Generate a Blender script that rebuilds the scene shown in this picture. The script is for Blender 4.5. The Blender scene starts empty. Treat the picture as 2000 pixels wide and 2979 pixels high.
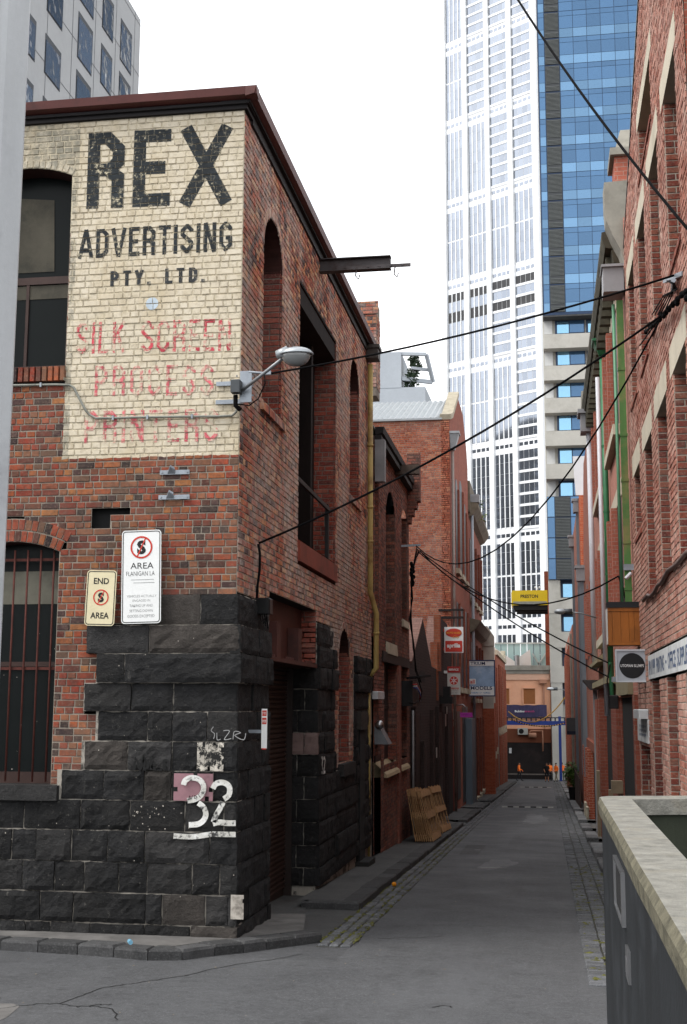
import bpy, math, random
from mathutils import Vector, Matrix
R = random.Random(7)
scene = bpy.context.scene
col = scene.collection

# ------------------------------------------------------------------ camera
FPX, CX, CY = 3640.0, 1000.0, 1489.5           # focal length and centre in photo pixels
EYE = Vector((0, 0, 2.82))
PSI, TH, ROLL = math.radians(9.16502), math.radians(8.79425), math.asin(.004)
cf = Vector((-math.sin(PSI)*math.cos(TH), math.cos(PSI)*math.cos(TH), math.sin(TH)))
r0 = Vector((math.cos(PSI), math.sin(PSI), 0)); u0 = r0.cross(cf)
cr = r0*math.cos(ROLL) + u0*math.sin(ROLL); cu = -r0*math.sin(ROLL) + u0*math.cos(ROLL)
cd = bpy.data.cameras.new('camera'); cam = bpy.data.objects.new('camera', cd); col.objects.link(cam)
cam.matrix_world = Matrix((( cr.x, cu.x, -cf.x, EYE.x), (cr.y, cu.y, -cf.y, EYE.y), (cr.z, cu.z, -cf.z, EYE.z), (0, 0, 0, 1)))
cd.sensor_fit = 'VERTICAL'; cd.sensor_height = 36; cd.lens = FPX/2979*36
cd.clip_start = .1; cd.clip_end = 6000
scene.camera = cam

# ------------------------------------------------------------------ sky, sun, exposure
SUN_EL, SUN_AZ = math.radians(55), math.radians(243)   # high and soft, from behind the camera, left
w = bpy.data.worlds.new('World'); scene.world = w; w.use_nodes = True
nt = w.node_tree; nt.nodes.clear()
sky = nt.nodes.new('ShaderNodeTexSky'); sky.sky_type = 'NISHITA'; sky.sun_disc = False
sky.sun_elevation = SUN_EL; sky.sun_rotation = SUN_AZ; sky.air_density = 1.0; sky.dust_density = 3.0
hs = nt.nodes.new('ShaderNodeHueSaturation'); hs.inputs['Saturation'].default_value = .12   # overcast: the blue is veiled
mx = nt.nodes.new('ShaderNodeMix'); mx.data_type = 'RGBA'; mx.inputs[0].default_value = .6
tc = nt.nodes.new('ShaderNodeTexCoord'); cn = nt.nodes.new('ShaderNodeTexNoise'); cn.inputs['Scale'].default_value = 5; cn.inputs['Detail'].default_value = 6; cn.inputs['Roughness'].default_value = .6
cm = nt.nodes.new('ShaderNodeValToRGB'); cm.color_ramp.elements[0].position = .36; cm.color_ramp.elements[0].color = (7.6, 8.0, 8.6, 1); cm.color_ramp.elements[1].position = .62; cm.color_ramp.elements[1].color = (11.4, 11.4, 11.4, 1)   # even cloud cover
nt.links.new(tc.outputs['Generated'], cn.inputs['Vector']); nt.links.new(cn.outputs[0], cm.inputs[0]); nt.links.new(cm.outputs[0], mx.inputs[7])
bg = nt.nodes.new('ShaderNodeBackground'); bg.inputs[1].default_value = .15
wo = nt.nodes.new('ShaderNodeOutputWorld')
nt.links.new(sky.outputs[0], hs.inputs['Color']); nt.links.new(hs.outputs[0], mx.inputs[6])
nt.links.new(mx.outputs[2], bg.inputs[0]); nt.links.new(bg.outputs[0], wo.inputs[0])
sl = bpy.data.lights.new('sun', 'SUN'); sl.energy = 1.5; sl.angle = math.radians(25); sl.color = (1, .96, .9)
sun = bpy.data.objects.new('sun', sl); col.objects.link(sun)
sd = Vector((math.sin(SUN_AZ)*math.cos(SUN_EL), math.cos(SUN_AZ)*math.cos(SUN_EL), math.sin(SUN_EL)))
sun.rotation_euler = sd.to_track_quat('Z', 'Y').to_euler()
vs = scene.view_settings; vs.view_transform = 'Standard'; vs.look = 'None'; vs.gamma = 1; vs.exposure = .82
vs.use_curve_mapping = False
scene.cycles.use_denoising = True
scene.cycles.max_bounces = 8; scene.cycles.caustics_reflective = False; scene.cycles.caustics_refractive = False

# ------------------------------------------------------------------ helpers
SL = -.039
def gz(y): return SL*(y-15) if y < 126 else SL*111
def at(x, y, X=None, Y=None, Z=None, G=None):
    """the point of a real plane that the photo shows at (x, y)"""
    d = cf + cr*((x-CX)/FPX) - cu*((y-CY)/FPX)
    if X is not None: t = X/d.x
    elif Y is not None: t = Y/d.y
    elif Z is not None: t = (Z-EYE.z)/d.z
    else: t = (-SL*15 + G - EYE.z)/(d.z - SL*d.y)
    return EYE + d*t
def proj(p):
    d = Vector(p) - EYE; f = d.dot(cf)
    if f <= .1: return None
    return CX + FPX*d.dot(cr)/f, CY - FPX*d.dot(cu)/f, f
def lin(h):
    c = [int(h[i:i+2], 16)/255 for i in (0, 2, 4)]
    return tuple(x/12.92 if x <= .04045 else ((x+.055)/1.055)**2.4 for x in c)
V = Vector
UP = V((0, 0, 1))

class MB:
    """collects faces; build() links them as one mesh object"""
    def __init__(s): s.v = []; s.f = []; s.a = []; s.mi = []
    def poly(s, pts, r=.5, m=0):
        n = len(s.v); s.v += [tuple(p) for p in pts]; s.f.append(tuple(range(n, n+len(pts)))); s.a.append(r); s.mi.append(m)
    def faces(s, vs, fs, r=.5, m=0):
        n = len(s.v); s.v += [tuple(p) for p in vs]
        for f in fs: s.f.append(tuple(i+n for i in f)); s.a.append(r); s.mi.append(m)
    def hexa(s, b, t, r=.5, m=0):
        s.faces(list(b)+list(t), [(3,2,1,0),(4,5,6,7),(0,1,5,4),(1,2,6,5),(2,3,7,6),(3,0,4,7)], r, m)
    def box(s, x0, x1, y0, y1, z0, z1, r=.5, m=0):
        s.hexa([(x0,y0,z0),(x1,y0,z0),(x1,y1,z0),(x0,y1,z0)], [(x0,y0,z1),(x1,y0,z1),(x1,y1,z1),(x0,y1,z1)], r, m)
    def bbox(s, x0, x1, y0, y1, z0, z1, b=.01, r=.5, m=0):
        """box with its top and vertical edges taken off"""
        def ring(i, z): 
            return [(x0+i+b*(not i),y0+i,z),(x1-i-b*(not i),y0+i,z),(x1-i,y0+i+b*(not i),z),(x1-i,y1-i-b*(not i),z),(x1-i-b*(not i),y1-i,z),(x0+i+b*(not i),y1-i,z),(x0+i,y1-i-b*(not i),z),(x0+i,y0+i+b*(not i),z)]
        vs = ring(0, z0) + ring(0, z1-b) + ring(b, z1)
        fs = [tuple(range(7,-1,-1)), tuple(range(16,24))]
        for k in (0, 8):
            for i in range(8): fs.append((k+i, k+(i+1)%8, k+8+(i+1)%8, k+8+i))
        s.faces(vs, fs, r, m)
    def obox(s, c, ax, ay, az, r=.5, m=0):
        c, ax, ay, az = V(c), V(ax), V(ay), V(az)
        s.hexa([c-ax-ay-az, c+ax-ay-az, c+ax+ay-az, c-ax+ay-az], [c-ax-ay+az, c+ax-ay+az, c+ax+ay+az, c-ax+ay+az], r, m)
    def bar(s, p, q, w, h, up=UP, r=.5, m=0):
        p, q = V(p), V(q); d = (q-p); L = d.length; d.normalize()
        side = d.cross(V(up)); side.normalize(); u = side.cross(d)
        s.obox((p+q)/2, d*L/2, side*w/2, u*h/2, r, m)
    def prism(s, pts, off, r=.5, m=0):
        n = len(pts); off = V(off); a = [V(p) for p in pts]; b = [p+off for p in a]
        fs = [tuple(range(n-1,-1,-1)), tuple(range(n, 2*n))] + [(i, (i+1)%n, n+(i+1)%n, n+i) for i in range(n)]
        s.faces(a+b, fs, r, m)
    def tube(s, pts, rad, n=8, r=.5, m=0, cap=True):
        pts = [V(p) for p in pts]; rings = []; prev = None
        for i, p in enumerate(pts):
            d = (pts[min(i+1, len(pts)-1)] - pts[max(i-1, 0)]).normalized()
            if prev is None:
                a = d.cross(UP)
                if a.length < .05: a = d.cross(V((1, 0, 0)))
            else: a = prev - d*prev.dot(d)
            a.normalize(); prev = a; b = d.cross(a)
            rr = rad[i] if isinstance(rad, (list, tuple)) else rad
            rings += [p + (a*math.cos(2*math.pi*k/n) + b*math.sin(2*math.pi*k/n))*rr for k in range(n)]
        fs = []
        for i in range(len(pts)-1):
            for k in range(n): fs.append((i*n+k, i*n+(k+1)%n, (i+1)*n+(k+1)%n, (i+1)*n+k))
        if cap: fs += [tuple(range(n-1, -1, -1)), tuple(range((len(pts)-1)*n, len(pts)*n))]
        s.faces(rings, fs, r, m)
    def ball(s, c, rx, ry, rz, n=12, k=8, r=.5, m=0, z0=-1, z1=1):
        c = V(c); vs = []; fs = []
        for j in range(k+1):
            t = z0 + (z1-z0)*j/k; ph = math.asin(max(-1, min(1, math.sin(t*math.pi/2))))
            for i in range(n):
                a = 2*math.pi*i/n
                vs.append(c + V((rx*math.cos(ph)*math.cos(a), ry*math.cos(ph)*math.sin(a), rz*math.sin(ph))))
        for j in range(k):
            for i in range(n): fs.append((j*n+i, j*n+(i+1)%n, (j+1)*n+(i+1)%n, (j+1)*n+i))
        s.faces(vs, fs, r, m)
    def build(s, name, mat, parent=None, smooth=False, kind=None, label=None):
        me = bpy.data.meshes.new(name); me.from_pydata(s.v, [], s.f)
        for mt in (mat if isinstance(mat, (list, tuple)) else [mat]): me.materials.append(mt)
        at_ = me.attributes.new('r1', 'FLOAT', 'FACE'); at_.data.foreach_set('value', s.a)
        if any(s.mi): me.polygons.foreach_set('material_index', s.mi)
        if smooth: me.polygons.foreach_set('use_smooth', [True]*len(s.f))
        me.update()
        o = bpy.data.objects.new(name, me); col.objects.link(o)
        if parent: o.parent = parent
        if kind: o['kind'] = kind
        if label: o['label'] = label
        return o
def tag(o, label, cat, group=None):
    o['label'] = label; o['category'] = cat
    if group: o['group'] = group
    return o
def thing(name, label, cat, group=None, loc=None):
    o = bpy.data.objects.new(name, None); col.objects.link(o); o.empty_display_size = .2
    return tag(o, label, cat, group)
def struct(o): o['kind'] = 'structure'; return o
def copy_tree(o, parent=None):
    c = o.copy(); col.objects.link(c); c.parent = parent
    for ch in list(o.children): copy_tree(ch, c)
    return c
def part(name, mat, parent, fn, smooth=False, kind=None, label=None):
    b = MB(); fn(b); return b.build(name, mat, parent, smooth, kind, label)

# ------------------------------------------------------------------ materials
MATS = {}
class N:
    """tiny node helper"""
    def __init__(s, name):
        s.m = bpy.data.materials.new(name); s.m.use_nodes = True; s.t = s.m.node_tree
        s.b = s.t.nodes['Principled BSDF']; s.geo = s.t.nodes.new('ShaderNodeNewGeometry'); MATS[name] = s.m
    def node(s, ty, **k):
        n = s.t.nodes.new(ty)
        for a, v in k.items(): setattr(n, a, v)
        return n
    def link(s, a, b): s.t.links.new(a, b)
    def noise(s, scale, detail=3, rough=.6, vec=None, stretch=None):
        n = s.node('ShaderNodeTexNoise'); n.inputs['Scale'].default_value = scale; n.inputs['Detail'].default_value = detail; n.inputs['Roughness'].default_value = rough
        v = vec or s.geo.outputs['Position']
        if stretch:
            mp = s.node('ShaderNodeMapping'); mp.inputs['Scale'].default_value = stretch; s.link(v, mp.inputs[0]); v = mp.outputs[0]
        s.link(v, n.inputs['Vector']); return n.outputs[0]
    def ramp(s, fac, stops, interp='LINEAR'):
        n = s.node('ShaderNodeValToRGB'); e = n.color_ramp.elements; n.color_ramp.interpolation = interp
        while len(e) < len(stops): e.new(.5)
        for i, (p, c) in enumerate(stops):
            e[i].position = p; c = c if isinstance(c, (tuple, list)) else (c, c, c); e[i].color = (*c[:3], 1)
        s.link(fac, n.inputs[0]); return n.outputs[0]
    def mix(s, fac, a, b, mode='MIX'):
        n = s.node('ShaderNodeMix', data_type='RGBA', blend_type=mode)
        for i, v in ((0, fac), (6, a), (7, b)):
            if hasattr(v, 'is_linked') or hasattr(v, 'links'): s.link(v, n.inputs[i])
            elif i == 0: n.inputs[0].default_value = v
            else: n.inputs[i].default_value = (*v[:3], 1)
        return n.outputs[2]
    def math(s, op, a, b=0.0, clamp=False):
        n = s.node('ShaderNodeMath', operation=op, use_clamp=clamp)
        for i, v in ((0, a), (1, b)):
            if hasattr(v, 'links'): s.link(v, n.inputs[i])
            else: n.inputs[i].default_value = v
        return n.outputs[0]
    def attr(s, name='r1'):
        n = s.node('ShaderNodeAttribute', attribute_name=name); return n.outputs['Fac']
    def sep(s):
        n = s.node('ShaderNodeSeparateXYZ'); s.link(s.geo.outputs['Position'], n.inputs[0]); return n.outputs
    def bump(s, h, strength=.3, dist=.01):
        n = s.node('ShaderNodeBump'); n.inputs['Strength'].default_value = strength; n.inputs['Distance'].default_value = dist
        s.link(h, n.inputs['Height']); s.link(n.outputs[0], s.b.inputs['Normal'])
    def out(s, c, rough=.8, metal=0, spec=.3):
        if hasattr(c, 'links'): s.link(c, s.b.inputs['Base Color'])
        else: s.b.inputs['Base Color'].default_value = (*c[:3], 1)
        if hasattr(rough, 'links'): s.link(rough, s.b.inputs['Roughness'])
        else: s.b.inputs['Roughness'].default_value = rough
        s.b.inputs['Metallic'].default_value = metal; s.b.inputs['Specular IOR Level'].default_value = spec
        return s.m
def M(name, c, rough=.75, metal=0, var=.25, scale=3, bump=.15, bscale=80, spec=.3, dirt=None, streak=False, face=0):
    """a plain worn surface: base colour, blotches of wear, fine relief"""
    if name in MATS: return MATS[name]
    n = N(name); c = lin(c) if isinstance(c, str) else c
    f1 = n.noise(scale, 5, .65, stretch=(1, 1, .15) if streak else None)
    f2 = n.noise(scale*9, 3)
    lo = tuple(x*(1-var) for x in c); hi = tuple(min(1, x*(1+var)) for x in c)
    k = n.mix(n.ramp(f1, [(.3, 0), (.7, 1)]), lo, hi)
    k = n.mix(n.math('MULTIPLY', f2, .35), k, tuple(x*.6 for x in c))
    if face: k = n.mix(n.math('MULTIPLY', n.attr(), face), k, tuple(x*.3 for x in c))
    if dirt: k = n.mix(n.ramp(n.noise(scale*.6, 6, .7), [(.52, 0), (.68, .8)]), k, lin(dirt) if isinstance(dirt, str) else dirt)
    if bump: n.bump(n.noise(bscale, 4), bump, .01)
    return n.out(k, rough, metal, spec)
def glassy(name, c, rough=.06, metal=0, spec=.6, wav=.03, var=.4):
    if name in MATS: return MATS[name]
    n = N(name); c = lin(c) if isinstance(c, str) else c
    k = n.mix(n.attr(), tuple(x*(1-var) for x in c), tuple(min(1, x*(1+var)) for x in c))
    if wav: n.bump(n.noise(.9, 2), wav, .2)
    return n.out(k, rough, metal, spec)
def brick_mat(name, pal, eff=None, effamt=.3, paint=None, grime=.5, coarse=.5, dust=.65):
    """one colour per brick (face attribute), mottled, with bloom and soot"""
    n = N(name); a = n.attr()
    k = n.ramp(a, [(i/len(pal), lin(c) if isinstance(c, str) else c) for i, c in enumerate(pal)], 'CONSTANT')
    k = n.mix(n.ramp(n.noise(14, 5, .7), [(.38, 0), (.72, 1)]), k, n.mix(.7, k, (.02, .012, .01)), 'MIX')
    k = n.mix(n.ramp(n.noise(38, 3), [(.5, 0), (.75, dust)]), k, (.30, .20, .15))
    if eff: k = n.mix(n.math('MULTIPLY', n.ramp(n.noise(coarse, 6, .75), [(.42, 0), (.66, 1)]), n.ramp(n.noise(7, 5, .8), [(.3, .05), (.7, effamt*1.6)])), k, lin(eff))
    k = n.mix(n.ramp(n.noise(.35, 5, .7), [(.45, 0), (.75, grime)]), k, (.035, .028, .024))
    if paint:
        p = n.sep(); wob = n.math('MULTIPLY', n.math('SUBTRACT', n.noise(9, 2), .5), .05)
        px = n.math('ADD', p[0], wob); pz = n.math('ADD', p[2], wob)
        m = n.math('MULTIPLY', n.math('GREATER_THAN', px, paint[0]), n.math('GREATER_THAN', pz, paint[1]))
        m = n.math('MAXIMUM', m, n.math('GREATER_THAN', pz, paint[2]))
        m = n.math('MULTIPLY', m, n.math('LESS_THAN', px, paint[3]))
        m = n.math('MULTIPLY', m, n.ramp(n.noise(23, 6, .8), [(.27, .0), (.33, 1)]))
        cream = n.mix(n.ramp(n.noise(2.2, 6, .75), [(.35, 0), (.7, 1)]), lin('d2c8b5'), lin('c6baa3'))
        cream = n.mix(n.ramp(n.noise(1.1, 6, .8, stretch=(1, 1, .35)), [(.5, 0), (.68, .5)]), cream, lin('b39f78')); cream = n.mix(n.ramp(n.noise(11, 5, .75), [(.48, 0), (.72, .8)]), cream, lin('9c9078'))
        cream = n.mix(n.math('MULTIPLY', n.math('LESS_THAN', px, -6.0), n.ramp(n.noise(2.6, 6, .8), [(.4, 0), (.56, .85)])), cream, lin('77756a'))
        cream = n.mix(n.ramp(a, [(0, .0), (.8, .04), (1, .22)]), cream, lin('9a8c72'))
        k = n.mix(m, k, cream)
    n.bump(n.noise(60, 5, .7), .5, .006)
    return n.out(k, .88, 0, .2)
def paint_mask(n, paint):
    p = n.sep(); m = n.math('MULTIPLY', n.math('GREATER_THAN', p[0], paint[0]), n.math('GREATER_THAN', p[2], paint[1])); m = n.math('MAXIMUM', m, n.math('GREATER_THAN', p[2], paint[2]))
    return n.math('MULTIPLY', m, n.ramp(n.noise(13, 5, .8), [(.38, .15), (.52, 1)]))
def painted_mortar(name, paint):
    n = N(name); k = n.mix(n.noise(5, 4), (.2, .172, .143), (.31, .27, .22)); k = n.mix(n.ramp(n.noise(3, 5, .7), [(.5, 0), (.65, .8)]), k, (.1, .085, .07))
    k = n.mix(paint_mask(n, paint), k, n.mix(n.noise(6, 4), lin('bab098'), lin('c8bda5'))); n.bump(n.noise(80, 4), .3, .01)
    return n.out(k, .95, 0, .2)
MORTAR = M('mortar', (.20, .17, .145), .95, var=.3, scale=5, dirt=(.07, .06, .05))
MORTAR_R = M('mortar_cream', (.42, .36, .30), .95, var=.25, scale=5, dirt=(.2, .165, .135))
MORTAR_L = M('mortar_pale', (.32, .27, .22), .95, var=.3, scale=5, dirt=(.12, .1, .085))
MORTAR_D = M('mortar_dark', (.09, .065, .055), .95, var=.3, scale=5)

# ------------------------------------------------------------------ brickwork
class Bricks:
    """brick walls of one building; the bricks that show largest become parts, the rest one joined part"""
    def __init__(s, parent, mat, mortar, course=.086, blen=.235, proud=.009, nparts=300, seed=1):
        s.p = parent; s.mat = mat; s.mo = mortar; s.c = course; s.L = blen; s.pr = proud; s.np = nparts
        s.b = []; s.mm = MB(); s.rng = random.Random(seed)
    def wall(s, o, u, n, u0, u1, z0, z1, holes=(), top=None, flem=.5, keep=None, jit=.002):
        """o: origin (z is added), u: direction along the wall, n: outward normal; holes: (ua, ub, za, zb, rise)"""
        o, u, n = V(o), V(u), V(n); rng = s.rng; c = s.c; row = 0
        z = z0; lst = []
        while z < z1 - .02:
            zt = min(z+c, z1); zc = (z+zt)/2
            iv = [(u0, u1)] if top is None else top(zc)
            for h in holes:
                ua, ub, za, zb = h[:4]; rise = h[4] if len(h) > 4 else 0
                if zc < za or zc > zb + rise: continue
                if zc > zb:
                    hw = (ub-ua)/2*math.sqrt(max(0, 1-((zc-zb)/rise)**2)); mid = (ua+ub)/2; ua, ub = mid-hw, mid+hw
                nv = []
                for (a, b) in iv:
                    if ub <= a or ua >= b: nv.append((a, b)); continue
                    if ua > a: nv.append((a, ua))
                    if ub < b: nv.append((ub, b))
                iv = nv
            for (a, b) in iv:
                if b-a < .03: continue
                s.mm.poly([o+u*a+UP*z, o+u*b+UP*z, o+u*b+UP*zt, o+u*a+UP*zt])
                x = a - ((row*.37 + (.11 if row % 2 else 0)) % 1)*s.L if b-a > s.L*1.2 else a
                while x < b:
                    L = s.L*(.5 if (rng.random() < flem*.5 or (row % 4 == 3 and rng.random() < flem)) else 1)*rng.uniform(.97, 1.03)
                    xa, xb = max(x, a), min(x+L, b)
                    if b-xb < .05: xb = b; L = b-x+.001
                    if xb-xa > .025:
                        lst.append(s.add(o, u, n, xa+.005, xb-.005, z+.005+rng.uniform(-1, 1)*jit, zt-.005+rng.uniform(-1, 1)*jit, s.pr*rng.uniform(.55, 1.5)))
                    x += L
            z = zt; row += 1
        return lst
    def add(s, o, u, n, xa, xb, za, zb, d, r=None):
        e = .006
        b = (o, u, n, xa, xb, za, zb, d, s.rng.random() if r is None else r); s.b.append(b); return b
    def quad(s, P, n, d, r=None):
        """a free brick from four base points"""
        s.b.append((None, None, V(n), P, None, None, None, d, s.rng.random() if r is None else r))
    def ring(s, o, u, n, ua, ub, zb, rise, t=.23, d=.016, wdt=.075):
        """voussoirs round the head of an opening"""
        mid, hw = (ua+ub)/2, (ub-ua)/2; o, u, n = V(o), V(u), V(n)
        rr = (hw*hw+rise*rise)/(2*rise) if rise < hw*.98 else hw
        zc = zb+rise-rr; a0 = math.asin(min(1, hw/rr)) if rise < hw*.98 else math.pi/2
        k = max(4, int(2*a0*(rr+t/2)/(wdt+.01)))
        for i in range(k):
            t0, t1 = -a0+2*a0*(i+.06)/k, -a0+2*a0*(i+.94)/k
            nr = max(1, round(t/.125))
            for j in range(nr):
                qa, qb = rr+.004+t*j/nr, rr+t*(j+1)/nr-.008; sh = (t1-t0)*.5*(j % 2)
                P = [o+u*(mid+math.sin(x)*q)+UP*(zc+math.cos(x)*q) for x, q in ((t0+sh, qa), (t1+sh, qa), (t1+sh, qb), (t0+sh, qb))]
                s.quad(P, n, d*s.rng.uniform(.7, 1.2))
        P = [o+u*(mid+math.sin(x)*(rr+.002))+UP*(zc+math.cos(x)*(rr+.002))+n*.004 for x in [-a0+2*a0*i/12 for i in range(13)]]
        Q = [o+u*(mid+math.sin(x)*(rr+t))+UP*(zc+math.cos(x)*(rr+t))+n*.004 for x in [-a0+2*a0*i/12 for i in range(13)]]
        for i in range(12): s.mm.poly([P[i], P[i+1], Q[i+1], Q[i]])
    @staticmethod
    def emit(mb, b, c0=V((0, 0, 0))):
        o, u, n, xa, xb, za, zb, d, r = b; e = .007
        if o is None:
            q = [V(p) for p in xa]; c = sum(q, V((0, 0, 0)))/4
            f = [p + (c-p).normalized()*e + n*d for p in q]
        else:
            q = [o+u*xa+UP*za, o+u*xb+UP*za, o+u*xb+UP*zb, o+u*xa+UP*zb]
            e = min(e, (zb-za)*.3)
            f = [o+u*(xa+e)+UP*(za+e)+n*d, o+u*(xb-e)+UP*(za+e)+n*d, o+u*(xb-e)+UP*(zb-e)+n*d, o+u*(xa+e)+UP*(zb-e)+n*d]
        q = [p - c0 - n*.003 for p in q]; f = [p - c0 for p in f]
        mb.faces(q+f, [(4,5,6,7),(0,1,5,4),(1,2,6,5),(2,3,7,6),(3,0,4,7)], r)
    def finish(s, mortar_name='mortar_bed', rest='brickwork'):
        sc = []
        for i, b in enumerate(s.b):
            if b[0] is None: c = sum((V(p) for p in b[3]), V((0, 0, 0)))/4; sz = .2*.08
            else: c = b[0]+b[1]*((b[3]+b[4])/2)+UP*((b[5]+b[6])/2); sz = (b[4]-b[3])*(b[6]-b[5])
            p = proj(c)
            if p is None or not (20 < p[0] < 1990 and 10 < p[1] < 2970): continue
            face = abs((EYE-c).normalized().dot(b[2]))
            sc.append((sz*face/p[2]**2, i))
        sc.sort(reverse=True); pick = set(i for _, i in sc[:s.np])
        mb = MB()
        for i, b in enumerate(s.b):
            if i in pick:
                c = sum((V(p) for p in b[3]), V((0, 0, 0)))/4 if b[0] is None else b[0]+b[1]*((b[3]+b[4])/2)+UP*((b[5]+b[6])/2)
                m1 = MB(); s.emit(m1, b, c); ob = m1.build('brick', s.mat, s.p); ob.location = c
            else: s.emit(mb, b)
        if mb.f: mb.build(rest, s.mat, s.p, kind='stuff')
        s.mm.build(mortar_name, s.mo, s.p, kind='stuff')

# ------------------------------------------------------------------ lettering
TXT = {}
def text_tris(body, bold=0.0, shear=0.0):
    """outline of a word as triangles in a box 0..1 x 0..1 (cap height 1), with its aspect"""
    k = (body, bold, shear)
    if k in TXT: return TXT[k]
    cu_ = bpy.data.curves.new('t', 'FONT'); cu_.body = body; cu_.size = 1; cu_.offset = bold; cu_.shear = shear; cu_.resolution_u = 3
    ob = bpy.data.objects.new('t', cu_); col.objects.link(ob); bpy.context.view_layer.update()
    me = bpy.data.meshes.new_from_object(ob.evaluated_get(bpy.context.evaluated_depsgraph_get()))
    me.calc_loop_triangles(); tr = [[(me.vertices[i].co.x, me.vertices[i].co.y) for i in t.vertices] for t in me.loop_triangles]
    bpy.data.objects.remove(ob); bpy.data.curves.remove(cu_); bpy.data.meshes.remove(me)
    xs = [p[0] for t in tr for p in t]; ys = [p[1] for t in tr for p in t]
    x0, x1, y0, y1 = min(xs), max(xs), min(ys), max(ys)
    TXT[k] = [[((p[0]-x0)/(x1-x0), (p[1]-y0)/(y1-y0)) for p in t] for t in tr]
    return TXT[k]
def text_on(mb, body, o, u, v, w, h, bold=.0, shear=0.0, m=0, r=.5):
    """lay a word on a plane: o lower left corner, u and v unit directions, w by h metres"""
    o, u, v = V(o), V(u), V(v)
    for t in text_tris(body, bold, shear): mb.poly([o+u*(p[0]*w)+v*(p[1]*h) for p in t], r, m)
def faint_print(mb, o, u, v, w, h, n, seed=1):
    """print that the photo leaves unreadable: broken upright and level marks"""
    o, u, v = V(o), V(u), V(v); rg = random.Random(seed)
    for i in range(n):
        x = w*(i+.1)/n; ww = w/n*.7; k = ww*.28
        for xa, xb, za, zb in ((x, x+k, 0, h), (x+ww-k, x+ww, h*rg.choice((0, .4)), h), (x+k*1.02, x+ww-k*1.02, h*rg.choice((.4, .82)), h*rg.choice((.9, 1.0)))):
            if rg.random() < .88: mb.poly([o+u*xa+v*za, o+u*xb+v*za, o+u*xb+v*zb, o+u*xa+v*zb])
def stroke(pts, t, closed=False):
    """quads of a brush stroke along a polyline"""
    P = [V((p[0], p[1])) for p in pts]; n = len(P); L = []; Rr = []
    for i in range(n):
        d0 = (P[i]-P[i-1]).normalized() if (i > 0 or closed) else (P[1]-P[0]).normalized()
        d1 = (P[(i+1) % n]-P[i]).normalized() if (i < n-1 or closed) else d0
        b = V((-(d0+d1).y, (d0+d1).x)); b = b.normalized() if b.length > 1e-6 else V((-d0.y, d0.x))
        k = t/2/max(.35, b.dot(V((-d0.y, d0.x)))); L.append(P[i]+b*k); Rr.append(P[i]-b*k)
    return [[tuple(L[i]), tuple(L[(i+1) % n]), tuple(Rr[(i+1) % n]), tuple(Rr[i])] for i in range(n if closed else n-1)]
def glyph(ch, t, w):
    """gothic capitals, height 1, width w, stroke t"""
    a, b, l, r_, c = t/2, 1-t/2, t/2, w-t/2, min(.2, w*.3); m = .5
    S = []
    if ch == 'R': S = [[(l, 0), (l, 1)], [(l-a, b), (r_-c, b), (r_, b-c), (r_, m+c*.7), (r_-c*.8, m), (l, m)], [(r_-c, m), (r_, m-c*.7), (r_, 0)]]
    if ch == 'P': S = [[(l, 0), (l, 1)], [(l-a, b), (r_-c, b), (r_, b-c), (r_, m+c-.05), (r_-c, m-.05), (l, m-.05)]]
    if ch == 'E': S = [[(l, 0), (l, 1)], [(l, b), (w, b)], [(l, m), (w*.86, m)], [(l, a), (w, a)]]
    if ch == 'X': S = [[(a*.9, 0), (w-a*.9, 1)], [(w-a*.9, 0), (a*.9, 1)]]
    if ch == 'A': S = [[(a*.6, 0), (w/2, 1)], [(w-a*.6, 0), (w/2, 1)], [(w*.2, .28), (w*.8, .28)]]
    if ch == 'V': S = [[(a*.6, 1), (w/2, 0)], [(w-a*.6, 1), (w/2, 0)]]
    if ch == 'D': S = [[(l, 0), (l, 1)], [(l, b), (r_-c, b), (r_, b-c), (r_, a+c), (r_-c, a), (l, a)]]
    if ch == 'T': S = [[(w/2, 0), (w/2, 1)], [(0, b), (w, b)]]
    if ch == 'I': S = [[(w/2, 0), (w/2, 1)]]
    if ch == 'L': S = [[(l, 0), (l, 1)], [(l, a), (w, a)]]
    if ch == 'K': S = [[(l, 0), (l, 1)], [(l, .42), (w-a*.7, 1)], [(w*.4, .6), (w-a*.7, 0)]]
    if ch == 'N': S = [[(l, 0), (l, 1)], [(r_, 0), (r_, 1)], [(l, 1), (r_, 0)]]
    if ch == 'Y': S = [[(w/2, 0), (w/2, .45)], [(a*.6, 1), (w/2, .42)], [(w-a*.6, 1), (w/2, .42)]]
    if ch == 'S': S = [[(r_, .74), (r_, b-c), (r_-c, b), (l+c, b), (l, b-c), (l, m+c), (l+c*.7, m+.05), (r_-c*.7, m-.05), (r_, m-c), (r_, a+c), (r_-c, a), (l+c, a), (l, a+c), (l, .27)]]
    if ch == 'C': S = [[(r_, .7), (r_, b-c), (r_-c, b), (l+c, b), (l, b-c), (l, a+c), (l+c, a), (r_-c, a), (r_, a+c), (r_, .3)]]
    if ch == 'G': S = [[(r_, .7), (r_, b-c), (r_-c, b), (l+c, b), (l, b-c), (l, a+c), (l+c, a), (r_-c, a), (r_, a+c), (r_, .46), (w*.5, .46)]]
    if ch == 'O': S = [[(r_, m), (r_, b-c), (r_-c, b), (l+c, b), (l, b-c), (l, a+c), (l+c, a), (r_-c, a), (r_, a+c), (r_, m)]]
    if ch == '.': S = [[(0, a), (t, a)]]
    q = []
    for p in S: q += stroke(p, t)
    return q
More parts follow.
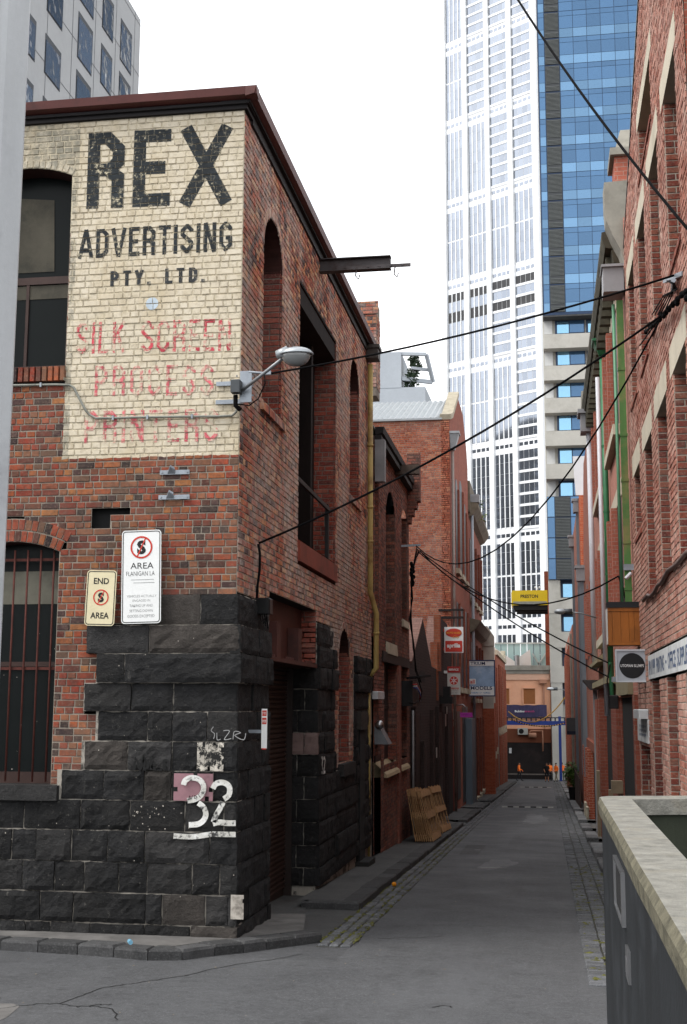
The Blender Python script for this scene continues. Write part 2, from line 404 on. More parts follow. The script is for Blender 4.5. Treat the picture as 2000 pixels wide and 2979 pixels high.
def clip_rect(poly, x0, x1, y0, y1):
    for ax, lim, sg in ((0, x0, 1), (0, x1, -1), (1, y0, 1), (1, y1, -1)):
        res = []
        for i in range(len(poly)):
            p, q = poly[i-1], poly[i]; a, b = (p[ax]-lim)*sg, (q[ax]-lim)*sg
            if (a < 0) != (b < 0):
                k = a/(a-b); res.append((p[0]+(q[0]-p[0])*k, p[1]+(q[1]-p[1])*k))
            if b >= 0: res.append(q)
        poly = res
        if len(poly) < 3: return []
    return poly
def cable(p, q, sag, n=14):
    p, q = V(p), V(q)
    return [p.lerp(q, i/n) - UP*(sag*4*(i/n)*(1-i/n)) for i in range(n+1)]
# ================================================================== ground
def asphalt(name, c, seed=0, spots=.5):
    n = N(name); 
    k = n.mix(n.ramp(n.noise(.55+seed*.1, 6, .7), [(.35, 0), (.7, 1)]), tuple(x*.72 for x in c), tuple(x*1.25 for x in c))
    k = n.mix(n.ramp(n.noise(3.1, 5, .7, stretch=(1, .35, 1)), [(.4, 0), (.75, .55)]), k, tuple(x*.6 for x in c))
    vo = n.node('ShaderNodeTexVoronoi', feature='DISTANCE_TO_EDGE'); vo.inputs['Scale'].default_value = .33
    wv = n.node('ShaderNodeVectorMath', operation='ADD'); ns = n.node('ShaderNodeTexNoise'); ns.inputs['Scale'].default_value = 1.3; ns.inputs['Detail'].default_value = 5
    n.link(n.geo.outputs['Position'], ns.inputs['Vector']); n.link(n.geo.outputs['Position'], wv.inputs[0]); n.link(ns.outputs['Color'], wv.inputs[1]); n.link(wv.outputs[0], vo.inputs['Vector'])
    cr_ = n.math('MULTIPLY', n.ramp(vo.outputs['Distance'], [(0, 1), (.006, 0)]), n.ramp(n.noise(.4, 2), [(.5, 0), (.62, .7)]))
    k = n.mix(cr_, k, (.012, .012, .012))
    st = n.node('ShaderNodeTexVoronoi'); st.inputs['Scale'].default_value = 30; n.link(n.geo.outputs['Position'], st.inputs['Vector'])
    k = n.mix(n.math('MULTIPLY', n.ramp(st.outputs['Distance'], [(.08, 1), (.2, 0)]), n.ramp(n.noise(30, 2), [(.45, 0), (.6, spots)])), k, (.3, .3, .3))
    k = n.mix(n.ramp(n.noise(48, 3, .8), [(.42, 0), (.68, .75)]), k, tuple(x*1.9 for x in c)); k = n.mix(n.ramp(n.noise(34, 3, .8), [(.5, 0), (.7, .7)]), k, tuple(x*.45 for x in c))
    k = n.mix(n.ramp(n.noise(.9, 6, .8), [(.54, 0), (.66, .65)]), k, tuple(x*.5 for x in c)); k = n.mix(n.ramp(n.noise(15, 5, .85), [(.5, 0), (.64, .6)]), k, tuple(x*1.8 for x in c)); k = n.mix(n.ramp(n.noise(6.5, 6, .85), [(.52, 0), (.66, .6)]), k, tuple(x*.5 for x in c))
    k = n.mix(n.ramp(n.noise(.5, 5, .7, stretch=(2.2, .12, 1)), [(.5, 0), (.7, .5)]), k, tuple(x*1.5 for x in c))
    n.bump(n.noise(140, 4, .7), .6, .006)
    return n.out(k, n.ramp(n.noise(.8, 4), [(.3, .6), (.7, .8)]), 0, .4)
ASPH = asphalt('asphalt', (.051, .0525, .0555), 0, 1.0)
ASPH2 = asphalt('asphalt_footpath', (.045, .045, .044), 2, .2)
ASPH3 = asphalt('asphalt_street', (.044, .0452, .048), 4)
PATCH = asphalt('asphalt_patch', (.032, .032, .033), 6, .2)
def bluestone(name, c, moss=.0):
    n = N(name)
    k = n.mix(n.attr(), tuple(x*.6 for x in c), tuple(x*1.5 for x in c))
    k = n.mix(n.ramp(n.noise(5, 6, .75), [(.35, 0), (.7, .8)]), k, tuple(x*.45 for x in c))
    k = n.mix(n.ramp(n.noise(45, 3), [(.5, 0), (.75, .45)]), k, tuple(min(1, x*2.6) for x in c))
    if moss: k = n.mix(n.ramp(n.noise(2.1, 6, .75), [(.56, 0), (.66, moss)]), k, (.075, .075, .022))
    n.bump(n.noise(28, 6, .75), .7, .02)
    return n.out(k, .82, 0, .3)
KERB = bluestone('kerb_stone', (.05, .05, .051))
COB = bluestone('cobble_stone', (.095, .098, .104), .5)
PALE = M('pale_concrete', '5f5d5b', .85, var=.35, scale=2.5, dirt='3a3936')
def ground_sheet(b, x0, x1, dz, ys):
    for a, c in zip(ys[:-1], ys[1:]): b.poly([(x0, a, gz(a)+dz), (x1, a, gz(a)+dz), (x1, c, gz(c)+dz), (x0, c, gz(c)+dz)])
b = MB(); prof = [(-400, .78), (-5, .78), (126, SL*111), (4000, SL*111)]
for (ya, za), (yc, zc) in zip(prof[:-1], prof[1:]): b.poly([(-2500, ya, za), (2500, ya, za), (2500, yc, zc), (-2500, yc, zc)])
struct(b.build('ground', ASPH3))
b = MB(); ground_sheet(b, -2.36, .36, .004, [14.2, 40, 80, 119]); ground_sheet(b, -30, 6, .004, [3, 8, 14.2])
struct(b.build('lane', ASPH))
def sl_block(b, x0, x1, y0, y1, h, bv=.012, r=.5, base=0.0, tilt=(0, 0, 0, 0)):
    """a stone lying on the sloping street, its upper edges worn off; tilt lifts the four top corners"""
    P = [(x0, y0), (x1, y0), (x1, y1), (x0, y1)]
    q = [(x, y, gz(y)+base) for x, y in P]
    s = [(x, y, gz(y)+base+h-bv+tilt[i]) for i, (x, y) in enumerate(P)]
    P2 = [(x0+bv, y0+bv), (x1-bv, y0+bv), (x1-bv, y1-bv), (x0+bv, y1-bv)]
    t = [(x, y, gz(y)+base+h+tilt[i]) for i, (x, y) in enumerate(P2)]
    b.faces(q+s+t, [(0,1,5,4),(1,2,6,5),(2,3,7,6),(3,0,4,7),(4,5,9,8),(5,6,10,9),(6,7,11,10),(7,4,8,11),(8,9,10,11)], r)
# ---- bluestone gutters: each stone a piece
def gutter(name, cols, y0, y1, lmin, lmax, mat, parts=300):
    base = MB()
    ground_sheet(base, cols[0][0], cols[-1][1], .002, [y0, 40, 80, y1])
    root = struct(base.build(name, M('joint_dirt', (.045, .043, .03), .95, var=.5, scale=6, dirt=(.07, .075, .02))))
    far = MB(); k = 0; stones = []
    for (xa, xb) in cols:
        y = y0 + R.uniform(0, .1)
        while y < y1:
            L = R.uniform(lmin, lmax)*(1 if y < 45 else 2.5)
            stones.append((y, xa+R.uniform(.004, .012), xb-R.uniform(.004, .012), min(y+L-.012, y1))); y += L
    stones.sort()
    for y, xa, xb, ye in stones:
        t = [R.uniform(-.006, .008) for _ in range(4)]; k += 1
        if k <= parts:
            b = MB(); sl_block(b, xa, xb, y, ye, .028, .014, R.random(), -.004, t); b.build('cobble', mat, root)
        else: sl_block(far, xa, xb, y, ye, .026, .012, R.random(), -.004, t)
    far.build('far_cobbles', mat, root, kind='stuff')
gutter('gutter', [(-2.76, -2.62), (-2.62, -2.49), (-2.49, -2.35)], 15.2, 117, .22, .42, COB)
gutter('gutter', [(.35, .58), (.58, .8), (.8, 1.0)], 13.2, 117, .085, .15, COB)
# cobbled wedge at the street corner
# ---- kerbs
def kerb_run(x0, x1, runs, h, lmin, lmax, name='kerb', mat=KERB):
    root = None
    for (ya, yb) in runs:
        y = ya
        while y < yb-.1:
            L = R.uniform(lmin, lmax)*(1 if y < 60 else 2); ye = min(y+L, yb)
            if yb-ye < .35: ye = yb
            b = MB(); jx = R.uniform(-.012, .012)
            sl_block(b, x0+jx, x1+jx, y+.006, ye-.006, h+R.uniform(-.008, .008), .022, R.random())
            if root is None: root = struct(b.build(name, mat))
            else: b.build('kerb_stone', mat, root)
            y = ye
    return root
KERB2 = bluestone('kerb_stone_pale', (.14, .14, .142))
LK = [(18.95, 42), (43.6, 53), (54.6, 61), (63, 82.3), (83.8, 114)]
kerb_run(-3.06, -2.76, LK, .13, .7, 1.2)
RK = [(15.0, 19.5), (21.4, 24.0), (25.6, 28.2), (30.0, 33.2), (35.2, 38.0), (40.2, 42.9), (45.2, 52.4), (54.6, 65.5), (68.5, 78), (81, 92), (95, 116)]
kerb_run(1.0, 1.31, RK, .13, .8, 1.3, mat=KERB2)
b = MB()
for a, c in LK: ground_sheet(b, -3.9 if a > 20 else -3.72, -3.05, .118, [a, c])
for a, c in zip([x[1] for x in LK], [x[0] for x in LK[1:]]): 
    b.poly([(-3.9, a, gz(a)+.1), (-2.76, a, gz(a)+.03), (-2.76, c, gz(c)+.03), (-3.9, c, gz(c)+.1)])
struct(b.build('footpath', ASPH2))
b = MB()
for a, c in RK: ground_sheet(b, 1.3, 1.75, .108, [a, c])
struct(b.build('footpath', PALE))
b = MB(); ground_sheet(b, 1.0, 1.75, .02, [13.2, 60, 117]); struct(b.build('gutter_paving', KERB))
# ---- kerb round the near corner, laid from pieces
path = [at(x, y, G=0) for x, y in ((-90, 2761), (0, 2766), (110, 2772), (225, 2779), (330, 2787), (430, 2796), (530, 2795), (625, 2781), (710, 2772), (775, 2763), (860, 2752), (938, 2741))]
inner = []
for i, p in enumerate(path):
    d = (path[min(i+1, len(path)-1)]-path[max(i-1, 0)]); d.z = 0; d.normalize(); n_ = V((-d.y, d.x, 0)); inner.append(p+n_*(.3 if i < 9 else .32))
root = None
for i in range(len(path)-1):
    a, c, ci, ai = [V(q) for q in (path[i].lerp(path[i+1], .012), path[i].lerp(path[i+1], .988), inner[i].lerp(inner[i+1], .988), inner[i].lerp(inner[i+1], .012))]
    h = .125+R.uniform(-.01, .008); b = MB(); cc = (a+c+ci+ai)/4
    lo = [V((q.x, q.y, gz(q.y)-.02)) for q in (a, c, ci, ai)]; mid = [V((q.x, q.y, gz(q.y)+h-.03)) for q in (a, c, ci, ai)]
    tp = [q+(cc-q).normalized()*.03 for q in (a, c, ci, ai)]; tp = [V((q.x, q.y, gz(q.y)+h+R.uniform(-.004, .004))) for q in tp]
    b.faces(lo+mid+tp, [(0,1,5,4),(1,2,6,5),(2,3,7,6),(3,0,4,7),(4,5,9,8),(5,6,10,9),(6,7,11,10),(7,4,8,11),(8,9,10,11)], R.random())
    root = struct(b.build('kerb', KERB)) if root is None else b.build('kerb_stone', KERB, root) and root
b = MB()
pv = [(-10, 15.6), (-10, path[0].y+.05)] + [(q.x, q.y) for q in inner[1:]] + [(-3.3, 17.35), (-3.62, 17.3), (-3.9, 17.2), (-3.9, 15.6)]
b.poly([(x, y, gz(y)+.112) for x, y in pv]); struct(b.build('corner_paving', PALE))
# driveway into the roller door, second kerb return
b = MB(); ground_sheet(b, -4.6, -2.77, .012, [15.9, 17.6, 18.4, 18.96]); ground_sheet(b, -4.6, -3.55, .012, [18.96, 20.6])
struct(b.build('driveway', ASPH2))
b = MB(); sl_block(b, -3.56, -2.77, 18.74, 18.95, .128, .03); struct(b.build('kerb', KERB))
b = MB(); sl_block(b, -3.66, -3.57, 18.9, 20.4, .1, .02); struct(b.build('kerb', KERB))
# asphalt repairs, iron covers, speed bumps, street crossing
def ground_rect(name, mat, x0, x1, y0, y1, dz=.008):
    b = MB(); b.poly([(x0, y0, gz(y0)+dz), (x1, y0, gz(y0)+dz), (x1+.03, y1, gz(y1)+dz), (x0-.02, y1, gz(y1)+dz)]); return struct(b.build(name, mat))
ground_rect('asphalt_repair', PATCH, -2.08, -1.64, 29.9, 33.2)
ground_rect('asphalt_repair', PATCH, -1.95, -1.3, 60.5, 63.8)
def blot(name, mat, cx, cy, rx_, ry_, dz=.0085):
    b = MB(); ph = [R.uniform(0, 6.3) for _ in range(4)]; P = []
    for k in range(30):
        a = k*math.pi/15; q = 1+.22*math.sin(2*a+ph[0])+.16*math.sin(3*a+ph[1])+.1*math.sin(7*a+ph[2])+.06*math.sin(11*a+ph[3]); y = cy+ry_*q*math.sin(a); P.append((cx+rx_*q*math.cos(a), y, gz(y)+dz))
    b.poly(P); return struct(b.build(name, mat))
STAIN = asphalt('asphalt_stain', (.045, .046, .048), 3, .6); PALEA = asphalt('asphalt_pale_repair', (.092, .094, .098), 5, 1.0)
for i, (cx, cy, a, c_, m_) in enumerate(((-.6, 22.5, .16, .5, STAIN), (-1.7, 19.6, .25, .4, STAIN), (-.9, 35, .2, 1.6, STAIN), (-1.1, 27.5, .35, 1.2, PALEA), (-.5, 48, .5, 3, PALEA))): blot('asphalt_repair', m_, cx, cy, a, c_, .0062)
WHITE = M('road_white', '8c8b87', .8, var=.25, scale=4, dirt='4a4a48'); BLK = M('rubber_black', '1b1b1c', .8)
for yy, segs, lab in ((58.3, 5, 'white and black speed hump strip across the lane beside dark asphalt patch'), (96.7, 4, 'white and black speed hump strip near the end of the lane')):
    t = thing('speed_hump', lab, 'speed hump', 'speed humps across the lane')
    wd = 2.3/(2*segs-1)
    for i in range(2*segs-1):
        b = MB(); x0 = -2.1+i*wd; sec = [(-.19, 0), (-.1, .05), (.1, .05), (.19, 0)]
        b.prism([(x0, yy+s, gz(yy+s)+z+.004) for s, z in sec], (wd-.01, 0, 0)); b.build('hump_block', WHITE if i % 2 == 0 else BLK, t)
for x, y, wdt in ((-1.4, 26.5, .5), (-.9, 44.2, 1.1), (-1.8, 31.4, .12)):
    ground_rect('chalk_mark', WHITE, x, x+wdt, y, y+.1, .009)
# cracks in the street surface and a pale slab at the left
CRK = M('crack_dark', (.006, .006, .006), .9, bump=0)
for L in ([(-20, 2935), (50, 2928), (110, 2921), (172, 2920), (240, 2896), (300, 2874), (357, 2865), (420, 2856), (485, 2846), (560, 2836)], [(172, 2920), (230, 2928), (270, 2926), (330, 2935), (345, 2975)], [(255, 2929), (290, 2922), (330, 2922)], [(540, 2838), (600, 2822), (690, 2806), (800, 2790), (900, 2770)], [(1100, 2730), (1230, 2728), (1300, 2722)], [(1260, 2930), (1300, 2926), (1320, 2932)]):
    P = [at(x, y, G=.006) for x, y in L]; Q = []
    for a_, c_ in zip(P[:-1], P[1:]):
        for k in range(5): q = a_.lerp(c_, k/5); Q.append((q.x+R.uniform(-.015, .015), q.y+R.uniform(-.03, .03)))
    b = MB()
    for q in stroke(Q, .013): b.poly([(p[0], p[1], gz(p[1])+.0075) for p in q])
    struct(b.build('road_crack', CRK))
b = MB(); b.poly([(lambda p: (p.x, p.y, gz(p.y)+.007))(at(x, y, G=.006)) for x, y in ((-60, 2918), (40, 2920), (58, 2928), (20, 2960), (-60, 2995))]); struct(b.build('concrete_slab', PALE))
# small moss clumps along the joints
b = MB()
for i in range(420):
    y = 15.5+R.random()**1.7*22; x = R.choice((-2.76, -2.62, -2.49, -2.38))+R.uniform(-.03, .03)
    s = R.uniform(.012, .05); p = V((x, y, gz(y)+.02)); k = [p+V((math.cos(a)*s*.7, math.sin(a)*s*2, R.uniform(-.004, .004))) for a in [j*math.pi/3+R.uniform(-.3, .3) for j in range(6)]]
    for j in range(6): b.poly([k[j], k[(j+1) % 6], p+V((0, 0, .018*R.random()+.004))], R.random())
for i in range(160):
    y = 13.5+R.random()**1.5*14; x = R.uniform(.4, 1.0); s = R.uniform(.01, .035); p = V((x, y, gz(y)+.022))
    k = [p+V((math.cos(a)*s*2, math.sin(a)*s, 0)) for a in [j*math.pi/3 for j in range(6)]]
    for j in range(6): b.poly([k[j], k[(j+1) % 6], p+V((0, 0, .015))], R.random())
o = b.build('moss', M('moss', (.085, .085, .02), .95, var=.5, scale=9), kind='stuff'); tag(o, 'yellow green moss in the joints of the bluestone gutters', 'moss')
# scattered leaf litter on the asphalt
b = MB()
for i in range(260):
    y = 11+R.random()**1.4*26; x = R.uniform(-2.7, 1.0) if y > 15 else R.uniform(-6.5, 1.0); s = R.uniform(.006, .018); a = R.uniform(0, 6.3)
    p = V((x, y, gz(y)+.012)); d, e = V((math.cos(a), math.sin(a), 0))*s, V((-math.sin(a), math.cos(a), .25))*s*.6
    b.poly([p-d, p+e, p+d, p-e], R.random())
o = b.build('litter', M('litter', (.27, .23, .17), .9, var=.5, face=.8), kind='stuff'); tag(o, 'tiny dry leaves and specks scattered over the asphalt', 'litter')

# ================================================================== painted concrete wall at the near right
t = thing('balustrade_wall', 'dark painted wall with broad pale concrete coping and open well behind', 'wall')
NAVY = M('navy_paint', '1d2023', .6, var=.5, scale=3.2, streak=True, bump=.4, bscale=26, dirt='33363a')
MOSSY = M('stained_render', '2c3026', .9, var=.5, scale=2.5, streak=True, dirt='14170f')
COPE = M('coping_concrete', '76746d', .9, var=.4, scale=9, bump=1.0, bscale=45, dirt='7c776b')
COPE2 = M('coping_edge', '5d594a', .9, var=.5, scale=9, bump=1.0, bscale=35, dirt='2c2b22')
TZ = 2.22
part('wall_face', NAVY, t, lambda b: b.prism([(.345, .8, -.2), (.345, 8.72, -.2), (.42, 8.82, -.2), (.53, 8.6, -.2), (.53, .8, -.2)], (0, 0, TZ-.09+.2)))
part('return_wall', MOSSY, t, lambda b: b.prism([(.40, 8.84, -.2), (.53, 8.6, -.2), (2.7, 9.3, -.2), (2.7, 9.52, -.2)], (0, 0, TZ-.09+.2)))
part('inner_face', MOSSY, t, lambda b: b.box(.531, .536, .8, 8.59, -.2, TZ-.1))
def cope(b):
    rng = random.Random(3); n = 34; ys = [.8+7.9*i/n for i in range(n+1)]
    for i in range(n):
        a, c = ys[i], ys[i+1]; w0, w1 = [.0012*math.sin(y*2.1)+.0005*math.sin(y*5.7+1) for y in (a, c)]
        O = [(.322+w0, a), (.322+w1, c)]; I = [(.556, a), (.556, c)]
        e = .018
        b.poly([(O[0][0]+e, a, TZ), (I[0][0]-e, a, TZ), (I[1][0]-e, c, TZ), (O[1][0]+e, c, TZ)])
        b.poly([(O[0][0], a, TZ-.03), (O[0][0]+e, a, TZ), (O[1][0]+e, c, TZ), (O[1][0], c, TZ-.03)], m=1)
        b.poly([(O[0][0]+.006, a, TZ-.1+w0), (O[0][0], a, TZ-.03), (O[1][0], c, TZ-.03), (O[1][0]+.006, c, TZ-.1+w1)], m=1)
        b.poly([(I[0][0]-e, a, TZ), (I[0][0], a, TZ-.03), (I[1][0], c, TZ-.03), (I[1][0]-e, c, TZ)])
        b.poly([(I[0][0], a, TZ-.1), (I[0][0], a, TZ-.03), (I[1][0], c, TZ-.03), (I[1][0], c, TZ-.1)], m=1)
    Q = [(.33, 8.7), (.35, 8.8), (.40, 8.87), (2.7, 9.56), (2.7, 9.27), (.555, 8.58), (.52, 8.62)]
    b.prism([(x, y, TZ-.1) for x, y in Q], (0, 0, .1))
part('coping', [COPE, COPE2], t, cope)
CHROME = M('bright_steel', (.38, .38, .39), .35, 1, var=.1, bump=0)
p = thing('wall_light', 'slim bright steel framed rectangle fixed on the dark painted wall', 'wall light')
za, zb, ya, yb = 1.80, 2.05, 6.2, 6.92
def fr_(b):
    for z0, z1, y0, y1 in ((za, za+.014, ya, yb), (zb-.014, zb, ya, yb), (za+.0145, zb-.0145, ya, ya+.05), (za+.0145, zb-.0145, yb-.05, yb)): b.box(.325, .3445, y0, y1, z0, z1)
part('frame', CHROME, p, fr_)
part('recess', BLK, p, lambda b: b.box(.336, .3445, ya+.0505, yb-.0505, za+.0145, zb-.0145))
o = part('door_bell_plate', CHROME, None, lambda b: (b.box(.332, .3445, 5.93, 6.12, 1.60, 1.74), b.box(.328, .3315, 5.98, 6.07, 1.63, 1.70))); tag(o, 'narrow bright steel plate low on the dark painted wall', 'plate')
# ================================================================== corner warehouse
from mathutils import noise as mn
WX = -3.75; FY = 15.0
def fr(x, y, Y=FY): p = at(x, y, Y=Y); return p.x, p.z
def lp(x, y, X=WX): p = at(x, y, X=X); return p.y, p.z
OLDPAL = ['843625', '98422a', '602a22', '9a4c28', '6f4030', '9c5a34', '2e2427', '8d5a40', '86301f', '1f1b1e', '8f4a30', '78362a', '8e3e24', '664a3a', 'a86a3a', '3e2a2c', '80543c', '903422', '702e20', '9c4628', '4d2822', '7d4632', '8a3a26', 'a0502c']
OLDB = brick_mat('old_brick', OLDPAL, '9a8272', .25, (-6.08, 5.93, 8.98, -3.74), grime=.7, dust=.35)
PMORT = painted_mortar('painted_mortar', (-6.08, 5.93, 8.98, -3.74))
OLDL = brick_mat('old_brick_lane', ['a55a46', 'b86c52', '744438', 'c07850', '934e40', 'c98a62', '4a3436', 'b07c62', 'b5614c', 'bd9474', '9c5a4a', 'b8644c', '544042', '8a4234', 'd0a07c'], 'd0c0b6', .8, None, grime=.5, coarse=.7)
JAMB = brick_mat('jamb_brick', ['8d3a2c', '9a402e', '7a322a', 'a54a38', '6a302a', '9a5646', '8a3c30'], '9a7a70', .25, None, grime=.35)
wh = thing('corner_warehouse', 'old brick corner warehouse on dark stone base with painted cream sign panel', 'building')
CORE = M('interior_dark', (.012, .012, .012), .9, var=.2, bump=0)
L1E = 27.1
RT = 10.55
part('core', CORE, wh, lambda b: (b.box(-9.6, -4.25, 15.38, L1E, -.6, 10.6),))
# --- stone courses: (z boundaries come from the photo), joints measured along the front
RY = [1728, 1818, 1901, 1987, 2070, 2157, 2243, 2330, 2419, 2511, 2601, 2690, 2752]
RZ = [fr(560, y)[1] for y in RY]; RZ[-1] = -.05
FJ = [[380, 585], [258, 440], [287, 370], [249, 386, 507], [287, 433, 506, 606], [249, 376, 504, 640], [182, 306, 424, 504, 622],
      [-520, -400, -300, -210, -120, -30, 76, 239, 383, 542, 655], [-520, -430, -330, -220, -130, -40, 41, 112, 214, 319, 427, 615], [-520, -420, -320, -220, -120, -20, 73, 166, 252, 351, 434, 564, 644], [-520, -400, -310, -200, -110, 0, 124, 220, 430, 478, 603, 668], [-520, -430, -300, -190, -90, 0, 83, 153, 271, 427, 560]]
PRJ = [.03, .085, .10, .045, .055, .06, .065, .07, .08, .085, .09, .1]
def stone_mat(name, c, hi=.5):
    n = N(name)
    k = n.mix(n.attr(), tuple(x*.65 for x in c), tuple(x*1.4 for x in c))
    k = n.mix(n.ramp(n.noise(3.2, 6, .75), [(.35, 0), (.7, .85)]), k, tuple(x*.4 for x in c))
    k = n.mix(n.ramp(n.noise(16, 6, .8), [(.59, 0), (.68, hi)]), k, (.16, .15, .135))
    k = n.mix(n.ramp(n.noise(1.3, 5, .7), [(.5, 0), (.75, .45)]), k, (.024, .022, .02))
    k = n.mix(n.ramp(n.noise(8, 5, .8, stretch=(1, 1, .12)), [(.62, 0), (.72, .35)]), k, (.11, .105, .095))
    n.bump(n.noise(22, 7, .75), 1.0, .04)
    return n.out(k, .72, 0, .22)
STONE = stone_mat('bluestone_block', (.015, .015, .0158))
STONE_B = stone_mat('brown_stone', (.05, .043, .038), .3)
STONE_G = stone_mat('grey_stone', (.032, .031, .031), .4)
LIME = M('limewash', 'b4ada3', .9, var=.2, scale=7, dirt='565049')
PINK = M('faded_pink_paint', '8d6a70', .85, var=.2, scale=5, dirt='5a464a')
def stone(parent, o, u, n, ua, ub, za, zb, d, amp, mat, seed, gx=None, name='stone_block'):
    o, u, n = V(o), V(u), V(n); b = MB(); ua += .008; ub -= .008; za += .007; zb -= .007; d += random.Random(seed*3+1).uniform(-.014, .02)
    nx = gx or max(3, min(16, int((ub-ua)/.055))); ny = max(3, min(7, int((zb-za)/.055))); P = []; rng = random.Random(seed)
    tx, tz = rng.uniform(-.5, .5), rng.uniform(-.6, .3)
    for j in range(ny+1):
        for i in range(nx+1):
            x, z = ua+(ub-ua)*i/nx, za+(zb-za)*j/ny
            e = min(i, nx-i, j, ny-j); q = V((x*3.3, z*3.3, seed*7.1))
            dd = d + (.25 if e == 0 else 1)*amp*(.35+.95*mn.noise(q) + .7*mn.noise(q*2.3) + .5*mn.noise(q*4.9) + .8*(tx*(i/nx-.5)+tz*(j/ny-.5))) - (.008 if e == 0 else 0)
            jx = (rng.uniform(-.006, .006) if e == 0 else 0); P.append(o+u*(x+jx)+UP*(z+jx)+n*dd)
    W = nx+1; fs = [(j*W+i, j*W+i+1, (j+1)*W+i+1, (j+1)*W+i) for j in range(ny) for i in range(nx)]
    rim = [i for i in range(nx+1)] + [j*W+nx for j in range(1, ny+1)] + [ny*W+i for i in range(nx-1, -1, -1)] + [j*W for j in range(ny-1, 0, -1)]
    m0 = len(P); P += [P[i]-n*(d+.05) for i in rim]; k = len(rim)
    fs += [(rim[i], rim[(i+1) % k], m0+(i+1) % k, m0+i) for i in range(k)]
    b.faces(P, fs, rng.random()); return b.build(name, mat, parent)
sd_ = 0
for i in range(12):
    xs = [fr(x, (RY[i]+RY[i+1])/2)[0] for x in FJ[i]] + [WX+PRJ[i]]
    for j in range(len(xs)-1):
        sd_ += 1; m = STONE
        if (i, j) in ((3, 0), (5, 1)): m = STONE_G
        if (i, j) in ((10, 9),): m = STONE_B
        if (i, j) in ((8, 10),): m = STONE_G
        if m is STONE and R.random() < .28: m = R.choice((STONE_G, STONE_G, STONE_B))
        smooth = (i, j) in ((6, 3), (6, 4), (7, 8), (7, 9), (10, 9), (4, 3), (0, 0), (0, 1), (2, 0), (1, 0))
        stone(wh, (0, FY, 0), (1, 0, 0), (0, -1, 0), xs[j], xs[j+1], RZ[i+1], RZ[i], PRJ[i], .008 if smooth else .028, m, sd_)
SMORT = (lambda n: n.out(n.mix(n.ramp(n.noise(2.6, 5, .75), [(.40, 0), (.5, 1)]), (.04, .037, .033), n.mix(n.noise(20, 4), (.22, .2, .17), (.36, .33, .29))), .95))(N('stone_joint'))
part('stone_mortar', SMORT, wh, lambda b: [b.box(fr(FJ[i][0], 2000)[0]-.01, WX+PRJ[i]-.03, FY-PRJ[i]+.03, FY+.3, RZ[i+1], RZ[i]) for i in range(12)])
# lane side stones: corner pier, far pier, end pier
SX = (0, 1, 0); SNn = (1, 0, 0)
D0, D1 = 16.8, 20.45                              # roller door
def lane_stones(y0f, y1, rows, joints, extra=0):
    global sd_
    for i in rows:
        y0 = y0f(i); ys = [y0]; k = 0
        rng = random.Random(100+i+int(y1*7))
        while ys[-1] < y1-.45:
            ys.append(min(y1, ys[-1]+rng.uniform(.45, .95)))
        if y1-ys[-1] > .02: ys.append(y1)
        for a, c in zip(ys[:-1], ys[1:]):
            sd_ += 1
            if c-a > .05: stone(wh, (WX, 0, 0), SX, SNn, a, c, RZ[i+1], RZ[i], PRJ[i]-.01+extra, .024, STONE, sd_)
lane_stones(lambda i: FY-PRJ[i], D0-.02, range(12), None)
lane_stones(lambda i: D1, 22.15 if True else 0, range(12), None)
lane_stones(lambda i: 24.5, L1E-.55, range(1, 12), None)
# below the arched window
for i in (7, 8, 9, 10, 11):
    for a, c in ((22.15, 23.2), (23.2, 24.5)): sd_ += 1; stone(wh, (WX, 0, 0), SX, SNn, a, c, RZ[i+1], RZ[i], PRJ[i]-.01, .024, STONE, sd_)
for q in ((FY+.31, D0, RZ[0]), (D1, 22.14, RZ[0]), (24.5, L1E, RZ[1]), (22.141, 24.499, RZ[7])): part('pier_mortar', SMORT, wh, lambda b: b.box(-4.2, WX+.012, q[0], q[1], -.6, q[2]))
# far jamb of the door: stones facing the camera
for i in range(3, 12):
    sd_ += 1; k = .18 if i % 2 else .3
    m = M('stone_pink', '6f5c58', .8, var=.2, scale=5, dirt='3a302e') if i == 5 else STONE
    for a, c in ((-4.18, WX-k), (WX-k, WX+PRJ[i])): sd_ += 1; stone(wh, (0, D1, 0), (1, 0, 0), (0, -1, 0), a, c, RZ[i+1], RZ[i], .04, .018, m, sd_)
sd_ += 1; stone(wh, (0, D1, 0), (1, 0, 0), (0, -1, 0), -4.18, WX+.06, RZ[3], 3.425, .04, .018, STONE, sd_)
# --- brickwork
bw = Bricks(wh, OLDB, PMORT, nparts=300, seed=5)
bl = Bricks(wh, OLDL, MORTAR_L, nparts=150, seed=6)
bj = Bricks(wh, JAMB, MORTAR, nparts=60, seed=8)
uw = (-7.37, fr(208, 600)[0], fr(150, 1067)[1], fr(208, 512)[1], .14)      # upper front window
lw = (-7.37, fr(170, 1700)[0], fr(100, 2283)[1], fr(171, 1606)[1], .14)    # lower front window
hole = (*[fr(x, 1500)[0] for x in (268, 322)], fr(300, 1532)[1], fr(300, 1473)[1])
hole2 = (*[fr(x, 1500)[0] for x in (318, 379)], fr(300, 1492)[1], fr(300, 1473)[1])
quo = []
for i in range(12): quo.append((fr(FJ[i][0], 2000)[0]-.004, 0, RZ[i+1], RZ[i]))
ringh = lambda o: (o[0]-.0, o[1]+.0, o[3]-.02, o[3]+.05, o[4]+.22)
FB = bw.wall((0, FY, 0), (1, 0, 0), (0, -1, 0), -9.6, WX, -.05, RT, holes=[uw, lw, hole, hole2] + quo + [(lw[0]-.08, lw[1]+.1, lw[3]+.02, lw[3]+.03, .40), (uw[0], uw[1], uw[3], uw[3]+.02, .2), (-8, lw[1]+.02, fr(100, 2330)[1], lw[2]), (-8.2, fr(190, 1100)[0], fr(100, 1115)[1], fr(100, 1067)[1])], flem=1.15)
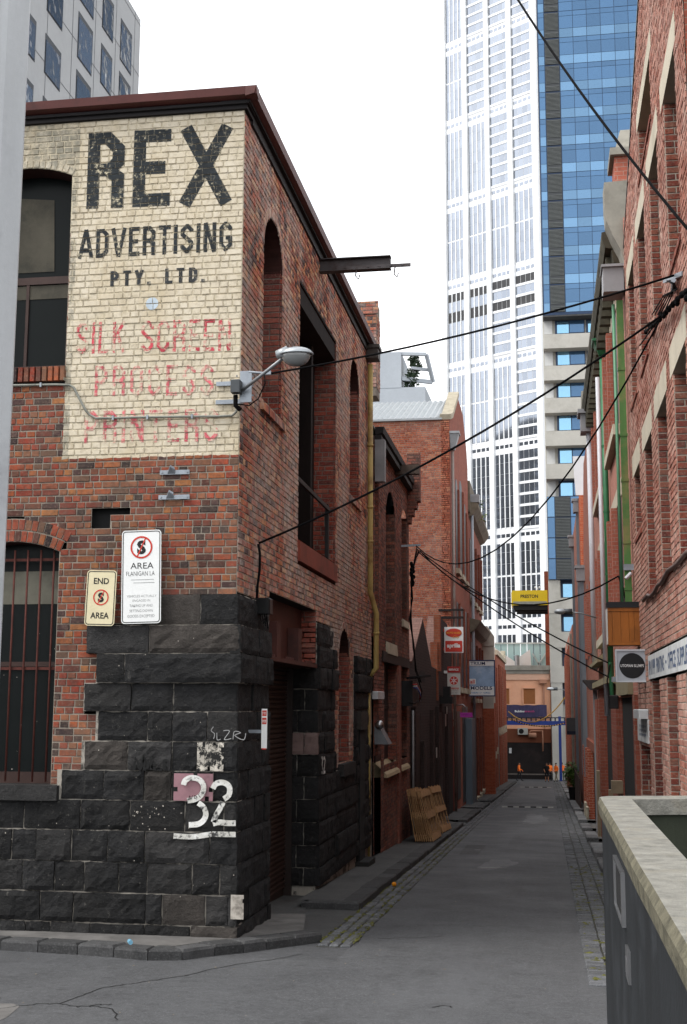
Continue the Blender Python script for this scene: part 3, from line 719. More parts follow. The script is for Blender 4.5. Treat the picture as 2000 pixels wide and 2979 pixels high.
bw.ring((0, FY, 0), (1, 0, 0), (0, -1, 0), lw[0], lw[1]+.01, lw[3], .14, .3); 
bw.ring((0, FY, 0), (1, 0, 0), (0, -1, 0), uw[0], uw[1]+.01, uw[3], .14, .12)
# bricks on edge under the upper window
x = -8.2
while x < fr(186, 1100)[0]:
    bw.add(V((0, FY, 0)), V((1, 0, 0)), V((0, -1, 0)), x+.005, x+.075, fr(100, 1113)[1], fr(100, 1069)[1], .05); x += .082
W1 = (16.2, 17.45, lp(800, 1204)[1], 9.13, .6); W2 = (23.95, 25.2, lp(1030, 1450)[1], 9.2, .62)
HD = (18.79, 22.29, 5.37, 9.49); DL = (D0, D1, -.6, fr(560, 1728)[1]+.22); AW = (22.75, 24.0, RZ[7]+.1, 3.75, .5)
side_holes = [W1, W2, HD, DL, AW, (14, D0, -1, RZ[0]), (D1, 22.13, -1, RZ[0]), (22.13, 24.5, -1, RZ[7]), (24.5, L1E, -1, RZ[1]), (HD[0], HD[1], 4.98, 5.4)]
bl.wall((WX, 0, 0), SX, SNn, FY, L1E, -.1, RT-.05, holes=side_holes, flem=1.1)
for o_ in (W1, W2, AW): bl.ring((WX, 0, 0), SX, SNn, o_[0], o_[1], o_[3], o_[4], .14, .012)
for o_, dpt in ((W1, .3), (W2, .3), (HD, .45), (AW, .28)):   # jambs that face the camera
    top = o_[3] + (0.12 if len(o_) > 4 else 0)
    bj.wall((0, o_[1], 0), (1, 0, 0), (0, -1, 0), WX-dpt, WX-.035, o_[2], top)
    z = o_[2]
    while z < top-.05:                                        # bullnose corner bricks
        n2 = V((.7071, -.7071, 0)); P = [V((WX-.036, o_[1]-.004, z+.006)), V((WX+.002, o_[1]+.034, z+.006)), V((WX+.002, o_[1]+.034, z+.08)), V((WX-.036, o_[1]-.004, z+.08))]
        bj.quad(P, n2, .011); z += .086
    bj.mm.poly([(WX-.04, o_[1]+.006, o_[2]), (WX-.004, o_[1]+.04, o_[2]), (WX-.004, o_[1]+.04, top+.1), (WX-.04, o_[1]+.006, top+.1)])
for o_ in (W1, W2, AW, HD): part('reveal', M('dark_brick', '3a1f1a', .9, var=.4, scale=6), wh, lambda b: (b.poly([(WX, o_[0], o_[2]), (WX-.45, o_[0], o_[2]), (WX-.45, o_[0], o_[3]), (WX, o_[0], o_[3])]),  # reveals lined in a darker brown than the wall bricks
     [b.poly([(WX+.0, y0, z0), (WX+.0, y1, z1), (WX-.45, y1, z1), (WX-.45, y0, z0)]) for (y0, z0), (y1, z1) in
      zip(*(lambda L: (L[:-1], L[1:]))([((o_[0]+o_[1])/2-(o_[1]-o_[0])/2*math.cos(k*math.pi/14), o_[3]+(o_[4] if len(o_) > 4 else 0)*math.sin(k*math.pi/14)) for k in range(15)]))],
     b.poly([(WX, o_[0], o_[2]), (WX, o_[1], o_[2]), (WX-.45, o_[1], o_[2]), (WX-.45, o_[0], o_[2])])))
for o_ in (uw, lw): part('reveal', M('dark_brick', '3a1f1a'), wh, lambda b: (b.poly([(o_[1], FY, o_[2]), (o_[1], FY+.36, o_[2]), (o_[1], FY+.36, o_[3]), (o_[1], FY, o_[3])]),
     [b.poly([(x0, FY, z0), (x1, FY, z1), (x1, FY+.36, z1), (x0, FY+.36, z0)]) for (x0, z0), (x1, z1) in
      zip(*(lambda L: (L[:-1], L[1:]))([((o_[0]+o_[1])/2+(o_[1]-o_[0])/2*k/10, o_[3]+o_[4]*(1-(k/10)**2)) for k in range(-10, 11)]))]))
part('brick_hole', CORE, wh, lambda b: b.box(hole[0]-.05, hole2[1]+.05, FY+.12, FY+.14, hole[2]-.05, hole[3]+.05))
bj.wall((0, D1, 0), (1, 0, 0), (0, -1, 0), -4.2, WX-.002, 3.5, RZ[0]+.2)
bl.finish('mortar_bed'); bj.finish('mortar_bed')
# --- painted lettering, laid brick by brick
def worn(name, c, lo, hi, base='dccca8', sc=16):
    n = N(name); k = n.math('ADD', n.math('MULTIPLY', n.noise(sc, 6, .8), .7), n.math('MULTIPLY', n.noise(sc*.28, 4, .7), .3))
    k2 = n.ramp(k, [(lo, 1), (hi, 0)])
    c2 = n.mix(n.ramp(n.noise(5, 5), [(.4, 0), (.7, .5)]), lin(c), tuple(min(1, x*2.6) for x in lin(c)))
    n.bump(n.noise(60, 4), .4, .006)
    return n.out(n.mix(k2, lin(base), c2), .85)
BLACKP = worn('worn_black_paint', '1f2326', .55, .63, 'c9bea2'); REDP = worn('faded_red_paint', 'a03a44', .475, .555, 'c9bfa8', sc=11)
REDP2 = worn('more_faded_red_paint', 'a84c54', .455, .55, 'c9bfa8', sc=9); BLACKP2 = worn('worn_black_paint_small', '2a2c2e', .55, .68, 'c9bfa8')
def paint_word(word, x0, x1, yb0, yb1, h, t, mat, gap=.16, wid=None):
    """word between photo columns x0..x1 on the front wall, baseline yb0..yb1, cap height h metres"""
    a, c = fr(x0, yb0), fr(x1, yb1); Wd = c[0]-a[0]; wid = wid or {}
    ws = [wid.get(ch, {'I': t*1.0, '.': t, ' ': .36, 'T': .46, 'E': .42, 'L': .42, 'X': .64, 'A': .56, 'V': .54}.get(ch, .48)) for ch in word]
    tot = sum(ws)+gap*(len(word)-1); sx = Wd/tot; x = 0
    for ch, w_ in zip(word, ws):
        b = MB()
        for qi, q in enumerate(glyph(ch, t, w_)):
            q = [(a[0]+(x+px)*sx, a[1]+(c[1]-a[1])*(x+px)/tot+py*h) for px, py in q]
            xs = [p[0] for p in q]; zs = [p[1] for p in q]
            for br in FB:
                if br[4] < min(xs) or br[3] > max(xs) or br[6] < min(zs) or br[5] > max(zs): continue
                pc = clip_rect(q, br[3]-.002, br[4]+.002, br[5]-.001, br[6]+.001)
                if pc: b.poly([(p[0], FY-br[7]-.0022-.0006*qi, p[1]) for p in pc], br[8])
        if b.f: b.build('painted_letter', mat, wh)
        x += w_+gap
paint_word('REX', 252, 676, 609, 591, fr(300, 385)[1]-fr(300, 606)[1], .165, BLACKP, .12, {'R': .5, 'E': .5, 'X': .70})
paint_word('ADVERTISING', 229, 676, 754, 730, .395, .145, BLACKP, .12)
paint_word('PTY. LTD.', 322, 597, 834, 821, .205, .2, BLACKP2, .22)
paint_word('SILK SCREEN', 222, 672, 1030, 1020, .42, .115, REDP, .14)
paint_word('PROCESS', 276, 622, 1153, 1150, .40, .115, REDP2, .2)
paint_word('PRINTERS', 246, 634, 1290, 1284, .42, .115, REDP2, .18)
b = MB(); c0 = fr(444, 884)
for br in FB:
    pc = clip_rect([(c0[0]+.085*math.cos(k*math.pi/8), c0[1]+.085*math.sin(k*math.pi/8)) for k in range(16)], br[3], br[4], br[5], br[6])
    if pc: b.poly([(p[0], FY-br[7]-.0022, p[1]) for p in pc])
b.build('paint_spot', M('pale_blue_paint', 'b9c6d0', .8, dirt='cfc4ab'), wh)
bw.finish('mortar_bed')
# --- house number and scribbles on the stone
WP = worn('white_brush_paint', 'b9b7b0', .52, .6, '3a3a3a', sc=14)
def smooth_line(P, k=4):
    if len(P) < 3: return P
    Q = [P[0]] + list(P) + [P[-1]]; out = []
    for i in range(1, len(Q)-2):
        for j in range(k):
            t = j/k; a, b_, c, d_ = Q[i-1], Q[i], Q[i+1], Q[i+2]
            out.append(tuple(.5*(2*b_[m]+(c[m]-a[m])*t+(2*a[m]-5*b_[m]+4*c[m]-d_[m])*t*t+(3*b_[m]-a[m]-3*c[m]+d_[m])*t**3) for m in (0, 1)))
    return out+[P[-1]]
def brush(name, lines, t, mat, d=.115, sc=.6378, x0=0, y0=2100):
    b = MB()
    for L in lines:
        P = smooth_line([fr(x0+x*sc, y0+y*sc, FY-d) for x, y in L])
        for q in stroke(P, t): b.poly([(p[0], FY-d, p[1]) for p in q])
    return b.build(name, mat, wh)
brush('painted_number', [[(838, 288), (845, 268), (868, 256), (898, 258), (922, 275), (930, 302), (920, 332), (893, 352), (855, 360)], [(905, 369), (930, 390), (940, 420), (930, 448), (905, 466), (862, 470)]], .066, WP)
brush('painted_number', [[(972, 305), (984, 284), (1010, 276), (1036, 284), (1049, 305), (1044, 335), (1022, 352)], [(1018, 366), (1004, 395), (984, 430), (975, 458)], [(972, 464), (1000, 458), (1040, 462), (1076, 462)]], .066, WP)
brush('painted_line', [[(792, 520), (880, 524), (965, 512)], [(970, 512), (1076, 514)]], .062, WP)
brush('graffiti', [[(975, 22), (964, 40), (980, 55), (975, 78)], [(990, 50), (992, 82), (1008, 78)], [(1020, 40), (1048, 42), (1024, 80), (1056, 76)], [(1064, 80), (1070, 44), (1098, 50), (1072, 62), (1112, 82), (1122, 52)]], .009, M('chalk_scribble', '8f8f8f', .9), .085)
brush('graffiti', [[(612, 222), (620, 172), (640, 215), (655, 165), (660, 222)], [(672, 215), (678, 180)], [(690, 160), (692, 220)], [(712, 190), (696, 205), (716, 220)], [(730, 205), (720, 215), (740, 218)], [(752, 218), (750, 180), (766, 178)]], .035, M('black_marker', '0a0a0a', .7), .09)
brush('graffiti', [[(862, 356), (866, 338), (872, 352), (880, 335)], [(890, 352), (888, 336), (900, 344), (892, 350)], [(905, 330), (915, 345)]], .007, M('black_marker', '0a0a0a'), .12)
def stone_patch(name, mat, x0, x1, y0, y1, d):
    b = MB(); a, c = fr(x0, y1, FY-d), fr(x1, y0, FY-d); nx, ny = 10, 6
    for i in range(nx):
        for j in range(ny):
            if R.random() < .1 and (i in (0, nx-1) or j in (0, ny-1)): continue
            xa, xb, za, zb = a[0]+(c[0]-a[0])*i/nx, a[0]+(c[0]-a[0])*(i+1)/nx, a[1]+(c[1]-a[1])*j/ny, a[1]+(c[1]-a[1])*(j+1)/ny
            b.poly([(xa, FY-d, za), (xb, FY-d, za), (xb, FY-d, zb), (xa, FY-d, zb)])
    b.build(name, mat, wh)
stone_patch('paint_patch', PINK, 505, 621, 2251, 2329, .086)
stone_patch('paint_patch', worn('flaking_limewash', 'a39d93', .47, .53, '1b1b1b', sc=13), 573, 652, 2160, 2243, .1)
stone_patch('paint_patch', LIME, 671, 710, 2604, 2674, .118)
def speck(b, x, y, s, d):
    p = fr(x, y, FY-d); k = [(p[0]+math.cos(a)*s*R.uniform(.5, 1), FY-d, p[1]+math.sin(a)*s*R.uniform(.5, 1.2)) for a in [j*math.pi/4 for j in range(8)]]; b.poly(k)
b = MB()
for i in range(30): speck(b, R.gauss(445, 30), R.gauss(2370, 20), R.uniform(.004, .012), .1+i*.0002)
for i in range(60): speck(b, R.uniform(10, 690), R.uniform(1830, 2640), R.uniform(.003, .009), .108+i*.0002)
b.build('lime_specks', LIME, wh, kind='stuff')
b = MB()
for x0 in (898, 918):
    L = [(x0, 372), (x0+6, 366), (x0+12, 390), (x0+5, 440), (x0+12, 480), (x0+8, 520), (x0+1, 522)] if x0 == 898 else [(x0, 380), (x0+8, 366), (x0+16, 395), (x0+10, 450), (x0+2, 520), (x0+18, 515)]
    P = [lp(680+x*.2826, 2100+y*.2826, -3.66) for x, y in L]
    for q in stroke(P, .045): b.poly([(-3.645, p[0], p[1]) for p in q])
b.build('painted_number', WP, wh)
# --- windows, doors, sills
FRM = M('window_frame_brown', '3b2924', .6, var=.3); GLS = glassy('old_glass', (.008, .010, .010), .3, 0, .08, .1)
BLIND = M('grimy_blind', '4a463c', .8, var=.3, scale=2, dirt='2c2c26')
wn = part('window', FRM, wh, lambda b: (b.box(uw[0], uw[1], 15.27, 15.33, fr(100, 797)[1]-.05, fr(100, 797)[1]+.05), b.box(uw[0], uw[1], 15.26, 15.34, uw[2], uw[2]+.09), b.box(-6.79, -6.75, 15.275, 15.325, uw[2]+.091, fr(100, 797)[1]-.051), b.box(uw[1]-.07, uw[1], 15.265, 15.335, uw[2]+.091, uw[3]+.13)))
part('pane', GLS, wn, lambda b: b.poly([(uw[0], 15.3, uw[2]), (uw[1], 15.3, uw[2]), (uw[1], 15.3, uw[3]+.15), (uw[0], 15.3, uw[3]+.15)]))
part('curtain', BLIND, wn, lambda b: (b.poly([(uw[0], 15.29, fr(100, 850)[1]), (uw[1]-.08, 15.29, fr(100, 850)[1]), (uw[1]-.08, 15.29, fr(100, 810)[1]), (uw[0], 15.29, fr(100, 810)[1])]), b.poly([(uw[0], 15.29, fr(100, 770)[1]), (uw[1]-.32, 15.29, fr(100, 770)[1]), (uw[1]-.36, 15.29, fr(100, 560)[1]), (uw[0], 15.29, fr(100, 540)[1])])))
lwn = part('window', FRM, wh, lambda b: (b.box(lw[0], lw[1], 15.27, 15.33, lw[2], lw[2]+.14), b.box(lw[1]-.06, lw[1], 15.265, 15.335, lw[2]+.141, lw[3]+.12), b.box(lw[0], lw[1]-.061, 15.27, 15.33, fr(80, 1930)[1]-.03, fr(80, 1930)[1]+.03)))
part('pane', GLS, lwn, lambda b: b.poly([(lw[0], 15.3, lw[2]), (lw[1], 15.3, lw[2]), (lw[1], 15.3, lw[3]+.15), (lw[0], 15.3, lw[3]+.15)]))
part('curtain', M('pale_grimy_blind', '6f6c60', .8, var=.35, scale=1.5, dirt='3a3a34'), lwn, lambda b: b.poly([(lw[0], 15.29, fr(100, 1752)[1]), (lw[1]-.07, 15.29, fr(100, 1752)[1]), (lw[1]-.07, 15.29, fr(100, 1655)[1]), (lw[0], 15.29, fr(100, 1655)[1])]))
RUST = M('rusty_bar', '4a231c', .8, var=.4, scale=12)
g = part('window_grille', RUST, wh, lambda b: [b.box(-7.3, lw[1]-.02, 15.1, 15.116, z, z+.035) for z in (fr(80, 1948)[1], lw[3]-.1)])
for i in range(9):
    x_ = fr(28+ (i-1)*38.5, 1800)[0]
    if x_ < lw[1]-.03: part('grille_bar', RUST, g, lambda b: b.tube([(x_, 15.09, lw[2]+.03), (x_, 15.09, lw[3]+.04)], .013, 6), True)
part('window_sill', STONE_G, wh, lambda b: b.box(-8.2, fr(176, 2300)[0], FY-.12, FY+.3, fr(100, 2327)[1], lw[2]))
b = MB(); wz = part('window', FRM, wh, lambda b: [(b.box(-4.09, -4.03, o_[0], o_[0]+.07, o_[2], o_[3]+.5*o_[4]), b.box(-4.09, -4.03, o_[0]+.071, o_[1], (o_[2]+o_[3])/2, (o_[2]+o_[3])/2+.06)) for o_ in (W1,)])
part('pane', GLS, wz, lambda b: b.box(-4.075, -4.055, W1[0], W1[1], W1[2], W1[3]+.62))
wz = part('window', FRM, wh, lambda b: b.box(-4.09, -4.03, W2[0], W2[0]+.07, W2[2], W2[3]+.3)); part('pane', GLS, wz, lambda b: b.box(-4.075, -4.055, W2[0], W2[1], W2[2], W2[3]+.64))
wz = part('window', FRM, wh, lambda b: b.box(-4.06, -4.0, AW[0], AW[0]+.07, AW[2], AW[3]+.3)); part('pane', GLS, wz, lambda b: b.box(-4.045, -4.025, AW[0], AW[1], AW[2], AW[3]+.55))
for o_ in (W1, W2):
    def sill(b, o_=o_):
        y = o_[0]-.12
        while y < o_[1]+.1: b.hexa([(WX-.1, y+.004, o_[2]-.15), (WX+.06, y+.004, o_[2]-.16), (WX+.06, y+.076, o_[2]-.16), (WX-.1, y+.076, o_[2]-.15)], [(WX-.3, y+.004, o_[2]+.02), (WX+.05, y+.004, o_[2]-.05), (WX+.05, y+.076, o_[2]-.05), (WX-.3, y+.076, o_[2]+.02)], R.random()); y += .084
    part('brick_sill', OLDL, wh, sill)
part('window_sill', STONE_G, wh, lambda b: b.box(WX-.3, WX+.12, AW[0]-.1, AW[1]+.12, AW[2]-.22, AW[2]-.002))
# hoist door: recess, timber doors, hood, painted sill
DARKW = M('dark_timber', '1d1513', .85, var=.4, scale=5, streak=True, spec=.15); hd = part('hoist_door', DARKW, wh, lambda b: b.box(-4.22, -4.17, HD[0], HD[1], HD[2], HD[3]))
for i in range(14):
    y = HD[0]+.02+i*.248; part('door_board', DARKW, hd, lambda b: b.box(-4.165+R.uniform(-.004, .004), -4.15, y, y+.235, HD[2]+.02, HD[3]-.4))
part('door_post', DARKW, hd, lambda b: b.box(-4.148, -3.95, 20.9, 21.05, HD[2], HD[3]-.42))
part('hood_beam', DARKW, wh, lambda b: b.hexa([(-4.2, HD[0]+.005, HD[3]-.42), (WX-.02, HD[0]+.005, HD[3]-.32), (WX-.02, HD[1]-.005, HD[3]-.32), (-4.2, HD[1]-.005, HD[3]-.42)], [(-4.2, HD[0]+.005, HD[3]-.02), (WX-.02, HD[0]+.005, HD[3]-.015), (WX-.02, HD[1]-.005, HD[3]-.015), (-4.2, HD[1]-.005, HD[3]-.02)]))
part('guard_rail', M('black_iron', '1c1a1a', .6), wh, lambda b: (b.bar((WX-.05, HD[0], 6.35), (WX-.05, HD[1]-.35, 6.3), .04, .07), b.box(WX-.12, WX-.06, HD[1]-.4, HD[1]-.3, 5.4, 6.4)))
part('threshold', M('red_oxide_paint', '7d3b2c', .7, var=.2, scale=2, dirt='4a2a20'), wh, lambda b: b.prism([(WX-.44, HD[0], 5.37), (WX-.06, HD[0], 5.40), (WX+.045, HD[0], 5.33), (WX+.05, HD[0], 5.02), (WX-.44, HD[0], 5.0)], (0, HD[1]-HD[0], 0)))
# roller door
part('door_head', CORE, wh, lambda b: b.box(-4.4, -4.24, D0, D1, 3.1, 4.6))
rd = part('roller_door', M('roller_brown', '33221c', .55, var=.3, scale=2, streak=True, dirt='221612'), wh, lambda b: b.box(-4.27, -4.245, D0, D1, -.3, 3.5))
sm = MB(); sm.prism([(0, 0, -.036), (.028, 0, -.018), (.028, 0, .012), (0, 0, .034)], (0, D1-D0-.04, 0)); first = None
for i in range(46):
    z = -.05+i*.077
    if first is None: first = sm.build('door_slat', MATS['roller_brown'], rd); o = first
    else: o = first.copy(); col.objects.link(o); o.parent = rd
    o.location = (-4.243, D0+.02, z)
part('door_guide', M('guide_steel', '241a17', .6), rd, lambda b: (b.box(-4.26, -4.12, D1-.07, D1-.002, -.3, 3.45),))
OX = M('oxide_steel', '4d2a24', .6, var=.3, scale=4, dirt='33201c')
lt = part('steel_lintel', OX, wh, lambda b: (b.box(-4.2, WX+.02, D0-.05, D1+.08, 3.43, 3.49), b.box(-4.05, -4.0, D0, D1, 3.49, RZ[0]+.2)))
for y in (17.75, 19.35): part('lintel_stiffener', OX, lt, lambda b: (b.box(-3.999, WX-.08, y, y+.28, 3.492, 4.02),))
for y in (16.95, 18.3, 19.85):
    for k in range(5): part('lintel_bolt', OX, lt, lambda b: b.tube([(WX-.06, y+k*.12, 3.49), (WX-.06, y+k*.12, 3.535)], .022, 6))
part('lintel_soffit', CORE, wh, lambda b: b.box(-4.24, WX-.02, D0, D1, RZ[0]+.2, RZ[0]+.222))
# niche with stone lintel near the far end
part('niche', CORE, wh, lambda b: b.box(WX+.01, WX+.093, 24.85, 25.55, -.4, 2.35)); part('niche_lintel', STONE_B, wh, lambda b: b.box(WX, WX+.13, 24.75, 25.65, 2.35, 2.7))
part('niche_step', STONE_G, wh, lambda b: b.box(WX, WX+.28, 24.75, 25.7, -.6, -.18))
# --- eaves
GUT = M('maroon_gutter', '5a2f2b', .5, var=.2, scale=2, dirt='33201f'); SOF = M('black_fascia', '1d1a1b', .75, var=.35, scale=2)
part('gutter', GUT, wh, lambda b: (b.prism([(-9, FY-.06, 10.63), (-9, FY-.18, 10.66), (-9, FY-.20, 10.765), (-9, FY-.05, 10.765)], (9+WX+.2, 0, 0)), b.prism([(WX+.05, FY-.2, 10.63), (WX+.17, FY-.2, 10.66), (WX+.19, FY-.2, 10.765), (WX+.05, FY-.2, 10.765)], (0, L1E-FY+.25, 0))))
part('fascia', SOF, wh, lambda b: (b.box(-9, WX+.04, FY-.05, FY+.3, RT-.02, 10.66), b.box(-9, WX+.07, FY-.09, FY+.3, 10.585, 10.625), b.box(WX-.3, WX+.04, FY+.301, L1E, RT-.08, 10.66), b.box(WX-.3, WX+.09, FY-.085, L1E, 10.6, 10.645)))
part('roof', M('roof_iron', '6a6663', .6), wh, lambda b: b.prism([(WX+.05, FY-.04, 10.75), (-9.5, FY-.04, 10.75), (-9.5, FY+4, 11.4), (WX-3, FY+4, 11.4)], (0, .02, .03)))
cbk = Bricks(wh, OLDL, MORTAR, nparts=40, seed=22); cy0, cx0, cx1 = 28.3, at(1046, 950, Y=28.3).x, at(1096, 950, Y=28.3).x
cbk.wall((0, cy0, 0), (1, 0, 0), (0, -1, 0), cx0, cx1, 10.2, at(1070, 915, Y=cy0).z); cbk.wall((0, cy0-.04, 0), (1, 0, 0), (0, -1, 0), cx0-.03, cx1+.05, at(1070, 915, Y=cy0).z, at(1070, 878, Y=cy0).z)
cbk.wall((cx1, 0, 0), (0, 1, 0), (1, 0, 0), cy0, cy0+.6, 10.2, at(1070, 915, Y=cy0).z)
part('chimney', MORTAR, wh, lambda b: (b.box(cx0+.003, cx1-.003, cy0+.003, cy0+.6, 10, at(1070, 879, Y=cy0).z-.002),))
cbk.finish('mortar_bed', 'chimney_bricks')
# --- rainwater pipe at the far end of the wall
PIPE = M('ochre_pipe', 'a08a52', .6, var=.25, scale=3, streak=True, dirt='6a4a2a')
dp = thing('downpipe', 'tall ochre painted rainwater pipe at the end of the corner warehouse', 'downpipe')
def dpt(x, y, X=WX+.09): return at(x, y, X=X)
py = dpt(1078, 1400).y
PB = dpt(1078, 1722).z
part('pipe', PIPE, dp, lambda b: (b.tube([(WX+.09, py, dpt(1078, 1060).z), (WX+.09, py, PB), (WX+.2, py+.15, PB-.45), (WX+.2, py+.15, dpt(1085, 1945).z), (WX+.07, py+.1, dpt(1080, 1965).z)], .058, 10),), True)
for z in (dpt(1078, 1300).z, dpt(1078, 1480).z, dpt(1078, 1580).z, PB-.9): part('pipe_collar', PIPE, dp, lambda b: b.tube([(WX+(.09 if z > PB else .2), py+(0 if z > PB else .15), z), (WX+(.09 if z > PB else .2), py+(0 if z > PB else .15), z+.06)], .068, 10), True)
part('lower_pipe', PIPE, dp, lambda b: b.tube([(WX+.06, py+.05, dpt(1080, 1960).z), (WX+.06, py+.05, -.3)], .03, 8), True)
part('rain_head', M('dark_zinc', '3a3430', .6), dp, lambda b: (b.box(WX+.01, WX+.28, py-.16, py+.22, dpt(1080, 1050).z, dpt(1080, 1022).z), b.box(WX, WX+.31, py-.19, py+.25, dpt(1080, 1022).z, dpt(1080, 1012).z)))
# --- hoist beam over the lane
hb = thing('hoist_beam', 'rusty steel hoisting beam jutting from the eave above the tall door', 'hoist beam')
y0 = 20.5; p0, p1, p2 = at(937, 775, Y=y0), at(1138, 765, Y=y0), at(1196, 782, Y=y0)
ST = M('weathered_steel', '4a4647', .6, .3, var=.3, scale=4, dirt='33231d')
part('beam', ST, hb, lambda b: (b.box(WX-.1, p1.x, y0-.008, y0+.008, p0.z-.10, p0.z+.10), b.box(WX-.1, p1.x, y0-.08, y0+.08, p0.z+.10, p0.z+.115), b.box(WX-.1, p1.x, y0-.08, y0+.08, p0.z-.115, p0.z-.10)))
part('beam_extension', ST, hb, lambda b: b.box(WX+.3, p2.x, y0-.03, y0-.0085, p0.z-.09, p0.z-.03))
for k in range(7): part('bolt', ST, hb, lambda b: b.tube([(WX+.25+k*.2, y0-.031, p0.z-.06), (WX+.25+k*.2, y0-.045, p0.z-.06)], .02, 6))
for x_ in (p0.x+.62, p1.x+.08): part('shackle', ST, hb, lambda b: b.tube([(x_, y0-.05, p0.z-.08), (x_-.02, y0-.05, p0.z-.22), (x_+.03, y0-.04, p0.z-.28), (x_+.05, y0-.02, p0.z-.2)], .012, 6))
# ================================================================== more buildings along the left
def brick_tex(name, c1, c2, mo, axis, course=.086, blen=.235, bump=.5, var=.5, dirt=(.03, .025, .022), soot=.5):
    """brickwork too far or too oblique to tell apart; axis: which world axis runs along the wall"""
    if name in MATS: return MATS[name]
    n = N(name); s = n.sep(); cb = n.node('ShaderNodeCombineXYZ'); n.link(s[axis], cb.inputs[0]); n.link(s[2], cb.inputs[1])
    bt = n.node('ShaderNodeTexBrick'); bt.offset = .5; n.link(cb.outputs[0], bt.inputs['Vector'])
    for k, v in (('Scale', 1), ('Mortar Size', .006), ('Mortar Smooth', .3), ('Bias', 0), ('Brick Width', blen), ('Row Height', course)): bt.inputs[k].default_value = v
    c1, c2, mo = [lin(x) if isinstance(x, str) else x for x in (c1, c2, mo)]
    bt.inputs['Color1'].default_value = (*c1, 1); bt.inputs['Color2'].default_value = (*c2, 1); bt.inputs['Mortar'].default_value = (*mo, 1)
    k = n.mix(n.ramp(n.noise(9, 5, .7), [(.35, 0), (.75, var)]), bt.outputs['Color'], tuple(x*.45 for x in c1))
    k = n.mix(n.ramp(n.noise(.5, 6, .7), [(.45, 0), (.72, soot)]), k, dirt)
    n.bump(n.math('SUBTRACT', 1.0, bt.outputs['Fac']), bump, .01)
    return n.out(k, .88, 0, .2)
LX = -3.7
def lx(x, y, X=LX): p = at(x, y, X=X); return p.y, p.z
STN = M('cream_stone', 'a89f8c', .85, var=.2, scale=3, dirt='6b6455'); DKT = M('dark_brown_timber', '241917', .7, var=.4, scale=4, streak=True)
DG = glassy('dark_window', (.02, .023, .026), .35, 0, .15, .05)
# ---- second building: dark red brick workshop
b2 = thing('brick_workshop', 'dark red brick workshop with arched upper windows beside the ochre pipe', 'building')
B2M = brick_mat('workshop_brick', ['6f3a30', '7f4034', '5d3530', '8a483a', '50302c', '7d5044', '945440'], '9a8074', .3, None, grime=.6)
E2 = 34.3; k2 = Bricks(b2, B2M, MORTAR_D, nparts=300, seed=31)
WA = (27.25, 27.95, 4.35, 7.75, .32); WB = (29.2, 31.05, 4.33, 7.5, .5); WC = (32.5, 33.8, 5.08, 7.8, .25); GA = (28.85, 31.35, 1.5, 4.05); GB = (31.9, 33.7, 1.5, 4.05); DA = (27.15, 28.3, -.6, 1.75)
k2.wall((LX, 0, 0), (0, 1, 0), (1, 0, 0), 27.1, E2, -.75, 8.8, holes=[WA, WB, WC, GA, GB, DA], flem=.4)
for o_ in (WB, WC): k2.ring((LX, 0, 0), (0, 1, 0), (1, 0, 0), o_[0], o_[1], o_[3], o_[4], .2)
for o_ in (WA, WB, WC, GA, GB): k2.wall((0, o_[1], 0), (1, 0, 0), (0, -1, 0), LX-.3, LX-.002, o_[2], o_[3]+.1)
# stepped corbel of the party wall
cz = [7.8, 8.0, 8.2, 8.4]; 
for i in range(4): k2.wall((0, E2-.35+.0, 0), (1, 0, 0), (0, -1, 0), LX, LX+.1+.085*i, cz[i], cz[i]+.2 if i < 3 else 9.75)
part('corbel', B2M, b2, lambda b: [b.box(LX, LX+.1+.085*i, E2-.348, E2, cz[i], (cz[i]+.2 if i < 3 else 9.75)) for i in range(4)])
k2.finish()
part('core', CORE, b2, lambda b: b.box(-9, LX-.32, 27.1, E2, -1, 8.85))
for o_, nm in ((WA, 'window'), (WB, 'window'), (WC, 'window'), (GA, 'window'), (GB, 'window')):
    h = o_[3]+(o_[4] if len(o_) > 4 else 0)
    w_ = part(nm, DKT, b2, lambda b: (b.box(LX-.26, LX-.2, o_[0], o_[0]+.08, o_[2], h), b.box(LX-.26, LX-.2, o_[0]+.081, o_[1], (o_[2]+h)/2-.04, (o_[2]+h)/2+.04), b.box(LX-.26, LX-.2, (o_[0]+o_[1])/2, (o_[0]+o_[1])/2+.06, o_[2], (o_[2]+h)/2-.041)))
    part('pane', DG, w_, lambda b: b.box(LX-.25, LX-.22, o_[0], o_[1], o_[2], h))
for o_, h in ((WB, .3), (WC, .22)): part('window_sill', STN, b2, lambda b: b.hexa([(LX-.2, o_[0]-.05, o_[2]-h), (LX+.07, o_[0]-.05, o_[2]-h), (LX+.07, o_[1]+.05, o_[2]-h), (LX-.2, o_[1]+.05, o_[2]-h)], [(LX-.2, o_[0]-.05, o_[2]+.03), (LX+.05, o_[0]-.05, o_[2]-.03), (LX+.05, o_[1]+.05, o_[2]-.03), (LX-.2, o_[1]+.05, o_[2]+.03)]))
for o_ in (GA, GB): part('window_sill', M('sandstone', 'a8977a', .85, var=.2, scale=3), b2, lambda b: b.hexa([(LX-.25, o_[0]-.02, 1.2), (LX+.09, o_[0]-.02, 1.2), (LX+.09, o_[1]+.02, 1.2), (LX-.25, o_[1]+.02, 1.2)], [(LX-.25, o_[0]-.02, 1.56), (LX+.07, o_[0]-.02, 1.27), (LX+.07, o_[1]+.02, 1.27), (LX-.25, o_[1]+.02, 1.56)]))
part('lintel_beam', DKT, b2, lambda b: b.box(LX-.05, LX+.05, 28.4, E2-.3, 3.82, 4.06))
part('window_post', B2M, b2, lambda b: b.box(LX-.02, LX+.06, 31.38, 31.88, -.7, 3.82))
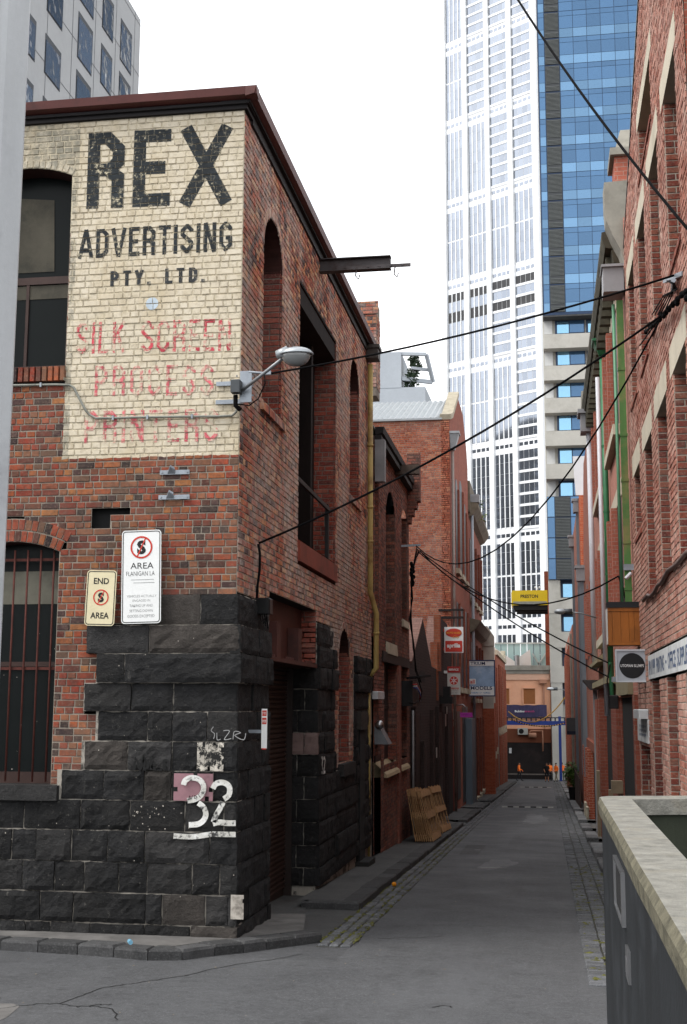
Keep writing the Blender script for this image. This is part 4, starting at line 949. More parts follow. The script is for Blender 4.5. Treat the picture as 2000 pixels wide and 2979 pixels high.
part('door', DKT, b2, lambda b: b.box(LX-.28, LX-.2, DA[0], DA[1], -.7, 1.75))
part('gutter', SOF, b2, lambda b: (b.prism([(LX+.02, 27.2, 8.82), (LX+.2, 27.2, 8.86), (LX+.22, 27.2, 9.0), (LX+.02, 27.2, 9.0)], (0, E2-.4-27.2, 0)), b.box(LX-.1, LX+.16, 27.2, E2-.36, 8.70, 8.815)))
part('hoist_beam', M('grey_timber', '4a3f38', .85, var=.3, scale=6, streak=True), b2, lambda b: b.box(LX-.1, LX+.62, 31.0, 31.2, 8.62, 8.86))
part('rain_head', M('grey_zinc', '77787a', .5, var=.2), b2, lambda b: (b.box(LX+.02, LX+.24, 27.16, 27.4, 7.75, 8.7)))
part('roof', M('roof_iron', '6a6663'), b2, lambda b: b.prism([(LX, 27.1, 8.98), (-9, 27.1, 8.98), (-9, 27.1, 9.0), (LX, 27.1, 9.02)], (0, E2-27.1-.02, 0)))
o = part('alarm_box', M('white_plastic', 'b9bcbe', .5, var=.1), None, lambda b: (b.bbox(LX+.01, LX+.14, *sorted((lx(1081, 2020)[0]+.05, lx(1106, 2020)[0]-.3)), lx(1095, 2034)[1], lx(1095, 2012)[1], .01))); tag(o, 'small white plastic alarm box on the workshop wall beside the ochre pipe', 'alarm box')
hood = thing('vent_hood', 'grey metal vent hood with round silver knob beside the workshop doorway', 'vent hood'); y_ = 27.5
zt, zm, zb_ = lx(1090, 2125)[1], lx(1090, 2135)[1], lx(1090, 2165)[1]
part('hood_body', M('dull_steel', '6f7276', .5, .4, var=.2), hood, lambda b: b.hexa([(LX, y_-.3, zb_), (LX+.32, y_-.3, zb_), (LX+.32, y_+.3, zb_), (LX, y_+.3, zb_)], [(LX, y_-.3, zt+.1), (LX+.1, y_-.3, zt+.1), (LX+.1, y_+.3, zt+.1), (LX, y_+.3, zt+.1)]))
part('knob', CHROME, hood, lambda b: b.ball((LX+.12, y_-.31, zt+.12), .1, .1, .1), True)
# ---- third: black painted gable fronts
b3 = thing('dark_gabled_shop', 'low black painted brick shop with steep gable front behind the pallets', 'building')
BT3 = brick_tex('black_painted_brick', (.040, .027, .025), (.052, .034, .031), (.022, .016, .016), 1, bump=.6)
BT3f = brick_tex('pale_red_gable_end', '8a6a60', '7a5a52', '5a4640', 0)
GY = [(E2, -1.2), (49.9, -1.2), (49.9, 5.5), (47.7, 5.9), (44.8, 5.95), (43.0, 4.05), (41.2, 4.1), (38.3, 5.44), (35.0, 4.0), (E2, 4.0)]
part('wall', BT3, b3, lambda b: b.prism([(LX, y, z) for y, z in GY], (-.35, 0, 0)))
part('gable_coping', BT3f, b3, lambda b: b.prism([(LX+.004, 35.0, 4.0), (LX+.004, 38.3, 5.44), (LX-.36, 38.3, 5.44), (LX-.36, 35.0, 4.0)], (0, -.05, .05)))
part('gable_coping', BT3f, b3, lambda b: b.prism([(LX+.004, 43.0, 4.05), (LX+.004, 44.8, 5.95), (LX-.45, 44.8, 5.95), (LX-.45, 43.0, 4.05)], (0, -.05, .05)))
part('chimney', brick_tex('orange_stack_brick', '8a4a34', '9a5a40', '7a6a5c', 0), b3, lambda b: (b.box(at(1262, 1790, Y=43).x, at(1280, 1790, Y=43).x, 43, 43.5, 4, at(1262, 1788, Y=43).z), b.box(at(1252, 1870, Y=42.9).x, at(1273, 1870, Y=42.9).x, 42.9, 43.3, 3, at(1262, 1868, Y=42.9).z)))
part('vent_slots', CORE, b3, lambda b: [b.box(LX+.001, LX+.006, 37.2+i*.34, 37.36+i*.34, 3.55, 3.85) for i in range(5)])
BLKT = M('black_paint', '141213', .55, var=.3, scale=2, streak=True)
for i, (ya, yb, z1) in enumerate(((35.0, 36.6, 2.6), (37.4, 38.6, 1.6), (40.6, 41.7, 2.5), (42.6, 44.6, 2.6), (46.6, 49.5, 2.6))):
    part('door', BLKT, b3, lambda b: b.box(LX+.002, LX+.05, ya, yb, -1.4, z1))
    part('door_frame', BT3, b3, lambda b: b.box(LX+.002, LX+.12, ya-.22, ya-.02, -1.4, z1+.2))
for x, y, w_, h, c in ((1271, 2190, 6, 28, 'a09b96'), (1297, 2095, 8, 36, '9a8a84'), (1301, 2066, 6, 22, 'a8a4a0')):
    p = at(x, y, X=LX+.14); o = part('notice', M('pale_notice_'+c, c, .7, var=.2), None, lambda b: b.box(LX+.121, LX+.135, p.y, p.y+w_*.045, p.z-h*.006, p.z+h*.006)); tag(o, {1271: 'narrow pale notice low on the black painted shop door', 1297: 'tall pinkish notice high on the black painted shop', 1301: 'small white notice above the pinkish one on the black painted shop'}[x], 'notice')
mb_ = thing('meter_box', 'open black cable box with coloured wires on the black painted shop', 'cable box'); p = at(1196, 2015, X=LX+.2)
part('box', BLKT, mb_, lambda b: b.box(LX+.002, LX+.3, p.y-.5, p.y+.6, p.z-.35, p.z+.3))
for c, k in (('a02020', 0), ('d0d0d0', 1), ('3050a0', 2)): part('wire', M('wire_'+c, c, .5, var=.05, bump=0), mb_, lambda b: b.tube([(LX+.31, p.y-.5+k*.1, p.z+.2-.04*k), (LX+.36, p.y, p.z+.22-.05*k), (LX+.4, p.y+.5, p.z+.05-.04*k), (LX+.36, p.y+.7+.1*k, p.z-.22)], .016, 6), True)
o = part('cable_pipe', M('galvanised', '8a8d90', .45, .5, var=.2), None, lambda b: b.tube([(LX+.08, 34.45, gz(34)), (LX+.08, 34.45, 2.7)], .035, 8), True); tag(o, 'thin grey conduit pipe between workshop and black painted shop', 'pipe')
o = part('flood_light', BLKT, None, lambda b: (b.box(LX+.002, LX+.45, 44.2, 45.1, 2.9, 3.15), b.box(LX+.1, LX+.35, 44.4, 44.9, 3.151, 3.5))); tag(o, 'black floodlight box on the wall under the red logo sign', 'flood light')
# ---- fourth: tall red brick store, its blank side facing up the lane
b4 = thing('red_brick_store', 'tall orange red brick store with blank side wall and iron roof', 'building')
B4M = brick_mat('red_brick', ['a5543a', 'b05e42', '9a4c34', 'b8684a', 'a2523c', 'be7858', '92442e', 'ac5a3e'], 'b8988a', .3, None, grime=.12)
B4L = brick_tex('red_brick_lane', '86493a', '955747', '806458', 1, soot=.2)
k4 = Bricks(b4, B4M, MORTAR_L, nparts=300, seed=41, proud=.01)
Y4 = 50.0; X4 = LX; TOP4 = 14.4
k4.wall((0, Y4, 0), (1, 0, 0), (0, -1, 0), -7.6, X4, 3.6, TOP4, flem=.35)
k4.finish()
part('core', MORTAR, b4, lambda b: b.box(-16, X4-.02, Y4+.02, 62, -2, TOP4))
part('lane_wall', B4L, b4, lambda b: b.prism([(X4, Y4, -2.2), (X4, 62, -2.2), (X4, 62, 14.6), (X4, 61.0, 15.5), (X4, 58.8, 16.6), (X4, 55, 16.6), (X4, 51.2, 14.75), (X4, Y4, 14.4)], (-.35, 0, 0)))
part('parapet_coping', STN, b4, lambda b: [b.bar(p, q, .46, .22) for p, q in (((X4-.16, Y4-.05, 14.5), (X4-.16, 51.2, 14.85)), ((X4-.16, 51.2, 14.85), (X4-.16, 55, 16.7)))])
part('roof', M('pale_iron_roof', '9fa3a5', .5, .1, var=.12, scale=2), b4, lambda b: [b.poly([(X4-.4-i*.24, Y4-.1, 14.42), (X4-.4-i*.24-.12, Y4-.1, 14.50), (X4-.4-i*.24-.12, 55, 16.46), (X4-.4-i*.24, 55, 16.38)]) or b.poly([(X4-.4-i*.24-.12, Y4-.1, 14.50), (X4-.4-i*.24-.24, Y4-.1, 14.42), (X4-.4-i*.24-.24, 55, 16.38), (X4-.4-i*.24-.12, 55, 16.46)]) for i in range(44)])
part('roof_edge', M('pale_iron_roof', 'c9ccce'), b4, lambda b: b.box(-16, X4-.3, Y4-.12, Y4+.1, TOP4-.02, TOP4+.06))
for ya, yb, z0, z1 in ((53.0, 54.2, 8.6, 12.2), (55.5, 57.2, 8.6, 12.6), (58.6, 59.8, 8.6, 12.0), (53.0, 54.2, 3.6, 7.2), (55.5, 57.2, 3.6, 7.2), (58.6, 59.8, 3.6, 7.2), (52.6, 54.6, -1, 2.6), (56, 59.8, -1.4, 2.8)):
    w_ = part('window', DG, b4, lambda b: b.prism([(X4+.004, (ya+yb)/2-(yb-ya)/2*math.cos(k*math.pi/8), z1+(.35 if z0 > 8 else 0)*math.sin(k*math.pi/8)) for k in range(9)] + [(X4+.004, yb, z0), (X4+.004, ya, z0)][::1], (.01, 0, 0)))
    if z0 > 0:
        part('window_jamb', B4L, w_, lambda b: b.box(X4+.002, X4+.1, yb, yb+.16, z0, z1)); part('window_sill', STN, w_, lambda b: b.box(X4, X4+.16, ya-.12, yb+.16, z0-.22, z0))
GALV = M('galvanised', '8a8d90'); GREYP = M('grey_pipe_paint', '6f757b', .5, var=.15, scale=2, streak=True)
d4 = thing('downpipe', 'slim grey rainwater pipe with tapered head on the corner of the red store', 'downpipe'); q = at(1314, 1290, X=LX+.12)
part('pipe', M('rust_grey_pipe', '7a706a', .6, var=.3, scale=1.5, streak=True, dirt='6a4030'), d4, lambda b: b.tube([(LX+.1, Y4+.25, -1.3), (LX+.1, Y4+.25, q.z)], .06, 8), True)
part('rain_head', M('dull_zinc', '8e9092', .5, .3, var=.2), d4, lambda b: (b.hexa([(LX+.02, Y4+.13, q.z-.1), (LX+.2, Y4+.13, q.z-.1), (LX+.2, Y4+.37, q.z-.1), (LX+.02, Y4+.37, q.z-.1)], [(LX, Y4-.02, q.z+.55), (LX+.36, Y4-.02, q.z+.55), (LX+.36, Y4+.6, q.z+.55), (LX, Y4+.6, q.z+.55)]), b.box(LX, LX+.4, Y4-.06, Y4+.64, q.z+.55, q.z+.64)))
for zz in (at(1300, 1765, X=LX).z, at(1300, 1788, X=LX).z): part('pipe_bracket', DKT, d4, lambda b: b.box(LX-.5, LX+.5, Y4-.05, Y4-.01, zz, zz+.09))
# ---- fifth: ornate cornice shop
b5 = thing('cornice_shop', 'narrow brick shop with heavy stone cornice beyond the tall red store', 'building')
B5L = brick_tex('shop_brick_lane', '7d4436', '8d5242', '6e5044', 1, soot=.25)
part('wall', B5L, b5, lambda b: b.box(-12, LX, 62, 74, -3, 12.4)); part('cornice', M('weathered_render', '6a6255', .9, var=.3, scale=3, dirt='33302a'), b5, lambda b: (b.prism([(LX, 62.3, 12.2), (LX+.25, 62.3, 12.35), (LX+.5, 62.3, 12.7), (LX+.5, 62.3, 12.9), (LX, 62.3, 13.0)], (0, 11.6, 0)), b.box(LX-.4, LX+.1, 62, 73.9, 12.41, 14.0), b.prism([(LX, 62.3, 6.4), (LX+.3, 62.3, 6.6), (LX+.55, 62.3, 7.0), (LX, 62.3, 7.15)], (0, 11.4, 0))))
for i in range(4):
    for z0, z1 in ((8.2, 11.2), (3.2, 6.0), (-1.8, 2.2)):
        y = 63+i*2.8; w_ = part('window', DG, b5, lambda b: b.box(LX+.003, LX+.02, y, y+1.4, z0, z1)); part('window_jamb', B5L, w_, lambda b: b.box(LX+.002, LX+.14, y+1.4, y+1.62, z0, z1)); part('window_sill', STN, w_, lambda b: b.box(LX+.001, LX+.16, y-.1, y+1.64, z0-.2, z0))
d5 = thing('downpipe', 'long light grey pipe rising between red store and cornice shop', 'downpipe')
part('pipe', M('light_grey_pipe', '8f959c', .45, var=.1, streak=True), d5, lambda b: b.tube([(LX+.16, 62.6, -2), (LX+.16, 62.6, 12.9)], .075, 8), True); part('rain_head', MATS['dull_zinc'], d5, lambda b: b.box(LX, LX+.55, 62.3, 63.1, 12.95, 13.35))
for i, (x, y) in enumerate(((1391, 1462), (1398, 1500))):
    b = MB()
    for k in range(60): 
        c = at(x, y, X=LX+.4)+V((R.gauss(0, .16), R.gauss(0, .3), R.gauss(0, .14)-.02*k*.1)); a = R.uniform(0, 6.3); s = R.uniform(.06, .13)
        d, e = V((math.cos(a), math.sin(a), R.uniform(-.6, .3)))*s, V((-math.sin(a), math.cos(a), R.uniform(-.5, .5)))*s*.6
        b.poly([c-d, c+e, c+d, c-e], R.random())
    o = b.build('weed_tuft', M(('leaf_dark', 'leaf_lime')[i], ((.05, .09, .025), (.3, .42, .05))[i], .7, var=.4)); tag(o, ('dark green weed growing from the rain head of the cornice shop', 'lime green weed sprouting from the side of the cornice shop')[i], 'plant')
# ---- sixth and seventh: low shops to the end of the lane
b6 = thing('white_gabled_shop', 'low brick shop with blunt white gable behind the faded blue sign', 'building')
B6F = brick_tex('orange_brick_front', '9a4c34', 'a85a40', '8a6a58', 0, soot=.1); B6L = brick_tex('orange_brick_lane', '8a4e3c', '985a48', '86685a', 1, soot=.2)
part('wall', B6L, b6, lambda b: b.box(-10, LX, 74, 94, -3.6, 6.4)); part('front', B6F, b6, lambda b: b.box(-10, LX-.01, 73.98, 74.0, 3, 6.4))
z6 = at(1420, 1823, Y=74).z
part('gable', M('pale_render', 'b9b3a8', .85, var=.12, scale=1.5), b6, lambda b: (b.prism([(LX-1.2, 73.9, 6.3), (LX+.72, 73.9, 6.3), (LX+.72, 73.9, 6.3+(z6-6.3)*.5), (LX+.35, 73.9, z6), (LX-1.2, 73.9, z6)], (0, .5, 0)), b.box(LX+.005, LX+.7, 73.95, 75, 3.0, 6.295)))
part('pier', B6F, b6, lambda b: b.box(LX+.005, LX+.68, 73.93, 75, -3, 2.99))
for i in range(6):
    y = 76+i*3; part('window', DG, b6, lambda b: b.box(LX+.002, LX+.02, y, y+1.5, -2.4, 1.6)); part('pilaster', B6L, b6, lambda b: b.box(LX, LX+.16, y+1.7, y+2.3, -3.4, 5.6)); part('pale_quoin', STN, b6, lambda b: b.box(LX+.002, LX+.17, y+1.68, y+2.32, -.8+.2*(i % 2), -.3+.2*(i % 2)))
b7 = thing('end_shop', 'low brick corner shop with pale cap at the end of the left side', 'building')
part('wall', B6L, b7, lambda b: b.box(-10, LX+.02, 94, 114.5, -4.4, 6.6)); part('parapet', STN, b7, lambda b: (b.box(-10, LX+.16, 94, 114.6, 6.6, 6.95), b.prism([(LX-.3, 112.6, 6.95), (LX-.3, 114.6, 6.95), (LX-.3, 114.2, 7.7), (LX-.3, 113, 7.7)], (.4, 0, 0))))
for i in range(5): 
    y = 96+i*3.6; part('window', DG, b7, lambda b: b.box(LX+.025, LX+.04, y, y+1.8, -3, 1.2)); part('pilaster', B6L, b7, lambda b: b.box(LX+.021, LX+.16, y+2.2, y+2.9, -4, 6)); part('pale_quoin', STN, b7, lambda b: b.box(LX+.022, LX+.17, y+2.18, y+2.92, .6, 1.2))
# ---- pale apartment block far behind, with roof pergola
pb = thing('pale_block', 'plain pale grey block with roof pergola rising behind the red store', 'building')
PW = M('pale_cladding', 'aab1b8', .6, var=.06, scale=.6); Yp = 110
def pp(x, y, Y=Yp): q = at(x, y, Y=Y); return q.x, q.z
x0_, x1_, x2_, x3_ = pp(1040, 1100)[0], pp(1168, 1100)[0], pp(1238, 1150)[0], pp(1254, 1180)[0]; zt_, zm_ = pp(1150, 1024)[1], pp(1200, 1126)[1]
part('block', PW, pb, lambda b: (b.box(x0_-6, x1_, Yp, Yp+14, -4, zt_), b.box(x1_, x2_, Yp, Yp+14, -4, zm_), b.prism([(x2_, Yp, -4), (x3_, Yp+8, -4), (x3_, Yp+8, zm_-.8), (x2_, Yp, zm_)], (0, 4, 0))))
part('panel_joint', M('joint_grey', '8d959c', .6), pb, lambda b: [b.box(x0_-6, x1_-.01, Yp-.012, Yp-.002, zt_-3.4-i*3.3, zt_-3.34-i*3.3) for i in range(3)])
part('pergola', PW, pb, lambda b: (b.bar((x1_, Yp+.3, zt_-.12), (pp(1240, 1035)[0], Yp+.3, zt_-.25), .3, .3), b.bar((pp(1240, 1035)[0], Yp+.3, zt_-.25), (x3_+.1, Yp+1.5, pp(1250, 1100)[1]), .3, .3), b.bar((x1_, Yp+.3, pp(1200, 1098)[1]), (x3_, Yp+1.5, pp(1250, 1100)[1]), .3, .35), b.bar((x1_+.9, Yp+.3, pp(1200, 1068)[1]), (x3_-.3, Yp+1.2, pp(1200, 1068)[1]), .25, .25)))
tr = thing('topiary_tree', 'small dark clipped tree on the roof terrace of the pale block', 'tree'); tx, tz = pp(1200, 1040)[0], zm_
part('trunk', M('bark', '3a2e24', .9), tr, lambda b: b.tube([(tx, Yp+1, tz), (tx+.05, Yp+1, tz+1.4), (tx-.05, Yp+1, pp(1200, 1030)[1])], [.09, .06, .03], 6))
def crown(b):
    rng = random.Random(4); H = pp(1200, 1028)[1]-tz
    for q in range(5):
        c = V((tx+rng.uniform(-.3, .3), Yp+1, tz+H*(.12+.2*q))); rad = .8-.07*q
        for k in range(170):
            d = V((rng.gauss(0, 1), rng.gauss(0, 1), rng.gauss(0, .8))); d = d.normalized()*rad*rng.uniform(.5, 1.05); p = c+d; a = rng.uniform(0, 6.3); s = rng.uniform(.08, .18)
            e, f = V((math.cos(a), math.sin(a), rng.uniform(-1, 1)))*s, V((-math.sin(a), rng.uniform(-1, 1), math.cos(a)))*s*.6; b.poly([p-e, p+f, p+e, p-f], rng.random())
part('crown', M('dark_leaf', (.025, .045, .022), .7, var=.4), tr, crown)
# ================================================================== right side
RX = 1.6
def rx(x, y, X=RX): p = at(x, y, X=X); return p.y, p.z
b_ = thing('gabled_warehouse', 'tall pinkish red brick warehouse with gable and rows of lintelled windows', 'building')
RPAL = ['a86c5c', 'b47868', '9a5e4e', 'ba8272', '905244', 'be8c7c', 'aa7464', 'a06856']
R1M = brick_mat('right_brick', RPAL, 'cbb4a8', .5, None, grime=.15, coarse=.9); R1J = brick_mat('right_jamb_brick', ['823c30', '8f4436', '78352b', '964e3c', '703630', '8c5444'], 'b09484', .15, None, grime=.2)
RS, RE, APX, EZ = 12.9, 22.9, 18.0, 11.3
def rtop(z):
    if z < EZ: return [(RS, RE)]
    k = (z-EZ)/.42; return [(RS+k, RE-k)] if RE-RS > 2*k+.1 else []
WY = [(13.83, 15.23), (16.17, 17.54), (18.46, 19.85), (20.82, 22.17)]
op = [(a, c, 4.61 if i < 3 else 5.75, 6.82) for i, (a, c) in enumerate(WY)] + [(a, c, 8.1, 10.32) for i, (a, c) in enumerate(WY)] + [(16.8, 19.07, 10.98, 11.79)]
GW = [(13.9, 15.1), (16.1, 17.5), (18.5, 19.95)]
opg = [(a, c, -.1, 3.22) for a, c in GW] + [(20.6, 22.75, -.5, 2.2)]
lin_ = [(a-.17, c+.3, 6.82, 7.21) for a, c in WY] + [(a-.17, c+.3, 10.32, 10.69) for a, c in WY] + [(16.5, 19.2, 11.79, 12.08)]
kr = Bricks(b_, R1M, MORTAR_R, nparts=300, seed=51); kj = Bricks(b_, R1J, MORTAR_R, nparts=200, seed=52)
kr.wall((RX, 0, 0), (0, 1, 0), (-1, 0, 0), RS, RE, -.4, 13.4, holes=op+opg+lin_+[(RS, 20.15, 3.22, 3.62)], top=rtop, flem=.5)
for o_ in op+opg: kj.wall((0, o_[1], 0), (1, 0, 0), (0, -1, 0), RX+.002, RX+.26, o_[2], o_[3])
kr.finish(); kj.finish()
part('core', CORE, b_, lambda b: (b.box(RX+.28, 9, RS, RE-.02, -1, 11.2), b.prism([(RX+.28, RS, 11.2), (RX+.28, RE-.02, 11.2), (RX+.28, APX, 13.25)], (6, 0, 0))))
part('end_wall', brick_tex('right_end_brick', '8a4636', '9a5444', '8a7464', 0), b_, lambda b: (b.box(RX+.01, 9, RE-.02, RE, -1, EZ), b.box(RX+.01, 9, RS, RS+.02, -1, EZ)))
part('roof', M('roof_iron', '6a6663'), b_, lambda b: (b.prism([(RX-.02, RE+.04, EZ), (RX-.02, APX, 13.46), (RX-.02, APX, 13.52), (RX-.02, RE+.07, EZ+.05)], (8, 0, 0)), b.prism([(RX-.02, RS, EZ), (RX-.02, APX, 13.46), (RX-.02, APX, 13.52), (RX-.02, RS-.06, EZ+.05)], (8, 0, 0))))
LINT = M('cream_lintel', 'c0b7a4', .8, var=.1, scale=2, dirt='a09886'); GRNF = M('green_frame', '3f7a4d', .6, var=.2)
for o_ in lin_: part('lintel', LINT, b_, lambda b: b.box(RX-.012, RX+.26, o_[0], o_[1], o_[2]+.003, o_[3]-.003))
for o_ in op+opg:
    w_ = part('window', GRNF if o_[2] > 4 else DKT, b_, lambda b: (b.box(RX+.18, RX+.24, o_[0], o_[0]+.07, o_[2], o_[3]), b.box(RX+.18, RX+.24, o_[0]+.071, o_[1], (o_[2]+o_[3])/2, (o_[2]+o_[3])/2+.06), b.box(RX+.18, RX+.24, (o_[0]+o_[1])/2-.02, (o_[0]+o_[1])/2+.02, o_[2], (o_[2]+o_[3])/2)))
    part('pane', DG, w_, lambda b: b.box(RX+.205, RX+.225, o_[0], o_[1], o_[2], o_[3]))
for o_ in op:
    part('brick_sill', R1J, b_, lambda b: [b.hexa([(RX-.03, y, o_[2]-.12), (RX+.25, y, o_[2]-.12), (RX+.25, y+.076, o_[2]-.12), (RX-.03, y+.076, o_[2]-.12)], [(RX-.03, y, o_[2]-.05), (RX+.25, y, o_[2]+.03), (RX+.25, y+.076, o_[2]+.03), (RX-.03, y+.076, o_[2]-.05)], R.random()) for y in [o_[0]-.05+.084*i for i in range(int((o_[1]-o_[0]+.1)/.084))]])
# painted sign band over the ground floor
SB = thing('painted_sign_board', 'long white sign band with blue lettering on the gabled warehouse', 'sign')
part('board', M('sign_white', 'c4c6c6', .7, var=.12, scale=3, dirt='8f9294'), SB, lambda b: b.box(RX-.03, RX-.003, RS+.2, 20.15, 3.24, 3.60))
BLUEP = M('faded_blue_print', '4a5a78', .7, var=.3, scale=6, dirt='7a828e')
y = 20.0
for wd_, L in (('', 1.15), ('PRINTING', 1.2), ('-', .16), ('OFFICE', 1.0), ('SUPPLIES', 1.3)):
    part('sign_word', BLUEP, SB, lambda b: text_on(b, wd_, (RX-.032, y, 3.30 if wd_ != '-' else 3.39), (0, -1, 0), (0, 0, 1), L, .22 if wd_ != '-' else .04, .02) if wd_ else faint_print(b, (RX-.032, y, 3.30), (0, -1, 0), (0, 0, 1), L, .22, 6)); y -= L+.2
nt_ = thing('notice_board', 'white notice with small blue print beside the warehouse doorway', 'notice')
part('board', MATS['sign_white'], nt_, lambda b: b.box(RX-.03, RX-.003, 20.62, 22.95, 2.24, 2.62))
part('print', BLUEP, nt_, lambda b: [faint_print(b, (RX-.032, 22.5, z), (0, -1, 0), (0, 0, 1), 1.5, .05, 11, int(z*100)) for z in (2.47, 2.4, 2.33)])
o = part('lamp_box', M('white_plastic', 'b9bcbe'), None, lambda b: b.bbox(RX-.16, RX-.003, 20.65, 22.0, 2.63, 2.78, .015)); tag(o, 'white lamp box above the notice beside the warehouse doorway', 'lamp box')
# ---- timber and round signs
ts = thing('timber_sign', 'square orange timber sign with black top rail hung over the lane', 'sign'); Y_ = 22.0
xa, xb, z0, z1 = 1.06, 1.60, 3.86, 4.5
TIMB = M('honey_timber', '9a5a1c', .5, var=.35, scale=3.5, streak=True, dirt='70400f')
for i, (fa, fb) in enumerate(((0, .14), (.14, .4), (.4, .66), (.66, .82), (.82, 1))): part('board', TIMB, ts, lambda b: b.box(xa+(xb-xa)*fa+.002, xa+(xb-xa)*fb-.002, Y_-.02-.004*(i % 2), Y_+.4, z0+.06, z1-.06, R.random()))
part('lower_rail', TIMB, ts, lambda b: b.box(xa, xb, Y_-.035, Y_+.4, z0, z0+.058)); part('upper_rail', TIMB, ts, lambda b: b.box(xa, xb, Y_-.035, Y_+.4, z1-.058, z1))
part('top_rail', M('black_steel', '17181b', .45, var=.1), ts, lambda b: b.box(xa-.01, 1.72, Y_-.05, Y_+.42, z1+.001, z1+.1))
part('side_panel', M('sign_side_white', 'd0d0cc', .6, var=.05), ts, lambda b: b.box(xa-.014, xa-.002, Y_-.01, Y_+.4, z0+.02, z1-.01))
part('bracket', GALV, ts, lambda b: b.box(1.64, 1.70, Y_, Y_+.06, 3.0, z1))
us = thing('round_logo_sign', 'square pale lightbox sign with black disc hung below the timber sign', 'sign'); Y_ = 21.0
part('box', M('lightbox_grey', 'a6abb2', .5, var=.06), us, lambda b: b.bbox(1.12, 1.645, Y_, Y_+.16, 3.215, 3.745, .01))
part('rim', M('lightbox_rim', 'c2c6cb', .4, var=.05), us, lambda b: [b.box(*q) for q in ((1.12, 1.645, Y_-.015, Y_-.001, 3.215, 3.235), (1.12, 1.645, Y_-.015, Y_-.001, 3.72, 3.745), (1.12, 1.14, Y_-.015, Y_-.001, 3.2355, 3.7195), (1.625, 1.645, Y_-.015, Y_-.001, 3.2355, 3.7195))])
part('disc', M('disc_black', '111114', .4, var=.1, bump=0), us, lambda b: b.prism([(1.382+.205*math.cos(k*math.pi/20), Y_-.004, 3.48+.205*math.sin(k*math.pi/20)) for k in range(40)], (0, .003, 0)))
part('lettering', M('print_white', 'dcdcdc', .6, var=.03, bump=0), us, lambda b: text_on(b, 'UTOPIAN SLUMPS', (1.197, Y_-.0065, 3.458), (1, 0, 0), (0, 0, 1), .37, .045, .015))
part('bracket', GALV, us, lambda b: b.box(1.05, 1.118, Y_+.02, Y_+.1, 3.22, 3.3))
# ---- green pipes between the right hand buildings
GRN = M('green_pipe', '4d743c', .6, var=.3, scale=2, streak=True, dirt='7d7448'); GRN2 = M('pale_green_pipe', '5c8a6c', .5, var=.15, scale=2); GRN3 = M('dark_green_pipe', '2f6a45', .45, var=.2)
gp = thing('downpipe', 'square green downpipe with worn ochre edge at the end of the gabled warehouse', 'downpipe')
part('pipe', GRN, gp, lambda b: b.box(1.44, 1.56, 23.1, 23.22, 4.0, 10.35)); 
for z in (9.0, 7.75, 6.9, 5.75, 4.9): part('pipe_clip', GRN, gp, lambda b: b.box(1.43, 1.57, 23.09, 23.23, z, z+.05))
gp2 = thing('conduit', 'thin pale green conduit next to the square green downpipe', 'conduit'); part('pipe', GRN2, gp2, lambda b: b.tube([(1.385, 23.2, 4.4), (1.385, 23.2, 10.3)], .03, 8), True)
hb_ = thing('rain_head', 'grey square rainwater box on top of the square green downpipe', 'rain head')
part('box', M('grey_box_metal', '8b8a8c', .5, var=.1), hb_, lambda b: (b.box(1.2, 1.58, 22.95, 23.5, 10.48, 10.95), b.box(1.17, 1.585, 22.9, 23.52, 10.951, 11.0)))
gp3 = thing('downpipe', 'dark green round downpipe with green rain head on the ornate warehouse', 'downpipe')
q = at(1757, 1003, X=1.5); part('pipe', GRN3, gp3, lambda b: b.tube([(1.5, 30.2, 3.0), (1.5, 30.2, q.z)], .07, 10), True)
part('rain_head', GRN3, gp3, lambda b: (b.hexa([(1.42, 30.1, q.z), (1.58, 30.1, q.z), (1.58, 30.3, q.z), (1.42, 30.3, q.z)], [(1.3, 29.95, q.z+.3), (1.6, 29.95, q.z+.3), (1.6, 30.5, q.z+.3), (1.3, 30.5, q.z+.3)]), b.box(1.26, 1.6, 29.9, 30.55, q.z+.301, q.z+.36)))
for z in (9.0, 7.4, 5.9): part('pipe_clip', GRN3, gp3, lambda b: b.tube([(1.5, 30.2, z), (1.5, 30.2, z+.05)], .08, 10))
PWH = M('white_pipe', 'c3c3c8', .4, var=.06); wp = thing('downpipe', 'white round downpipe standing clear of the dark green one', 'downpipe'); part('pipe', PWH, wp, lambda b: b.tube([(1.42, 31.2, 2.6), (1.42, 31.2, 11.0)], .055, 10), True)
wp2 = thing('downpipe', 'tall white downpipe with square grey head at the far end of the ornate warehouse', 'downpipe'); q = at(1722, 1205, X=1.45)
part('pipe', PWH, wp2, lambda b: b.tube([(1.45, 38.6, 3.9), (1.45, 38.6, q.z)], .085, 10), True); part('rain_head', MATS['grey_box_metal'], wp2, lambda b: (b.box(1.2, 1.6, 38.3, 39.0, q.z, q.z+.55), b.box(1.12, 1.6, 38.2, 39.1, q.z+.551, q.z+.68)))
